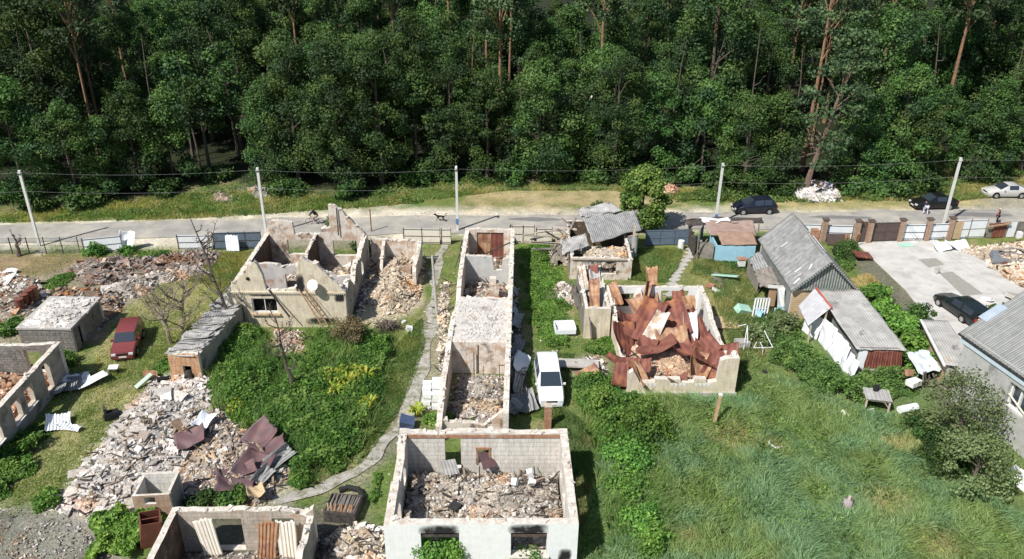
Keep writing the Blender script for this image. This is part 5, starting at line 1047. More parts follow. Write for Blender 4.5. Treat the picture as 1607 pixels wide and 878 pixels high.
for i, (px, py, h, lb) in enumerate(POL):
    c = P(px, py); T = thing('utility_pole', lb, 'utility pole', (*c, 0), 0, 'utility poles along the road')
    MB().box((0, 0, h/2), (.22, .17, h)).build('shaft', polem, T)
    MB().box((0, -.0, h-.35), (1.0, .07, .08)).build('crossarm', darkmetal, T) if i in (4,) else MB().box((0, -.12, h-.3), (.3, .07, .08)).build('crossarm', darkmetal, T)
    if i in (2, 3): MB().box((0, -.13, 1.0), (.26, .1, .5)).build('blue_box', pm('blue_plastic', (.08, .18, .4), (.1, .2, .42), 2.), T)
    if i == 2: MB().box((0, -.3, h+.05), (.18, .6, .12)).build('lamp_head', white, T)
    mb = MB()
    for k in (-.1, .1): mb.tube([(k, -.17, h-.28), (k, -.17, h-.15)], .03, 6)
    mb.build('insulators', white, T); tops.append(Vector((c[0], c[1]-.17, h-.15)))
tops = [tops[0]+Vector((-24, -2.5, 0))]+tops+[tops[-1]+Vector((24, 2.5, .2))]
for k, (dz, nm) in enumerate(((0, 'upper'), (-1.7, 'lower'))):
    mb = MB()
    for a, b in zip(tops[:-1], tops[1:]):
        pts = [a.lerp(b, t/10)+Vector((0, -.05*k, dz-.35*(1-(2*t/10-1)**2))) for t in range(11)]
        mb.tube(pts, .006, 4, caps=False)
    tag(mb.build('power_line', pm('grey_cable', (.3, .3, .3)) ), nm+' of the two thin cables strung between the roadside poles', 'cable')
q = P(583, 364); tag(MB().box((0, 0, 1.), (.09, .09, 2.6)).build('steel_post', rustdark, loc=(*q, 0)), 'lone rusty steel post at the road behind the courtyard wall', 'post')
q = P(680, 490); T = thing('leaning_pole', 'old grey concrete pole standing beside the garden path with a short cross piece', 'pole', (*P(686, 496), 0), 0)
MB().tube([(0, 0, 0), (-.25, .3, 5.0)], [.12, .09], 8).build('shaft', concrete, T); MB().box((-.25, .3, 4.85), (.9, .08, .08)).build('crossarm', wood, T)
# ============================================================ CARS
def carpaint(name, c, rough=.25):
    return pm(name, c, tuple(x*.9 for x in c), 3., rough=rough, bump=0, spec=.6)
def car(name, label, loc, rz, L, W, H, st, paint, wb, glass_between, hw=.32, group='parked cars', plate=None, tail=True, head=True, side_cuts=()):
    """st: stations from front to rear (x from the front, z belt, z top, half-width ratio at the top)"""
    T = thing(name, label, 'car', loc, rz, group); hw2 = W/2
    V = []; zb = .22
    for (x, zbelt, zt, wt, wbm) in st:
        w = hw2*wbm; X = L/2-x
        V += [(X, -w*.9, zb), (X, -w, zb+.22), (X, -w*1.0, zbelt-.12), (X, -w*.96, zbelt), (X, -w*wt, zt), (X, 0, zt+.02), (X, w*wt, zt), (X, w*.96, zbelt), (X, w*1.0, zbelt-.12), (X, w, zb+.22), (X, w*.9, zb)]
    n = len(st); Fs = [(i*11+k, i*11+(k+1) % 11, (i+1)*11+(k+1) % 11, (i+1)*11+k) for i in range(n-1) for k in range(11)]
    mb = MB(); mb.add(V, np.array(Fs)); mb.add(V[:11], [tuple(range(11))[::-1]]); mb.add(V[-11:], [tuple(range(11))])
    mb.build('body', paint, T, smooth=38)
    Vv = [Vector(v) for v in V]
    def pane(nm, q, ins=.07, off=.012):
        c = sum(q, Vector())/4; nr = (q[1]-q[0]).cross(q[3]-q[0]).normalized()
        if nr.dot(c-Vector((0, 0, .7))) < 0: nr = -nr
        pts = [p.lerp(c, ins)+nr*off for p in q]
        m = MB().add([tuple(p) for p in pts]+[tuple(p-nr*.03) for p in pts], [(0, 1, 2, 3), (7, 6, 5, 4), (0, 4, 5, 1), (1, 5, 6, 2), (2, 6, 7, 3), (3, 7, 4, 0)]); m.build(nm, glassm, T)
    ws, sides, rw = glass_between
    for (i, nm) in ((ws, 'windscreen'), (rw, 'rear_window')):
        if i is not None: pane(nm, [Vv[i*11+4], Vv[i*11+6], Vv[(i+1)*11+6], Vv[(i+1)*11+4]], .07, .045)
    for i in sides:
        for a, b in ((3, 4), (7, 6)): pane('side_window', [Vv[i*11+a], Vv[(i+1)*11+a], Vv[(i+1)*11+b], Vv[i*11+b]], .1)
    for x in wb:
        for s in (-1, 1):
            X = L/2-x; a = MB().tube([(X, s*(hw2-.20), hw), (X, s*(hw2+.012), hw)], hw+.0, 18).build('wheel', tyre, T)
            MB().tube([(X, s*(hw2+.005), hw), (X, s*(hw2+.03), hw)], hw*.62, 12).build('rim', rimm, a)
            MB().tube([(X, s*(hw2-.25), hw+.03), (X, s*(hw2+.004), hw+.03)], hw+.07, 18).build('wheel_arch', dark, T)
    for s in (-1, 1):
        if head: MB().box((L/2-.1, s*(hw2*.68), .62), (.25, W*.17, .14), jit=.02, rng=RNG(1)).build('headlight', lampm, T)
        if tail: MB().box((-L/2+.06, s*(hw2*.78), .82), (.16, W*.13, .2)).build('tail_light', redpaint_l, T)
        MB().box((L/2-st[ws][0]-.35, s*(hw2+.06), st[ws][1]+.08), (.12, .16, .11), jit=.02, rng=RNG(2)).build('mirror', paint, T)
    MB().box((L/2-.02, 0, .42), (.1, W*.8, .2)).build('front_bumper', pm('bumper', (.05, .05, .05)) if False else paint, T)
    MB().box((L/2+.04, 0, .42), (.02, .5, .11)).build('number_plate', white, T); MB().box((-L/2-.01, 0, .5), (.03, .5, .11)).build('number_plate', white, T)
    MB().box((L/2-.015, 0, .6), (.08, W*.42, .10)).build('grille', dark, T)
    return T
HATCH = [(0, .5, .58, .8, .86), (.12, .72, .74, .9, .93), (.95, .92, .98, .88, 1.), (1.9, .98, 1.5, .74, 1.), (2.9, 1.0, 1.56, .74, 1.), (3.75, 1.02, 1.52, .74, 1.), (4.25, .95, 1.0, .9, .96), (4.32, .5, .6, .9, .9)]
SEDAN = [(0, .5, .58, .8, .84), (.15, .70, .73, .9, .93), (1.25, .90, .95, .88, 1.), (2.1, .95, 1.42, .74, 1.), (3.2, .97, 1.43, .74, 1.), (3.95, .98, 1.05, .86, 1.), (4.45, .95, .98, .88, .96), (4.55, .5, .6, .88, .9)]
WAGON = [(0, .5, .58, .8, .84), (.15, .68, .72, .9, .93), (1.35, .88, .94, .88, 1.), (2.1, .93, 1.42, .74, 1.), (3.2, .95, 1.46, .74, 1.), (4.4, .97, 1.42, .74, 1.), (4.72, .9, 1.35, .74, .98), (4.76, .5, .6, .9, .95)]
VAN = [(0, .5, .6, .8, .86), (.15, .78, .82, .9, .93), (.95, 1.02, 1.1, .86, 1.), (1.9, 1.08, 1.68, .76, 1.), (3.0, 1.1, 1.74, .78, 1.), (4.2, 1.12, 1.72, .78, 1.), (4.45, 1.0, 1.62, .78, .98), (4.5, .5, .6, .9, .94)]
OLDW = [(0, .45, .5, .9, .93), (.08, .74, .76, .92, .95), (1.15, .88, .93, .9, 1.), (1.75, .92, 1.42, .78, 1.), (2.8, .94, 1.46, .78, 1.), (3.9, .95, 1.45, .78, 1.), (4.05, .9, 1.35, .8, .99), (4.1, .5, .6, .92, .97)]
def at(px, py): return (*P(px, py), 0)
car('parked_car', 'dark navy hatchback parked on the far side of the road beneath the trees', at(1182, 333), pi+.09, 4.32, 1.76, 1.56, HATCH, carpaint('navy_paint', (.012, .014, .028)), (.78, 3.5), (2, (3, 4), 5))
car('parked_car', 'black saloon parked across the road with a person bending by its bonnet', at(1463, 326), pi+.10, 4.55, 1.78, 1.43, SEDAN, carpaint('black_paint', (.010, .010, .011)), (.85, 3.6), (2, (3,), 4))
car('parked_car', 'silver and beige saloon on the gravel at the right edge', at(1576, 308), pi+.02, 4.55, 1.72, 1.43, SEDAN, carpaint('silver_paint', (.50, .50, .48)), (.85, 3.6), (2, (3,), 4))
car('parked_car', 'old red estate car parked on the yellow grass', at(203, 545), radians(-77), 4.1, 1.66, 1.46, OLDW, carpaint('faded_red_paint', (.19, .045, .045), .35), (.75, 3.2), (2, (3, 4), None))
car('parked_car', 'white people carrier parked in the grass beside the rusty-sheet house', at(861, 612), radians(-87), 4.5, 1.72, 1.74, VAN, carpaint('white_car_paint', (.80, .81, .82)), (.85, 3.6), (2, (3, 4), None))
T = car('parked_car', 'dark green-black estate car with its tailgate open on the concrete yard', (35.5, 57.0, 0), radians(102), 4.76, 1.8, 1.46, WAGON, carpaint('green_black_paint', (.012, .018, .018)), (.85, 3.6), (2, (3, 4), None), tail=True)
MB().box((-2.37, 0, 1.02), (.05, 1.25, .55)).build('boot_cavity_plate', dark, T)  # black plate stands in for the shaded boot cavity
MB().box((-2.42, 0, .78), (.1, 1.1, .32)).build('boot_load', pm('white_red_box', (.7, .66, .64), (.6, .2, .2), 5., amp=(.5, .6)), T)
g = MB().box((-2.65, 0, 1.46), (.7, 1.35, .05), rot=(0, radians(4), 0)).build('tailgate', T.children[0].data.materials[0], T); MB().box((-2.65, 0, 1.50), (.45, 1.1, .02), rot=(0, radians(4), 0)).build('tailgate_window', glassm, g)
# burnt wreck at the right edge
T = thing('burnt_car', 'grey burnt-out car wreck lying in the rubble at the right edge', 'car wreck', (*P(1598, 420), .2), radians(-20))
wm = pm('burnt_grey_steel', (.15, .17, .19), (.22, .235, .25), 2., rough=.7, c3=(.25, .14, .09), s3=1.5, t3=(.55, .65))
V = []; 
for (x, zbelt, zt, wt, wbm) in SEDAN[:]: w = .86*wbm; X = 2.2-x; V += [(X, -w*.9, .15), (X, -w, .4), (X, -w*.96, zbelt*.85), (X, w*.96, zbelt*.85), (X, w, .4), (X, w*.9, .15)]
mb = MB().add(V, np.array([(i*6+k, i*6+k+1, (i+1)*6+k+1, (i+1)*6+k) for i in range(7) for k in (0, 1, 3, 4)]+[(i*6+2, i*6+3, (i+1)*6+3, (i+1)*6+2) for i in (0, 1, 5, 6)])); mb.build('body', wm, T)
mb = MB()
for s in (-.72, .72): mb.tube([(.95, s, .8), (.1, s*.85, 1.3), (-1.0, s*.85, 1.3), (-1.75, s, .82)], .05, 6); mb.tube([(-.4, s, .8), (-.4, s*.85, 1.3)], .04, 6)
mb.tube([(.1, -.6, 1.3), (.1, .6, 1.3)], .04); mb.tube([(-1, -.6, 1.3), (-1, .6, 1.3)], .04); mb.build('roof_pillars', wm, T)
for x in (1.3, -1.3):
    for s in (-.8, .8): MB().tube([(x, s, .28), (x, s*1.12, .28)], .27, 12).build('wheel_rim', rustdark, T)

# ============================================================ PEOPLE AND THE DOG
def skin(name, pts, edges, rad, mat, parent, sub=1, root=0):
    me = bpy.data.meshes.new(name); me.from_pydata([tuple(p) for p in pts], edges, []); o = bpy.data.objects.new(name, me); link(o, parent)
    me.materials.append(mat); md = o.modifiers.new('s', 'SKIN'); md.use_smooth_shade = True
    if not me.skin_vertices: me.attributes  # layer made with the modifier
    for i, v in enumerate(me.skin_vertices[0].data): v.radius = (rad[i], rad[i]) if not hasattr(rad[i], '__len__') else rad[i]; v.use_root = (i == root)
    sb = o.modifiers.new('b', 'SUBSURF'); sb.levels = sub; sb.render_levels = sub; return o
skinc = pm('skin', (.45, .27, .19), rough=.6, bump=0); hairc = pm('dark_hair', (.03, .022, .018), rough=.8, bump=0)
def person(label, loc, rz, J, top, bottom, hair=hairc, seat=False):
    """J: joints dict: pelvis chest neck head shoulderL/R elbowL/R handL/R hipL/R kneeL/R footL/R toeL/R, facing +x"""
    T = thing('person', label, 'person', loc, rz); names = ['pelvis', 'chest', 'neck', 'head', 'crown', 'shL', 'elL', 'haL', 'shR', 'elR', 'haR', 'hiL', 'knL', 'foL', 'toL', 'hiR', 'knR', 'foR', 'toR']
    J = {k: Vector(v) for k, v in J.items()}; pts = [J[k] for k in names]; N = {k: i for i, k in enumerate(names)}
    ed = [('pelvis', 'chest'), ('chest', 'neck'), ('neck', 'head'), ('head', 'crown')]+[e for s in 'LR' for e in (('chest', 'sh'+s), ('sh'+s, 'el'+s), ('el'+s, 'ha'+s), ('pelvis', 'hi'+s), ('hi'+s, 'kn'+s), ('kn'+s, 'fo'+s), ('fo'+s, 'to'+s))]
    R = dict(pelvis=(.15, .11), chest=(.16, .11), neck=.05, head=.095, crown=.075, sh=.06, el=.042, ha=.032, hi=.09, kn=.06, fo=.04, to=.035)
    rad = [R.get(k, R.get(k[:2])) for k in names]; edges = [(N[a], N[b]) for a, b in ed]
    for s in 'LR':      # palm and five fingers
        d = (J['ha'+s]-J['el'+s]).normalized(); sd = d.cross(Vector((0, 0, 1)) if abs(d.z) < .8 else Vector((1, 0, 0))).normalized(); b = len(pts)
        pts.append(J['ha'+s]+d*.06); rad.append((.04, .022)); edges.append((N['ha'+s], b))
        for k in range(5):
            L = (.055, .075, .085, .078, .06)[k]; off = (k-2)*.019; q = J['ha'+s]+d*(.085 if k else .05)+sd*off*1.2; pts.append(q); rad.append(.010); edges.append((b, len(pts)-1)); pts.append(q+d*L*.9+sd*off*.4); rad.append(.008); edges.append((len(pts)-2, len(pts)-1))
    skin('body', pts, edges, rad, skinc, T)
    def cloth(nm, ks, es, rr, mat): skin(nm, [J[k] for k in ks], [(ks.index(a), ks.index(b)) for a, b in es], rr, mat, T)
    cloth('jacket', ['pelvis', 'chest', 'neck', 'shL', 'elL', 'shR', 'elR', 'haL', 'haR'], [('pelvis', 'chest'), ('chest', 'neck'), ('chest', 'shL'), ('shL', 'elL'), ('elL', 'haL'), ('chest', 'shR'), ('shR', 'elR'), ('elR', 'haR')], [.18, .19, .055, .085, .06, .085, .06, .04, .04], top)
    cloth('trousers', ['pelvis', 'hiL', 'knL', 'foL', 'hiR', 'knR', 'foR'], [('pelvis', 'hiL'), ('hiL', 'knL'), ('knL', 'foL'), ('pelvis', 'hiR'), ('hiR', 'knR'), ('knR', 'foR')], [.16, .115, .08, .06, .115, .08, .06], bottom)
    c = J['head'].lerp(J['crown'], .7); skin('hair', [c+Vector((-.03, 0, -.03)), c+Vector((-.01, 0, .055))], [(0, 1)], [.105, .08], hair, T)
    f = (J['head']+Vector((.1, 0, 0))); m = MB()
    for s in (-.035, .035): m.box((f.x-.012, s+f.y, f.z+.03), (.02, .025, .014))
    m.build('eyes', dark, T); MB().box((f.x+.005, f.y, f.z-.005), (.04, .025, .04), jit=.01, rng=RNG(1)).build('nose', skinc, T)
    return T
STAND = dict(pelvis=(0, 0, .95), chest=(.0, 0, 1.3), neck=(.0, 0, 1.5), head=(.03, 0, 1.60), crown=(.02, 0, 1.69), shL=(0, .19, 1.42), elL=(-.03, .25, 1.13), haL=(.08, .26, .90), shR=(0, -.19, 1.42), elR=(-.02, -.25, 1.13), haR=(.16, -.22, .98), hiL=(0, .09, .9), knL=(.03, .1, .5), foL=(-.02, .11, .08), toL=(.14, .12, .04), hiR=(0, -.09, .9), knR=(-.02, -.1, .5), foR=(-.1, -.11, .08), toR=(.06, -.12, .04))
BEND = dict(pelvis=(-.12, 0, .93), chest=(.22, 0, 1.08), neck=(.40, 0, 1.16), head=(.52, 0, 1.17), crown=(.57, 0, 1.22), shL=(.28, .18, 1.1), elL=(.42, .22, .88), haL=(.58, .15, .78), shR=(.28, -.18, 1.1), elR=(.42, -.22, .86), haR=(.6, -.12, .76), hiL=(-.1, .1, .9), knL=(.02, .16, .5), foL=(-.08, .2, .08), toL=(.08, .22, .04), hiR=(-.1, -.1, .9), knR=(.0, -.18, .5), foR=(-.14, -.22, .08), toR=(.02, -.24, .04))
RIDE = dict(pelvis=(-.22, 0, 1.02), chest=(.06, 0, 1.32), neck=(.20, 0, 1.48), head=(.28, 0, 1.56), crown=(.29, 0, 1.65), shL=(.12, .19, 1.4), elL=(.32, .23, 1.2), haL=(.50, .24, 1.06), shR=(.12, -.19, 1.4), elR=(.32, -.23, 1.2), haR=(.50, -.24, 1.06), hiL=(-.18, .09, .98), knL=(.18, .12, .82), foL=(.06, .12, .42), toL=(.2, .12, .4), hiR=(-.18, -.09, .98), knR=(.14, -.12, .66), foR=(-.02, -.12, .25), toR=(.12, -.12, .23))
navy = pm('navy_cloth', (.02, .025, .045), bump=0); blk = pm('black_cloth', (.012, .012, .014), bump=0); lil = pm('pale_lilac_cloth', (.52, .50, .58), bump=0); maroon = pm('maroon_cloth', (.09, .02, .025), bump=0); beige = pm('beige_cloth', (.42, .33, .26), bump=0)
person('person in a dark top and pale lilac trousers bending over beside the black saloon', at(1451, 337), radians(75), BEND, navy, lil)
person('person in dark maroon clothes and white cap standing on the road edge', at(1563, 352), radians(160), STAND, maroon, blk, hair=white)
person('person in a black shirt and beige trousers riding the bicycle towards the left', at(495, 353), pi+.05, RIDE, blk, beige)
T = thing('bicycle', 'dark bicycle ridden along the road behind the cream gable house', 'bicycle', at(495, 353), pi+.05)
for x in (.58, -.5):
    m = MB(); m.tube([(x+.33*cos(t*pi/10), 0, .34+.33*sin(t*pi/10)) for t in range(21)], .022, 5, caps=False); w = m.build('wheel', tyre, T)
    m = MB()
    for t in range(8): m.tube([(x, 0, .34), (x+.32*cos(t*pi/4), 0, .34+.32*sin(t*pi/4))], .005, 3)
    m.build('spokes', rimm, w)
m = MB()
for a, b in [((-.5, 0, .34), (-.22, 0, .9)), ((-.5, 0, .34), (.0, 0, .32)), ((0, 0, .32), (-.2, 0, .86)), ((0, 0, .32), (.42, 0, .82)), ((-.18, 0, .82), (.42, 0, .86)), ((.42, 0, .8), (.58, 0, .34)), ((.42, 0, .8), (.4, 0, 1.02))]: m.tube([a, b], .022, 6)
m.build('frame', pm('purple_frame', (.15, .08, .16), rough=.4), T); MB().box((-.22, 0, .93), (.26, .15, .06), jit=.02, rng=RNG(1)).build('saddle', blk, T); MB().tube([(.48, -.28, 1.02), (.4, -.1, 1.04), (.4, .1, 1.04), (.48, .28, 1.02)], .018).build('handlebar', darkmetal, T)
T = thing('dog', 'black dog trotting left along the asphalt road', 'dog', at(691, 348), pi-.03)
dp = [(-.32, 0, .56), (-.1, 0, .58), (.16, 0, .56), (.32, 0, .60), (.42, 0, .70), (.52, 0, .74), (.66, 0, .70), (-.42, 0, .58), (-.56, 0, .66), (-.72, 0, .74)]
de = [(0, 1), (1, 2), (2, 3), (3, 4), (4, 5), (5, 6), (0, 7), (7, 8), (8, 9)]; dr = [.10, .095, .13, .10, .075, .085, .035, .04, .028, .02]
for s, fx, bx in ((.08, .22, -.16), (-.08, -.2, .14)):
    b = len(dp); dp += [(.22, s, .46), (.22+fx*.4, s, .28), (.2+fx, s, .05), (.26+fx, s, .02)]; dr += [.06, .032, .022, .026]; de += [(2, b), (b, b+1), (b+1, b+2), (b+2, b+3)]
    b = len(dp); dp += [(-.32, s, .46), (-.24+bx*.3, s, .32), (-.44+bx, s, .2), (-.38+bx, s, .04), (-.32+bx, s, .02)]; dr += [.075, .045, .026, .022, .026]; de += [(0, b), (b, b+1), (b+1, b+2), (b+2, b+3), (b+3, b+4)]
for s in (.05, -.05): b = len(dp); dp += [(.47, s, .84)]; dr += [.02]; de += [(5, b)]
skin('body', dp, de, dr, pm('black_fur', (.014, .013, .012), bump=.3), T)

# ============================================================ SMALL THINGS
T = thing('work_table', 'weathered wooden table with slatted top standing in the long grass', 'table', (*P(1372, 640), 0), radians(-12))
r = RNG(5)
for i in range(6): MB().box((-.68+i*.27, 0, 1.02), (.255, 1.35, .05), jit=.02, rng=r).build('top_board', slate2, T)
for x in (-.7, .7):
    for y in (-.55, .55): MB().box((x, y, .5), (.1, .1, 1.), ).build('leg', palewood, T)
MB().box((0, -.55, .9), (1.35, .06, .1)).build('rail', palewood, T); MB().tube([(.35, -.55, .88), (.68, -.55, .45)], .03).build('brace', palewood, T)
T = thing('bucket', 'black bucket standing on the wooden table', 'bucket', (*P(1374, 613, 1.05), 1.05), 0); MB().tube([(0, 0, 0), (0, 0, .36)], [.17, .20], 14).build('pail', tyre, T); MB().tube([(.21*cos(t*pi/8), 0, .36+.1*sin(t*pi/8)) for t in range(9)], .012, 4).build('handle', darkmetal, T)
T = thing('brick_post', 'slanting rusty brown post in front of the rusty-sheet house', 'post', (*P(1119, 673), 0), 0); MB().box((.18, .35, 1.0), (.17, .17, 2.15), rot=(radians(-18), radians(10), 0)).build('shaft', rawwood, T); MB().box((.37, .70, 2.08), (.22, .22, .1)).build('pale_cap', white, T)
T = thing('brick_column', 'square red brick column standing just in front of the white people carrier', 'column', (*P(859, 672), 0), .05); MB().box((0, 0, .85), (.42, .42, 1.7)).build('shaft', redbrick, T); MB().box((0, 0, 1.73), (.44, .44, .06), jit=.03, rng=RNG(3)).build('cap', palewood, T)
T = thing('garden_scarecrow', 'lilac-grey cloth wrapped garden post in the long grass', 'scarecrow', (*P(1328, 804), 0), 0)
def fn(u, v): rr = (.16+.10*np.sin(v*2.6))*(1+.15*np.sin(u*18)); return rr*np.cos(u*2*pi), rr*np.sin(u*2*pi)*.8, v*.95
MB().grid(fn, 16, 8).build('cloth_body', pm('lilac_grey_cloth', (.34, .27, .30), (.42, .35, .37), 4.), T, smooth=True); MB().tube([(0, 0, .9), (0, 0, 1.12)], [.11, .07], 10).build('head', palewood, T); MB().tube([(-.38, 0, .55), (0, -.02, .75), (.4, .02, .5)], .035).build('arm_stick', deadbark, T)
def stone(nm, lb, px, py, s, mat, seed, cat='stone', z=.1, rot=None): r = RNG(seed); tag(MB().box((0, 0, 0), s, rot=rot or (r.normal()*.2, r.normal()*.2, r.random()*3), jit=min(s)*.3, rng=r).build(nm, mat, loc=(*P(px, py), z)), lb, cat)
q = P(1217, 700); tag(MB().tube([(.4*cos(t), .4*sin(t), .06) for t in np.linspace(2.4, 5.6, 9)], [.03, .06, .08, .09, .09, .09, .08, .06, .03], 7).build('white_tyre_arc', white, loc=(*q, .1)), 'white curved piece like half a ring in the long grass', 'ring piece')
stone('white_plate', 'round white plate lying in the grass right of the rusty-sheet house', 1175, 648, (.35, .35, .1), white, 1, 'plate')
mb = MB().tube([(0, 0, .2), (1.25, .35, .25)], .26, 10); tag(mb.build('white_roll', pm('white_plastic', (.7, .75, .74)), loc=(*P(1410, 648), .0)), 'white plastic roll lying in the grass right of the table', 'plastic roll')
stone('pale_sack', 'pale crumpled sack lying left of the wooden table', 1330, 660, (1.1, .5, .4), white, 3, 'sack', .2); stone('pale_sack', 'small pale sack leftmost in the grass before the table', 1306, 652, (.45, .35, .3), white, 4, 'sack', .15); stone('pale_sack', 'pale sack between the legs of the wooden table', 1366, 652, (.55, .4, .3), slate2, 5, 'sack', .15)
stone('grey_can', 'small dark grey canister standing in the weeds right of the crushed house', 1198, 592, (.22, .22, .5), darkmetal, 6, 'canister', .3, (0, 0, .2))
T = thing('drying_rack', 'white metal rotary drying rack standing in the weeds by the cottage', 'drying rack', (*P(1196, 558), 0), 0)
for a, b in [((0, 0, 0), (0, 0, .6)), ((-.7, 0, .62), (.7, .1, .62)), ((-.05, -.1, .62), (0, .8, .62)), ((-.7, 0, .62), (-.3, .7, .7)), ((.7, .1, .62), (.2, 1.0, 1.5)), ((-1.2, .6, 0), (-.9, 1.5, 1.6)), ((-1.0, 1.5, 1.7), (-1.5, 1.6, 1.5)), ((-.9, 1.5, 1.6), (-.9, .8, .5))]: MB().tube([a, b], .03, 6).build('tube', white, T)
T = thing('metal_basin', 'pale grey-green metal basin on the ground left of the plank fence', 'basin', (*P(886, 522), 0), radians(5))
m = MB()
for c, d in [((0, 0, .2), (1.5, 1.2, .06)), ((0, .6, .45), (1.5, .06, .5)), ((0, -.6, .38), (1.5, .06, .36)), ((-.75, 0, .42), (.06, 1.14, .45)), ((.75, 0, .42), (.06, 1.14, .45))]: m.box(c, d)
m.build('tub', palepanel, T)
T = thing('trough_table', 'grey concrete slab table among the weeds left of the crushed house', 'table', (*P(905, 580), 0), 0); MB().box((0, 0, .5), (3.0, 1.0, .1), rot=(0, 0, -.05)).build('slab', concrete, T); 
for x in (-1.2, 1.2): MB().box((x, 0, .22), (.2, .8, .44)).build('leg', concrete, T)
stone('rust_lid', 'rusty brown oil drum lid leaning in the left debris field', 133, 420, (1.0, .1, .6), rust, 8, 'metal lid', .4, (.3, 0, 0))
T = thing('oil_drums', 'row', 'x') if False else None
for i, (px, py, lb) in enumerate([(35, 490, 'rusty oil drum nearest the left edge, front of the drum row'), (42, 483, 'second rusty oil drum from the front of the drum row'), (49, 476, 'third rusty oil drum from the front of the drum row'), (57, 471, 'rearmost and brightest orange oil drum of the row')]):
    T = thing('oil_drum', lb, 'drum', (*P(px, py), 0), 0, 'rusty oil drums in a row'); MB().tube([(0, 0, 0), (0, 0, 1.15)], .3, 16).build('barrel', rust if i < 3 else rustor, T)
    for z in (.38, .76, 1.13): MB().tube([(0, 0, z), (0, 0, z+.03)], .315, 16).build('hoop', rustdark, T)
T = thing('small_stool', 'small white-topped stool standing in front of the red car', 'stool', (*P(180, 586), 0), .2); MB().box((0, 0, .5), (.62, .5, .05), rot=(.1, .05, 0)).build('seat', white, T)
for x in (-.2, .2):
    for y in (-.15, .15): MB().box((x, y, .24), (.06, .06, .48)).build('leg', darkmetal, T)
T = thing('dark_armchair', 'dark burnt seat lying at the rubble edge below the yellow grass', 'seat', (*P(176, 655), 0), .6); MB().box((0, 0, .25), (.8, .7, .4), jit=.2, rng=RNG(3)).build('cushion', blk, T); MB().box((-.3, .1, .5), (.2, .7, .5), jit=.15, rng=RNG(4)).build('back', darkmetal, T)
stone('mint_plank', 'pale green plank leaning at the top of the white rubble slope', 227, 606, (.3, 1.3, .08), pm('pale_green_paint', (.42, .5, .42)), 9, 'plank', .4, (.4, .2, -.6)); stone('copper_box', 'copper brown open box at the top of the white rubble slope', 237, 596, (.9, .6, .2), rustor, 10, 'box', .4, (.3, .3, .4)); stone('dark_bag', 'dark bag lying below the brick end of the slate shed', 258, 603, (.7, .35, .3), blk, 12, 'bag', .3)
stone('blue_crate_box', 'dark blue box at the upper left corner of the white block house', 638, 672, (.9, .7, .6), pm('navy_sheet', (.05, .08, .16), (.08, .11, .19), 3., rough=.5), 13, 'box', .4, (.2, .3, .2))
for i, (px, py, w, l, rt, mt, lb) in enumerate([(300, 692, 1.7, 1.2, (20, -12, 20), purplesheet, 'dark bent roof sheet on the white rubble left of the door panel'), (322, 666, 1.0, 1.5, (4, 0, -15), palepanel, 'pale grey door panel lying on the rubble'), (316, 682, 1.3, .8, (10, 5, -12), darkmetal, 'dark grey plate below the pale door panel'),
    (408, 690, 1.6, 2.0, (35, 20, -40), purplesheet, 'maroon sheet with upturned tip at the weed edge'), (418, 708, 2.2, 1.3, (10, -10, 15), purplesheet, 'flat maroon sheet, second from the weeds'), (400, 735, 1.8, 2.0, (12, 12, -10), purplesheet, 'large curled maroon sheet in the middle of the sheet heap'), (372, 745, 2.2, .9, (12, -8, 18), purplesheet, 'narrow maroon sheet pointing left over the rubble'), (370, 766, 2.0, 1.0, (16, 8, 12), purplesheet, 'lowest maroon sheet of the heap'), (412, 752, .7, 1.3, (25, 40, -20), slate, 'grey slate slab standing at the right of the maroon sheets'), (402, 776, .9, .8, (5, 0, 20), orangeboard, 'yellowish torn sheet at the path edge below the maroon heap'),
    (440, 722, .9, 1.6, (20, 30, -30), slate, 'pale broken slate slab at the weed edge')]):
    o = sheet(None, 'roof_sheet', (0, 0, 0), w, l, [radians(a) for a in rt], .35, mt, 300+i, .12, uvs=1.5); o.location = (*P(px, py, .5), .75); tag(o, lb, 'roof sheet', 'sheets lying on the lower left rubble')
for i, (px, py, w, l, rt, mt, lb) in enumerate([(812, 548, .8, 1.7, (35, 45, 10), slate, 'tilted slate sheet against the long ruin, farthest of five'), (818, 572, 1.1, 1.6, (20, 35, -5), palepanel, 'pale curled sheet beside the white people carrier'), (806, 575, .9, 1.9, (30, 55, 0), slate, 'steep slate sheet right under the long ruin wall'), (812, 606, .9, 1.9, (25, 50, 15), slate, 'slate sheet leaning below the pale curled one'), (820, 636, 1.3, 1.6, (8, 8, 10), newslate, 'corrugated sheets lying flat at the near corner of the long ruin'), (806, 642, 1.0, .9, (20, -15, 50), slate2, 'short slate piece at the near corner of the long ruin'), (833, 630, .5, 1.9, (15, 30, 18), slate, 'thin slate strip nearest the white people carrier'),
    (812, 505, .7, 1.6, (15, 20, -10), slate2, 'white torn sheet lying beside the middle of the long ruin'), (806, 490, .5, 1.0, (15, 30, 30), white, 'small white torn strip beside the long ruin'), (803, 432, .25, 2.6, (10, 0, 12), palewood, 'two pale boards in the grass beside the long ruin')]):
    o = sheet(None, 'slate_sheet', (0, 0, 0), w, l, [radians(a) for a in rt], .2, mt, 330+i, .07, corr=.03 if mt in (slate, newslate) else 0, uvs=2); o.location = (*P(px, py, .3), .5); tag(o, lb, 'slate sheet', 'broken sheets along the right side of the long ruin')
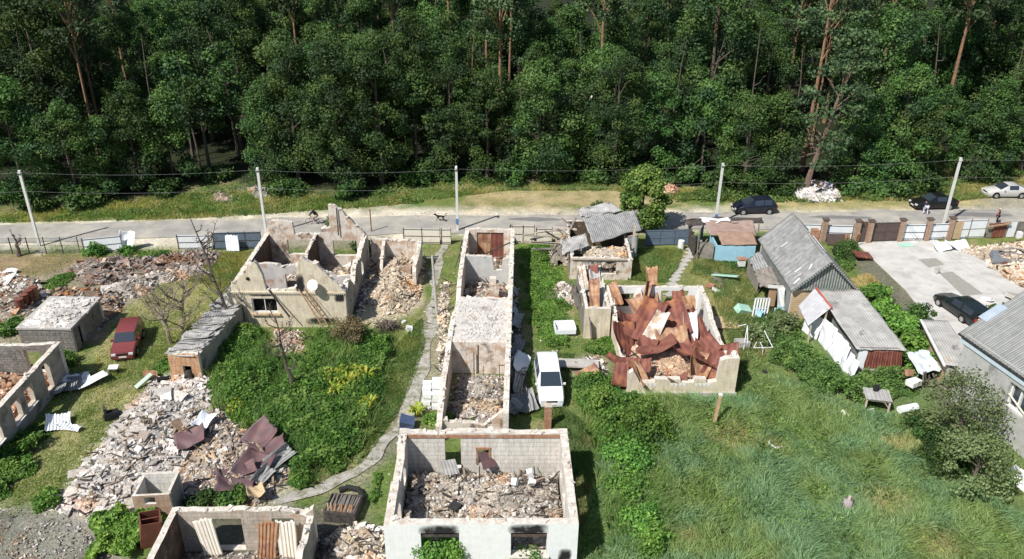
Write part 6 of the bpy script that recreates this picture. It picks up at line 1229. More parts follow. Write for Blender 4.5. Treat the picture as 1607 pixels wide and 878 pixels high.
for i, (px, py, w, l, rt, mt, lb) in enumerate([(98, 605, 2.4, 1.8, (6, 4, 20), newslate, 'blue-grey corrugated sheets lying by the dark doorway of the left ruin'), (145, 600, 1.0, 2.0, (10, -8, -50), whitemetal, 'white corrugated sheet pointing at the yellow grass'), (118, 595, 1.8, .7, (8, 4, 25), whitemetal, 'white strip lying under the left ruin wall'), (92, 665, 1.4, 1.4, (14, 8, 20), whitemetal, 'white corrugated sheet below the windows of the left ruin'), (108, 672, 1.6, .5, (10, 10, -10), whitemetal, 'narrow white strip lying below the corrugated sheet'), (75, 615, 2.2, 1.2, (5, -3, 10), newslate, 'dark corrugated sheet under the left ruin wall')]):
    o = sheet(None, 'corrugated_sheet', (0, 0, 0), w, l, [radians(a) for a in rt], .15, mt, 350+i, .06, corr=.03, uvs=2); o.location = (*P(px, py, .2), .35); tag(o, lb, 'corrugated sheet', 'corrugated sheets beside the left ruin')
for i, (px, py, lb) in enumerate([(1500, 390, 'pale crumpled metal sheet at the foot of the white hoarding'), (1475, 392, 'pale bent sheet left of the crumpled one on the yard')]):
    o = sheet(None, 'metal_sheet', (0, 0, 0), 2.2-.7*i, 1.3, (.3, .15, .2), .4, palepanel, 370+i, .15); o.location = (*P(px, py), .35); tag(o, lb, 'metal sheet')
stone('stone_figure', 'small grey stone figure standing on the concrete yard', 1469, 430, (.3, .3, .6), concrete, 14, 'figure', .3, (0, 0, .3)); stone('mint_board', 'mint board lying at the foot of the gate braces', 1421, 386, (1.3, .8, .06), mintpaint, 15, 'board', .08, (0, 0, .1))
stone('brown_sheet', 'brown rusty sheet lying in the bushes beside the concrete yard', 1352, 408, (1.7, 1.0, .1), rust, 16, 'metal sheet', .5, (.2, .2, .2)); stone('red_board', 'red-orange board upright behind the narrow gate bushes', 1343, 388, (.6, .08, 1.3), rustor, 17, 'board', .7, (.1, 0, .6)); stone('dark_sheet_stack', 'dark grey roofing sheets leaning on the pale fence panel', 1312, 385, (1.9, .08, 1.0), brownmetal, 18, 'roofing sheets', .6, (-.3, 0, 0)); stone('orange_door', 'rusty orange board beside the dark roofing sheets', 1328, 386, (.5, .08, 1.1), rustor, 19, 'board', .6, (-.2, 0, .3))
stone('ruin_slab', 'pale concrete slab fragment right of the wreck', 1592, 470, (1.4, .9, .3), concrete, 20, 'slab', .3)
stone('white_bundle', 'white bundle lying behind the open tailgate of the estate car', 1548, 473, (.9, .4, .3), white, 21, 'bundle', .2); stone('white_sack', 'white sack standing on the rubble near the old fence', 1595, 384, (.4, .35, .6), white, 22, 'sack', 1.0, (0, 0, 0))
stone('concrete_hole_slab', 'cream square slab lying on the white rubble slope', 255, 628, (1.3, .9, .08), concrete, 23, 'slab', .6, (.1, -.05, .3)); stone('white_stone', 'white boulder at the grass edge above the garden path', 642, 519, (.5, .4, .35), white, 24, 'boulder', .15); stone('white_stone', 'small white stone near the brush pile', 634, 507, (.28, .25, .2), white, 25, 'stone')
stone('white_sink', 'white broken sinks piled at the shed on the right house', 1604, 760, (1.0, 1.6, .5), white, 26, 'sink', .3, (.2, .1, .6))
stone('yellow_grate', 'square concrete hatch in the weeds above the path', 1100, 535, (1.2, .9, .15), concrete, 27, 'hatch')
stone('tan_board', 'flat tan board lying on the ground before the drying rack', 1130, 508, (2.6, 1.8, .06), orangeboard, 28, 'board', .1, (0, 0, 0)); stone('white_tub', 'white tub in the weeds behind the drying rack', 1177, 525, (.7, .5, .4), white, 29, 'tub', .3); stone('grey_tub', 'grey square tub left of the drying rack', 1163, 545, (1.0, .7, .5), slate2, 30, 'tub', .3, (0, 0, .1))
stone('roadside_stone', 'grey stone slab half hidden at the forest edge on the right', 1395, 280, (1.6, 1.0, .6), concrete, 31, 'stone', .3)
T = thing('brush_pile', 'dome of dark cut branches beside the brown shrub', 'brush pile', (*P(608, 517), 0), 0); mb = MB(); r = RNG(8)
for i in range(90): a = r.random()*6.28; L = .5+r.random()*.8; c = (r.normal()*.35, r.normal()*.25, .15+r.random()*.55); mb.tube([(c[0]-cos(a)*L*.6, c[1]-sin(a)*L*.5, c[2]-.15), (c[0]+cos(a)*L*.6, c[1]+sin(a)*L*.5, c[2]+.1*r.normal())], .02+.02*r.random(), 4)
mb.build('branches', deadbark, T)
# ============================================================ RUBBLE ON THE GROUND
pile('rubble_heap', 'wide slope of white broken plaster and slate rubble in the lower left', 'rubble', poly([(78, 800), (120, 742), (195, 650), (235, 598), (275, 590), (345, 595), (318, 652), (300, 720), (270, 752), (200, 780), (170, 825)]), .7, 11000, (.05, .5), [(.64, .61, .58), (.54, .51, .47), (.68, .66, .64), (.44, .40, .36), (.58, .54, .49), (.50, .47, .44)], 401, edge=2.5, flat=.24, tilt=.5, base=(.60, .57, .52))
pile('rubble_heap', 'buff and rust-stained rubble field around the maroon sheets', 'rubble', poly([(318, 652), (345, 640), (400, 690), (450, 712), (455, 745), (420, 790), (340, 808), (262, 800), (272, 745), (300, 715)]), .7, 6000, (.05, .42), [(.58, .54, .49), (.5, .44, .37), (.45, .33, .22), (.36, .31, .27), (.64, .60, .56), (.24, .21, .19)], 402, edge=1.5, flat=.3, base=(.50, .43, .35))
pile('ash_gravel', 'grey ash and gravel covering the bottom left corner', 'gravel', poly([(-80, 800), (95, 790), (185, 835), (175, 900), (-80, 900)]), .1, 3000, (.04, .18), GREY+[(.4, .38, .35)], 403, base=(.25, .24, .22), mound=False)
pile('debris_heap', 'long dark heap of burnt slate and rusty scrap below the white fence', 'debris', poly([(110, 425), (140, 408), (230, 410), (300, 398), (345, 396), (340, 415), (290, 430), (240, 428), (200, 445), (130, 450)]), 1.0, 4500, (.06, .6), [(.20, .17, .15), (.30, .25, .22), (.12, .10, .09), (.34, .20, .14), (.42, .38, .34), (.26, .23, .22)], 404, flat=.3, base=(.22, .18, .15), edge=1.5)
pile('rubble_heap', 'white slate rubble behind the bare trees', 'rubble', poly([(205, 440), (250, 428), (320, 420), (330, 432), (250, 448), (240, 462), (150, 480), (150, 460)]), .8, 4000, (.06, .5), [(.60, .57, .54), (.5, .46, .42), (.66, .63, .60), (.38, .33, .29)], 405, flat=.25, base=(.45, .41, .36))
pile('debris_field', 'mixed rusty brown debris beside the cinder block hut', 'debris', poly([(90, 455), (150, 455), (200, 468), (190, 490), (150, 520), (130, 475), (80, 470)]), .7, 1800, (.08, .6), [(.45, .26, .13), (.34, .3, .26), (.16, .14, .13), (.5, .46, .41), (.28, .2, .15)], 406, flat=.3, base=(.3, .22, .15))
pile('debris_field', 'scattered grey debris at the far left beside the oil drums', 'debris', poly([(-40, 430), (20, 430), (60, 440), (90, 470), (60, 475), (60, 500), (25, 515), (-40, 530)]), .45, 1800, (.06, .6), MIXR+LIGHT, 407, flat=.3, base=(.3, .26, .21))
pile('rubble_heap', 'cream stone rubble heap between the gable house and the garden path', 'rubble', poly([(592, 402), (640, 392), (668, 405), (664, 440), (660, 468), (640, 490), (600, 495), (576, 470), (580, 430)]), 1.15, 4200, (.07, .36), TAN+[(.68, .62, .52)], 408, edge=2.2, base=(.50, .43, .33))
pile('rubble_heap', 'shaded grey debris strip along the right wall of the gable house', 'rubble', poly([(572, 390), (596, 395), (582, 440), (578, 475), (560, 500), (556, 470), (565, 430)]), .5, 1300, (.06, .45), GREY+LIGHT, 409, base=(.3, .27, .23))
pile('rubble_heap', 'tan brick rubble spilled at the near end of the long ruin', 'rubble', poly([(700, 632), (800, 628), (800, 655), (760, 662), (720, 655)]), .55, 1300, (.06, .35), TAN, 410, edge=1., base=(.48, .4, .3))
pile('rubble_strip', 'pale rubble strip between the garden path and the long ruin', 'rubble', poly([(690, 445), (708, 440), (704, 520), (698, 600), (690, 600), (684, 500)]), .35, 900, (.06, .35), LIGHT+TAN, 411, base=(.45, .4, .33))
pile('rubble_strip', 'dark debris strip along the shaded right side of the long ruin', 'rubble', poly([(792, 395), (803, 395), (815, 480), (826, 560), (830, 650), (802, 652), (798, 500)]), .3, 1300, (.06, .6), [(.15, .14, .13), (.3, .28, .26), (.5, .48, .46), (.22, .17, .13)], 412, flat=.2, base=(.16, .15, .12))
pile('rubble_heap', 'pale brick rubble beside the left wall of the rusty-sheet house', 'rubble', poly([(855, 455), (878, 443), (900, 452), (903, 480), (885, 478), (858, 470)]), .6, 800, (.08, .42), LIGHT, 413, base=(.45, .42, .36))
pile('rubble_heap', 'pale stones between the white car and the crushed house', 'rubble', poly([(905, 565), (942, 560), (955, 580), (925, 592), (905, 585)]), .55, 600, (.07, .35), LIGHT, 414, base=(.4, .37, .3))
pile('rubble_heap', 'white rubbish heap with a blue bag on the far roadside', 'rubble', poly([(1232, 306), (1250, 296), (1290, 290), (1320, 300), (1318, 315), (1280, 318), (1245, 313)]), .95, 1500, (.1, .7), [(.72, .71, .70), (.6, .58, .56), (.66, .66, .68), (.5, .44, .4)], 415, edge=1.8, base=(.6, .58, .55))
tag(MB().box((0, 0, 0), (1.0, .7, .5), jit=.35, rng=RNG(3)).build('blue_bag', pm('blue_cloth', (.03, .06, .2), (.05, .09, .28), 3.), loc=(*P(1296, 300), .7)), 'blue bag lying on the white roadside rubbish heap', 'bag')
pile('brick_heap', 'pink brick heap in the grass on the far roadside behind the green tree', 'brick heap', poly([(1030, 295), (1045, 286), (1064, 290), (1068, 302), (1050, 308), (1034, 304)]), 1.0, 700, (.12, .32), PINK, 416, base=(.5, .34, .26))
pile('soil_heap', 'low pinkish soil heap on the left verge below the forest', 'soil heap', poly([(326, 310), (345, 302), (366, 306), (368, 318), (335, 320)]), .6, 400, (.06, .25), [(.42, .34, .28), (.5, .42, .35)], 417, base=(.40, .32, .25))
pile('stone_heap', 'grey stone heap at the foot of the forest left of the second pole', 'stones', poly([(384, 300), (402, 292), (425, 300), (430, 312), (400, 314)]), .7, 350, (.1, .5), GREY, 418, base=(.3, .27, .24))
pile('rubble_heap', 'cream stone rubble with wreck on the right edge of the yard', 'rubble', poly([(1500, 392), (1560, 385), (1700, 378), (1700, 470), (1640, 470), (1580, 440), (1545, 412)]), 1.2, 3000, (.08, .55), TAN+[(.66, .6, .52), (.5, .32, .22)], 419, edge=2.5, base=(.5, .43, .35))
pile('road_gravel', 'loose gravel scattered on the sandy far verge of the road', 'gravel', poly([(600, 336), (960, 331), (960, 341), (600, 345)]), .03, 700, (.05, .22), [(.5, .46, .38), (.62, .57, .48), (.3, .26, .2)], 420, mound=False)
pile('rubble_heap', 'cream rubble and roots between the bottom ruin and the white block house', 'rubble', poly([(500, 850), (560, 825), (600, 830), (600, 900), (500, 900)]), .7, 1300, (.08, .5), LIGHT+TAN, 421, base=(.42, .38, .32))
pile('brick_heap', 'reddish brick heap in front of the window of the gable house', 'brick heap', poly([(430, 518), (475, 520), (478, 548), (455, 560), (432, 550)]), .5, 700, (.07, .32), PINK+LIGHT, 422, base=(.42, .32, .25))
T = thing('dead_roots', 'tangle of dead dark branches behind the bottom left ruin', 'branches', (*P(560, 862), 0), 0); mb = MB(); r = RNG(18)
for i in range(60): a = r.random()*6.28; L = .8+r.random()*1.4; c = (r.normal()*1.1-.9, r.normal()*.45, .2+r.random()*.5); mb.tube([(c[0]-cos(a)*L*.5, c[1]-sin(a)*L*.4, c[2]-.1), c, (c[0]+cos(a)*L*.6, c[1]+sin(a)*L*.5, c[2]+.2*r.normal())], .025, 4)
mb.build('branches', charwood, T)
pile('scattered_bits', 'small pale stones and litter scattered over the yards between the ruins', 'litter', [(-40, 34), (24, 34), (24, 69), (-40, 69)], .02, 5200, (.03, .2), LIGHT+GREY+TAN+[(.5, .3, .2)], 430, mound=False)
# ============================================================ WEEDS AND GRASS
WG = [(.05, .115, .024), (.07, .15, .03), (.095, .185, .036), (.06, .13, .03), (.12, .20, .05)]
acc = [(*P(372, 648), .6, (.40, .38, .04)), (*P(540, 603), 1.3, (.28, .30, .05)), (*P(580, 638), .6, (.30, .33, .06)), (*P(560, 590), .8, (.26, .29, .05))]
weeds('weed_patch', 'dense bright green nettles and weeds filling the garden before the gable house', poly([(335, 520), (368, 515), (420, 520), (428, 560), (478, 560), (480, 520), (560, 520), (600, 530), (625, 525), (625, 560), (600, 640), (575, 700), (540, 740), (470, 772), (445, 760), (440, 700), (380, 680), (330, 640), (320, 610), (345, 580), (325, 560)]), 52000, 1.1, .18, WG, 501, accent=acc, hmin=.25, sc=2.4)
weeds('weed_patch', 'green weeds filling the corridor right of the long ruin', poly([(806, 385), (862, 385), (882, 420), (896, 480), (906, 545), (900, 556), (845, 558), (840, 560), (826, 500), (815, 430)]), 22000, .45, .14, BG+WG, 502, hmin=.12)
weeds('weed_patch', 'green bushes and weeds between the white car and the crushed house', poly([(885, 590), (925, 596), (985, 600), (990, 625), (1010, 640), (975, 700), (940, 690), (900, 640), (886, 640)]), 16000, 1.5, .17, WG, 503, hmin=.3)
weeds('weed_patch', 'tangled green growth running along the hedge row', poly([(905, 640), (980, 650), (1030, 640), (1060, 680), (1040, 760), (1060, 860), (1050, 900), (985, 900), (960, 800), (940, 720)]), 30000, 1.2, .15, BG+WG, 520, hmin=.15)
weeds('weed_patch', 'weeds at the foot of the plank fence', poly([(910, 535), (960, 530), (965, 560), (940, 565), (905, 555)]), 5000, .8, .16, WG, 504)
weeds('weed_patch', 'leafy weeds and ferns along the slope below the left ruin', poly([(0, 690), (60, 660), (90, 690), (60, 740), (20, 780), (-60, 810), (-60, 700)]), 11000, 1.1, .2, WG, 505)
weeds('weed_patch', 'bright green weeds around the rusty cabinet and brick outhouse', poly([(120, 820), (200, 790), (215, 760), (212, 810), (270, 800), (270, 830), (235, 860), (225, 900), (120, 900), (150, 850)]), 15000, 1.3, .19, BG, 506, hmin=.3)
weeds('weed_patch', 'short weeds on the strip between the path and the white block house', poly([(575, 745), (612, 715), (608, 760), (600, 830), (560, 820), (568, 780)]), 4500, .5, .14, WG, 507)
weeds('weed_patch', 'weeds before the slate shed end', poly([(215, 590), (262, 560), (270, 580), (240, 600)]), 1800, .5, .15, WG, 508)
weeds('weed_patch', 'tall grass tufts between the long ruin and the white block house', poly([(655, 650), (700, 645), (730, 658), (790, 662), (780, 668), (650, 675)]), 6000, .8, .16, BG, 509)
weeds('weed_patch', 'weeds covering the slope right of the drying rack', poly([(1210, 520), (1255, 530), (1290, 560), (1330, 600), (1340, 590), (1430, 585), (1440, 620), (1400, 650), (1330, 640), (1240, 600), (1200, 570)]), 24000, 1.4, .17, [(.08, .15, .045), (.10, .18, .05), (.07, .13, .04), (.13, .21, .06)], 510, hmin=.3)
weeds('weed_patch', 'green weeds under the porch of the grey cottage', poly([(1165, 500), (1230, 490), (1255, 520), (1230, 545), (1190, 530)]), 6000, 1.0, .15, MG, 511)
weeds('weed_patch', 'dark weeds around the blue shed', poly([(1105, 405), (1200, 405), (1200, 440), (1170, 430), (1110, 425)]), 5000, .6, .14, MG, 512)
weeds('weed_patch', 'green patch on the debris field at the left', poly([(60, 445), (110, 425), (130, 432), (110, 450), (90, 465), (62, 458)]), 3500, .4, .14, WG, 513)
weeds('weed_patch', 'green growth behind the debris heap by the leaning white fence', poly([(190, 395), (280, 393), (285, 405), (240, 412), (190, 410)]), 4000, .6, .16, WG, 514)
weeds('weed_patch', 'dark green undergrowth along the left forest edge', poly([(-100, 345), (100, 338), (220, 325), (330, 290), (420, 280), (500, 300), (600, 318), (560, 328), (300, 345), (0, 352), (-100, 355)]), 15000, .38, .16, [(.07, .13, .04), (.10, .17, .045), (.14, .19, .06), (.06, .11, .035)], 515, sc=3)
weeds('weed_patch', 'grassy undergrowth along the middle forest edge', poly([(560, 300), (640, 285), (720, 280), (800, 285), (760, 300), (660, 320), (600, 325)]), 9000, .7, .22, [(.08, .14, .04), (.12, .18, .05), (.15, .19, .06)], 516, sc=3)
weeds('weed_patch', 'undergrowth along the right forest edge', poly([(1060, 305), (1120, 295), (1220, 305), (1330, 300), (1440, 300), (1470, 290), (1520, 270), (1700, 262), (1700, 285), (1530, 290), (1440, 315), (1330, 320), (1225, 322), (1150, 322), (1060, 318)]), 15000, .8, .22, [(.08, .14, .04), (.11, .17, .05), (.06, .11, .035)], 517, sc=3)
weeds('weed_patch', 'weeds between the concrete yard gate and the cottage', poly([(1300, 388), (1345, 392), (1350, 420), (1330, 430), (1300, 405)]), 5000, 1.1, .17, MG, 518)
rng = RNG(600)
def field(pg, n, colA, colB, h, seed, name, label, w=.06, sw=2.5, curl=.8, avoid=(), dry=(), fs=2.2):
    p = inpoly(pg, n, RNG(seed))
    for a in avoid: p = p[sdist(p[:, 0], p[:, 1], a) < 0]
    f = np.clip(fbm(p[:, 0], p[:, 1], fs, seed)*4-1.5, 0, 1)[:, None]; c = np.array(colA)*(1-f)+np.array(colB)*f
    hh = np.full(len(p), h)*(.6+.8*vnoise(p[:, 0], p[:, 1], 2.2, seed+4))
    for (dx, dy, dr) in dry:
        k = np.clip(1-np.hypot(p[:, 0]-dx, p[:, 1]-dy)/dr+.4*(vnoise(p[:, 0], p[:, 1], .8, 6)-.5), 0, 1)[:, None]**.7; c = c*(1-.8*k)+np.array((.29, .27, .13))*.8*k; hh = hh*(1-.5*k[:, 0])
    blades(name, label, p, hh, w, c, seed, sw, curl=curl)
FLD = poly([(985, 628), (1165, 628), (1170, 560), (1240, 600), (1330, 640), (1400, 655), (1480, 740), (1640, 840), (1700, 950), (870, 950), (905, 880), (950, 700)])
field(FLD, 150000, (.145, .235, .115), (.165, .23, .08), .55, 601, 'tall_grass', 'tall wind-combed blue-green grass of the lower right field', .05, 1.6, .9, dry=[(*P(1390, 790), 1.6), (*P(1470, 860), 1.5), (*P(1150, 690), 2.0), (*P(1215, 700), .9), (*P(1080, 850), .9), (*P(1410, 700), 1.2), (*P(1250, 560), 1.)])
field(poly([(885, 640), (950, 690), (985, 900), (880, 900), (905, 820), (880, 668)]), 22000, (.11, .17, .06), (.19, .20, .09), .22, 602, 'short_grass', 'short trampled grass beside the white block house', .04, 2., .6)
YG = poly([(250, 440), (345, 420), (350, 470), (262, 560), (235, 600), (190, 690), (120, 760), (40, 790), (-60, 820), (-60, 800), (60, 700), (120, 650), (150, 560), (180, 510)])
field(YG, 36000, (.33, .32, .19), (.15, .20, .06), .13, 603, 'dry_grass', 'yellow dry mown grass lane around the red car', .05, 1.5, 1.6)
field(poly([(1000, 392), (1070, 392), (1062, 425), (1045, 445), (985, 440), (985, 405)]), 12000, (.11, .17, .05), (.20, .22, .07), .3, 604, 'yard_grass', 'grass patch between collapsed cottage and slab path', .04)
field(poly([(1090, 392), (1118, 410), (1200, 440), (1180, 480), (1200, 560), (1165, 600), (1110, 440), (1085, 430)]), 16000, (.20, .21, .08), (.11, .16, .05), .3, 605, 'yard_grass', 'yellowish yard grass right of the crushed house', .04)
field(poly([(300, 398), (410, 396), (385, 440), (345, 455), (290, 440)]), 7000, (.22, .22, .08), (.12, .17, .05), .25, 606, 'yard_grass', 'dry grass between the gate and the gable house', .04)
field(poly([(605, 560), (662, 500), (668, 540), (640, 620), (590, 700), (560, 730), (580, 690)]), 9000, (.10, .16, .05), (.17, .20, .07), .22, 607, 'short_grass', 'short grass slope along the garden path', .045)
field(poly([(826, 560), (900, 555), (886, 660), (905, 700), (860, 665), (830, 650)]), 9000, (.10, .16, .05), (.14, .18, .06), .25, 608, 'short_grass', 'grass around the white people carrier', .045, avoid=[poly([(840, 562), (880, 562), (886, 640), (838, 640)])])
field(poly([(-200, 356), (0, 350), (300, 344), (600, 324), (800, 300), (960, 300), (1060, 315), (1500, 316), (1700, 300), (1700, 265), (1480, 268), (1300, 300), (1060, 298), (760, 285), (560, 312), (330, 300), (0, 340), (-200, 345)]), 60000, (.13, .19, .055), (.26, .25, .10), .35, 609, 'verge_grass', 'rough verge grass between road and forest', .07, 4.)
field(poly([(1335, 440), (1360, 430), (1385, 450), (1375, 470), (1345, 462)]), 4000, (.36, .31, .15), (.30, .27, .12), .25, 610, 'dry_grass', 'patch of straw-coloured grass beside the concrete yard', .05)
weeds('weed_patch', 'scattered leafy weeds standing in the tall grass field', poly([(1060, 640), (1200, 640), (1330, 665), (1450, 740), (1600, 850), (1600, 900), (1080, 900), (1060, 760)]), 9000, .55, .13, MG+BG, 521, hmin=.3)
GP = poly([(335, 520), (420, 520), (428, 560), (478, 560), (480, 520), (560, 520), (625, 525), (600, 640), (575, 700), (540, 740), (470, 772), (445, 700), (380, 680), (330, 640), (325, 560)])
field(GP, 8500, (.085, .16, .045), (.14, .20, .06), .8, 620, 'tall_grass', 'tall thin grass stems standing among the garden weeds', .035, 1.2, .7)
field(poly([(905, 640), (1030, 640), (1060, 700), (1050, 880), (960, 880), (930, 700)]), 3500, (.10, .18, .05), (.15, .21, .06), .9, 621, 'tall_grass', 'tall thin grass stems among the hedge row', .035, 1.2, .7)
for i, (px, py, r_, h) in enumerate([(545, 610, .8, .9), (575, 600, .7, .9), (580, 645, .55, .9), (530, 620, .6, .7), (655, 655, .6, .8)]):
    T = thing('leafy_plant', ['yellow-green arching plant in the middle of the garden weeds, leftmost of three', 'yellow-green arching plant nearest the path among the garden weeds', 'single yellow-green plant below the others in the garden weeds', 'low yellow-green plant at the left end of the plant group', 'yellow-green plant at the foot of the white block stack'][i], 'plant', (*P(px, py), 0), 0, 'yellow-green arching plants')
    r2 = RNG(640+i); mb = MB()
    for k in range(34):
        a_ = r2.random()*6.28; L = r_*(.7+.6*r2.random()); w = .07; dx, dy = cos(a_), sin(a_); sx, sy = -dy*w, dx*w; H = h*(.7+.5*r2.random())
        mb.add([(0-sx*.4, 0-sy*.4, 0), (sx*.4, sy*.4, 0), (dx*L*.45+sx, dy*L*.45+sy, H*.8), (dx*L*.45-sx, dy*L*.45-sy, H*.8), (dx*L*.85+sx*.6, dy*L*.85+sy*.6, H), (dx*L*.85-sx*.6, dy*L*.85-sy*.6, H), (dx*L*1.15, dy*L*1.15, H*.75)], [(0, 1, 2, 3), (3, 2, 4, 5), (5, 4, 6)], 0, (.22+.1*r2.random(), .28+.06*r2.random(), .05))
    mb.build('leaves', weedm, T)
HS = [[(-6.2, 29), (3.6, 29), (3.5, 37.6), (-6.3, 37.4)], [(-4.6, 39.7), (.2, 39.7), (.5, 67), (-4.4, 67)], [(-21.4, 53.4), (-12.2, 53.5), (-12.3, 65.2), (-21.4, 65)], [(-40, 36), (-29.4, 36), (-29.5, 47), (-40, 47)], [(7.4, 45), (15, 45), (15, 56.4), (7.4, 56)], [(5.2, 52.3), (7.7, 52.3), (7.7, 60), (5.2, 60)], [(4.8, 62.2), (11.5, 62.2), (11.5, 70), (4.8, 70)], [(21, 55.5), (26.8, 55.5), (26.8, 65.3), (21, 65.3)], [(23.5, 48.2), (27.2, 48.2), (27, 55.6), (23.3, 55.6)], [(18, 66), (22, 66), (22, 70), (18, 70)], [(-34.8, 49.4), (-30.7, 49.4), (-30.7, 54.3), (-34.8, 54.3)], [(-23.3, 46.6), (-20.7, 46.6), (-19.8, 56.5), (-22.4, 56.7)], [(-16.8, 25), (-9.2, 25), (-9.3, 31.4), (-16.8, 31.3)], poly(DRIVE), poly([(78, 800), (120, 742), (235, 598), (345, 595), (450, 712), (420, 790), (340, 808), (170, 825)]), poly([(590, 395), (668, 395), (664, 480), (600, 500), (560, 500), (570, 400)]), poly([(1330, 400), (1372, 400), (1560, 600), (1480, 640)])]
field([(-42, 33), (34, 33), (34, 69.5), (-42, 68)], 90000, (.13, .19, .055), (.22, .22, .09), .13, 611, 'yard_grass', 'short patchy grass growing over the yards between the ruins', .045, avoid=HS)
shrub('shrub', 'dark green bush seen through the back window of the gable house', (-13.4, 67.2), 1.1, 1.7, 792, MG, 22, 140, .16)
# ============================================================ GARDEN TREES AND SHRUBS
baretree('bare_tree', 'bare grey fruit tree on the yellow grass right of the red car, nearer one', (*P(268, 540),), 5.2, 1, .13, 2.4, 17, lean=(-.5, .2), sub=11, mat=pm('lichened_bark', (.20, .17, .13), (.27, .23, .17), 4.))
baretree('bare_tree', 'bare grey fruit tree behind the slate shed end', (*P(288, 532),), 5.6, 2, .13, 2.5, 18, lean=(.5, .6), sub=11, mat=bpy.data.materials['lichened_bark'])
baretree('bare_tree', 'tall thin charred tree at the left corner of the gable house', (*P(366, 520),), 11., 3, .12, 1.6, 24, lean=(-1.9, .5), sub=6)
baretree('bare_tree', 'slim dead tree rising from the weeds before the gable house', (*P(459, 612),), 6.6, 4, .12, 1.3, 15, lean=(-.6, .3), sub=6)
baretree('bare_tree', 'pollarded dead tree stump at the far left fence', (*P(31, 402),), 2.6, 5, .16, 1.0, 5, sub=3)
baretree('bare_tree', 'thin bare sapling against the wall of the gable house', (*P(385, 515),), 3.2, 6, .05, .9, 8, sub=4)
shrub('brown_shrub', 'withered brown shrub at the foot of the ladder', (*P(552, 538),), 1.6, 2.6, 7, [(.16, .12, .07), (.21, .16, .09), (.12, .09, .055)], 20, 170, .11)
T = tree('tree', 'round bright green leafy tree behind the collapsed cottage by the road', 'tree', P(1006, 362), 6.2, .8, 2.5, 85, 200, .24, [(.10, .15, .035), (.13, .19, .045), (.08, .125, .03), (.16, .21, .055)], 701, r0=.16, clr=.62, taper=.9)
shrub('shrub', 'small bush at the road behind the cottage roof', (*P(940, 338),), 1.2, 1.5, 8, MG)
for i, (px, py, r_, h, cols, lb) in enumerate([(1012, 690, 1.9, 2.9, BG, 'large bright green bush in the middle of the hedge row right of the block house'), (945, 650, 1.5, 2.4, BG, 'green bush behind the brick column'), (985, 735, 1.6, 1.9, BG, 'bright bush below the largest one in the hedge row'), (985, 775, 1.3, 1.4, BG, 'low bush, third in the hedge row'), (1000, 825, 1.3, 1.6, BG, 'bright bush near the bottom of the hedge row'), (1022, 850, 1.0, 1.1, BG, 'small dark bush at the bottom end of the hedge row'), (1000, 650, 1.2, 1.8, WG, 'bush climbing the front left corner of the crushed house'),
    (965, 700, 1.2, 1.6, WG, 'bush left of the largest one in the hedge row'), (692, 895, 1.3, 2.6, BG, 'bright green bush growing before the left window of the block house'), (830, 905, 1.4, 1.4, BG, 'green bush tips before the right window of the block house'), (1440, 512, 1.1, 2.4, MG, 'young green shrub at the edge of the concrete yard'), (150, 400, 1.1, 1.2, WG, 'round green bush before the leaning white fence'), (200, 400, .8, .9, WG, 'small bush at the foot of the bent white sheet'), (525, 360, .9, 1.6, OG, 'pale green bush by the road behind the gable house'), (1565, 492, 1.0, .8, MG, 'low green bush behind the open tailgate'), (1190, 535, 1.2, 1.6, OG, 'olive shrub left of the drying rack'), (1228, 520, 1.2, 1.9, OG, 'thin olive shrub under the cottage porch'),
    (1330, 400, 1.2, 1.6, MG, 'dark shrub beside the narrow brown gate'), (1315, 400, 1.0, 1.3, DG, 'shrub in front of the dark roofing sheets'), (75, 790, .8, .8, BG, 'small bright bush at the left of the grey gravel'), (95, 572, 1.2, 1.0, WG, 'green bush between the left ruin and the block hut'), (20, 520, 1.1, 1.0, WG, 'green bush at the left edge before the block hut'), (318, 795, .9, .9, MG, 'small bush behind the bottom left ruin'), (360, 790, 1.1, .9, WG, 'bush growing between rubble and the bottom left ruin')]):
    shrub('shrub', lb, (*P(px, py),), r_, h, 720+i, cols, n=int(14+r_*7), per=130, ls=.15, group=None)
for i, (px, py, r_, h) in enumerate([(1372, 478, 1.2, 2.0), (1392, 505, 1.3, 2.2), (1412, 530, 1.3, 2.3), (1432, 555, 1.3, 2.2), (1446, 585, 1.2, 1.8)]):
    shrub('hedge_bush', ['hedge bush nearest the straw patch by the yard', 'second hedge bush along the dark soil strip', 'third and tallest hedge bush along the soil strip', 'fourth hedge bush beside the annex roof end', 'last hedge bush before the small outbuilding'][i], (*P(px, py),), r_, h, 760+i, BG, n=24, per=150, ls=.2, group='hedge bushes along the dark soil strip')
tree('willow_tree', 'large olive grey-green willow in front of the grey house', 'tree', P(1500, 700), 4.6, .8, 2.3, 48, 120, .14, OG, 702, r0=.18, clr=.7, taper=.4, lean=(-.2, .5))
tree('willow_tree', 'lower olive tree spreading to the right below the large willow', 'tree', P(1522, 765), 3.2, .3, 2.0, 46, 140, .14, OG, 703, r0=.15, clr=.6, taper=.3)
shrub('shrub', 'dark green shrub at the foot of the willow', (*P(1480, 735),), 1.7, 1.4, 790, MG, 24, 150, .16)
shrub('shrub', 'green shrub left of the willow near the white plastic roll', (*P(1450, 690),), 1.5, 1.6, 791, MG, 22, 140, .16)
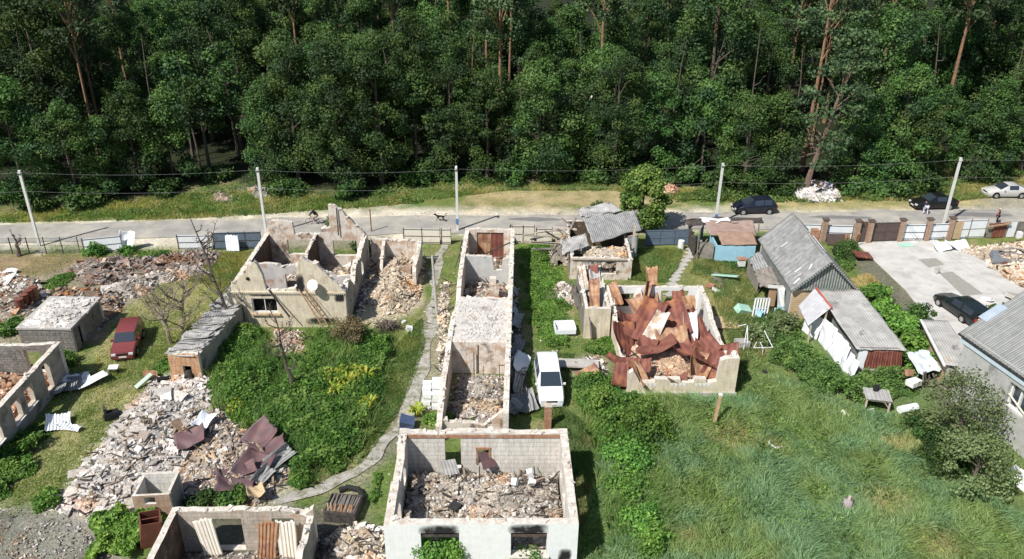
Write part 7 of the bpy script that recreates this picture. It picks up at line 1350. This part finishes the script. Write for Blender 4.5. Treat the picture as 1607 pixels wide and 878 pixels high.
# ============================================================ THE FOREST
def proto(kind, seed):
    if kind == 'oak': return tree('oak_tree', '', 'tree', (0, 0), 17, 2.5, 3.9, 75, 260, .23, DG, seed, r0=.26, clr=1.1, taper=.75)
    if kind == 'slim': return tree('forest_tree', '', 'tree', (0, 0), 19, 6.5, 2.6, 48, 240, .23, DG+MG[:2], seed, r0=.2, clr=.95, taper=.6, limbs=8)
    if kind == 'maple': return tree('maple_tree', '', 'tree', (0, 0), 12, .9, 3.5, 62, 270, .22, DG+MG[:2], seed, r0=.2, clr=1.0, taper=.8)
    if kind == 'young': return tree('young_tree', '', 'tree', (0, 0), 8, .6, 2.5, 38, 250, .20, MG+DG, seed, r0=.11, clr=.8, taper=.8)
    if kind == 'pine': return tree('pine_tree', '', 'tree', (0, 0), 25, 14.5, 3.0, 50, 150, .28, PG, seed, r0=.25, clr=1.0, bk=pinebark, taper=.6, sq=.5, limbs=14)
    if kind == 'lowpine': return tree('pine_tree', '', 'tree', (0, 0), 17, 3.5, 4.2, 70, 110, .30, PG, seed, r0=.34, clr=1.0, bk=pm('brown_pine_bark', (.19, .13, .10), (.13, .10, .08), 3.), lean=(3.2, .5), taper=.7, sq=.5, limbs=18)
PRO = {k: [proto(k, 800+i*7+j) for j in range(c)] for i, (k, c) in enumerate([('oak', 3), ('maple', 4), ('young', 2), ('pine', 3), ('lowpine', 1), ('slim', 3)])}
used = {}
def plant(kind, loc, label, group, sc=1., rz=None, seed=0):
    r = RNG(seed+9000); j = int(r.integers(0, len(PRO[kind]))); o = PRO[kind][j]; s = sc*(.9+.2*r.random())
    rz = r.random()*6.28 if rz is None else rz; sz = (s*(.92+.16*r.random()), s*(.92+.16*r.random()), s)
    if (kind, j) not in used: used[(kind, j)] = 1; o.location = (*loc, 0); o.rotation_euler = (0, 0, rz); o.scale = sz; o['label'] = label
    else: o = dup(o, (*loc, 0), rz, sz, label)
    if group: o['group'] = group
    return o
EDGE = [  # base in the photograph, kind, scale, label
 ((-20, 318), 'oak', 1., 'dark oak standing at the very left edge of the forest'), ((45, 322), 'maple', .95, 'dark leafy tree behind the leftmost utility pole'), ((125, 320), 'maple', .9, 'green maple of the forest edge right of the leftmost pole'), ((175, 312), 'young', 1.1, 'light young tree between the maples at the left forest edge'), ((222, 300), 'maple', 1., 'shady maple of the edge above the bent white sheet'), ((275, 292), 'young', 1.2, 'young tree beside the gap with bare trunks'),
 ((470, 290), 'oak', .95, 'broad dark oak of the edge above the cyclist'), ((425, 285), 'maple', .85, 'dark maple just right of the second utility pole top'), ((535, 300), 'oak', .9, 'big oak overhanging the verge left of the middle'), ((600, 292), 'oak', 1., 'dense dark oak left of the third utility pole'),
 ((655, 282), 'maple', 1., 'leafy maple just left of the third utility pole'), ((708, 280), 'oak', .85, 'oak directly behind the third utility pole'), ((765, 282), 'maple', .9, 'maple right of the third utility pole'), ((845, 282), 'maple', 1., 'bright-topped maple casting shade on the bare verge'), ((900, 272), 'young', 1.2, 'young tree beside the leaning birch'), ((962, 285), 'oak', .9, 'oak of the edge behind the round green roadside tree'), ((1020, 278), 'maple', .95, 'maple above the pink brick heap'),
 ((1098, 285), 'young', 1.3, 'light green tree left of the fourth utility pole top'), ((1165, 300), 'maple', .95, 'rounded dark tree right behind the dark hatchback'), ((1210, 298), 'young', 1.3, 'young tree right of the dark hatchback'), ((1340, 292), 'maple', .8, 'leafy tree behind the roadside rubbish heap'), ((1395, 292), 'maple', 1., 'light maple left of the tall right pole'), ((1430, 298), 'young', 1.1, 'low dark tree above the black saloon'), ((1530, 285), 'maple', 1., 'round maple in the clearing near the silver saloon'), ((1600, 270), 'oak', .9, 'oak at the right edge behind the silver saloon'), ((1680, 270), 'oak', 1., 'oak just beyond the right edge of the road'), ((-90, 318), 'maple', 1., 'maple beyond the left edge of the forest front')]
for i, (q, k, s, lb) in enumerate(EDGE): plant(k, P(*q), lb, 'trees of the forest edge', s, seed=i)
plant('lowpine', P(1262, 303), 'big leaning pine with a thick brown trunk behind the rubbish heap', None, 1., 0., seed=70)
WH = ['at the left edge', 'left of the second pole', 'near the second pole', 'between the second and third pole', 'behind the third pole', 'above the bare verge', 'behind the round green tree', 'above the dark hatchback', 'behind the rubbish heap', 'above the black saloon', 'above the silver saloon']
def where(x, y):
    Z = y*cF.y-(-HC)*(-cF.z)*-1 if False else y*cos(TH)+HC*sin(TH); px = 803.5+FPX*x/Z; return WH[min(10, max(0, int(px/150)))]
r = RNG(4242); rows = [(89.5, 6.2), (96, 6.0), (103, 6.0), (110, 5.6), (117, 5.8), (126, 6.4), (136, 7.2), (147, 8.0)]; LST = []; cnt = {}
ORD = ['first', 'second', 'third', 'fourth', 'fifth', 'sixth', 'seventh', 'last']
for ri, (y, st) in enumerate(rows):
    xw = y*.66+4; x = -xw+r.random()*st
    while x < xw:
        yy = y+r.normal()*1.6+(2.0 if x > 0 else 0)
        mid = -16 < x < 22
        if not ((-40 < x < -29 and y < 100) or (50 < x < 60 and y < 95) or (mid and y < 108 and r.random() < .3)):
            pr = [.28, .24, .18, .10, .20] if ri < 3 else [.44, .22, .16, .02, .16]
            if mid and ri < 4: pr = [.12, .24, .34, .12, .18]
            k = r.choice(['oak', 'maple', 'pine', 'young', 'slim'], p=pr)
            nm = {'oak': 'dark oak', 'maple': 'leafy maple', 'pine': 'orange-barked pine', 'young': 'young tree', 'slim': 'slender high-crowned tree'}[k]+', '+ORD[ri]+' row behind edge trees, '+where(x, yy)
            cnt.setdefault(nm, []).append(x); LST.append((k, (x+r.normal()*.9, yy), nm, x, .8+.4*r.random()))
        x += st*(.7+.6*r.random())
for n, (k, loc, nm, x, s_) in enumerate(LST):
    c = cnt[nm]; i = c.index(x); lb = nm if len(c) == 1 else nm+(', leftmost' if i == 0 else (', rightmost' if i == len(c)-1 else (', middle' if len(c) == 3 else ', inner %s' % ['left', 'right', 'mid'][i-1])))
    plant(k, loc, lb, {'oak': 'oaks deep in the forest', 'maple': 'maples deep in the forest', 'pine': 'pines deep in the forest', 'young': 'young trees deep in the forest', 'slim': 'slender trees deep in the forest'}[k], {'oak': 1.0, 'maple': 1.05, 'pine': 1., 'young': 1.1, 'slim': 1.}[k]*s_, seed=1000+n)
print('forest trees', n)
# single trunks that show
def trunk(nm, lb, a, h, r0, mat, lean=(0, 0), seed=0, cat='tree', crown=True, cz=.6, limbs=6):
    if crown: return tree(nm, lb, cat, a, h, h*cz, 2.2, 26, 90, .34, DG if mat is not pinebark else PG, 900+seed, r0=r0, lean=lean, clr=.9, bk=mat, limbs=limbs)
    return baretree(nm, lb, a, h, 900+seed, r0, 1.0, 8, lean=lean, mat=mat, sub=2)
TRK = [('pine_tree', 'orange pine trunk at the far left edge, leaning slightly', (22, 180), 15, .24, pinebark, (-1., 0)), ('dead_tree', 'tall thin grey dead trunk above the second utility pole', (384, 248), 19, .17, bark, (-2.2, 0)), ('forest_tree', 'bare lower trunk in the left clearing, nearest the road', (331, 272), 11, .22, bark, (-.4, 0)), ('forest_tree', 'dark trunk in the left clearing, left of the pair', (304, 252), 12, .2, bark, (0, 0)), ('forest_tree', 'trunk right of the clearing beside the thin dead one', (376, 250), 13, .24, bark, (-.8, 0)),
 ('birch_tree', 'white leaning birch trunk above the bare verge', (876, 268), 15, .23, birchbark, (5.2, 1)), ('pine_tree', 'bright orange pine trunk at the top centre', (764, 190), 22, .26, pinebark, (0, 0)), ('pine_tree', 'bright orange pine trunk, right one of the top centre pair', (798, 195), 22, .24, pinebark, (.2, 0)), ('pine_tree', 'orange pine trunk left of the centre', (625, 200), 22, .26, pinebark, (0, 0)), ('pine_tree', 'orange pine trunk above the round green tree', (1000, 180), 22, .24, pinebark, (.5, 0)), ('forest_tree', 'slim grey trunk leaning in the trees right of the rubbish heap', (1384, 290), 9, .14, bark, (2., 0)), ('forest_tree', 'stout trunk in the right clearing near the tall pole', (1516, 284), 8, .3, bark, (.6, 0))]
for i, (nm, lb, q, h, r0, mt, ln) in enumerate(TRK): trunk(nm, lb, P(*q), h, r0, mt, ln, i, crown=nm not in ('dead_tree', 'birch_tree'), cz=.45 if nm == 'forest_tree' else .75, cat='tree')
r = RNG(31); TW = {}
for px in (70, 110, 240, 330, 445, 520, 570, 640, 690, 745, 830, 915, 1045, 1090, 1150, 1225, 1300, 1445, 1560):
    q = P(px+r.normal()*8, 262+r.normal()*8); w = where(*q); k = TW.get(w, 0); TW[w] = k+1
    baretree('dead_tree', ['thin bare trunk', 'slimmer bare trunk', 'rightmost thin bare trunk'][k % 3]+' among edge trees, '+w, q, 15+6*r.random(), 1200+px, .11+.05*r.random(), 1.1, 7, lean=(r.normal()*1.2, 0), mat=[bark, polem if False else bark, pinebark][k % 3], group='thin bare trunks at the forest edge', sub=2)
# bushes under the edge trees
r = RNG(77)
BU = [(130, 325), (200, 318), (262, 308), (300, 292), (345, 285), (400, 292), (452, 305), (500, 308), (550, 312), (610, 300), (650, 290), (700, 285), (800, 288), (870, 285), (930, 285), (980, 290), (1040, 292), (1085, 290), (1120, 298), (1180, 306), (1225, 306), (1330, 305), (1370, 303), (1410, 308), (1445, 304), (1560, 275), (60, 330), (0, 335), (1600, 262)]
WH = ['at the left edge', 'left of the second pole', 'near the second pole', 'between the second and third pole', 'behind the third pole', 'above the bare verge', 'behind the round green tree', 'above the dark hatchback', 'behind the rubbish heap', 'above the black saloon', 'above the silver saloon']
for i, (px, py) in enumerate([q for k, q in enumerate(BU) if q[0] > 640 or k % 2 == 0]): shrub('forest_bush', 'leafy bush of the forest edge '+WH[min(10, int(max(px, 0)/150))]+', '+['low dark one', 'brighter green one', 'wider one', 'taller one'][i % 4], (*P(px, py),), 1.5+r.random()*.9, 1.6+r.random()*1.5, 850+i, MG if i % 2 else DG+MG, 20, 90, .28, 'bushes under the forest edge')
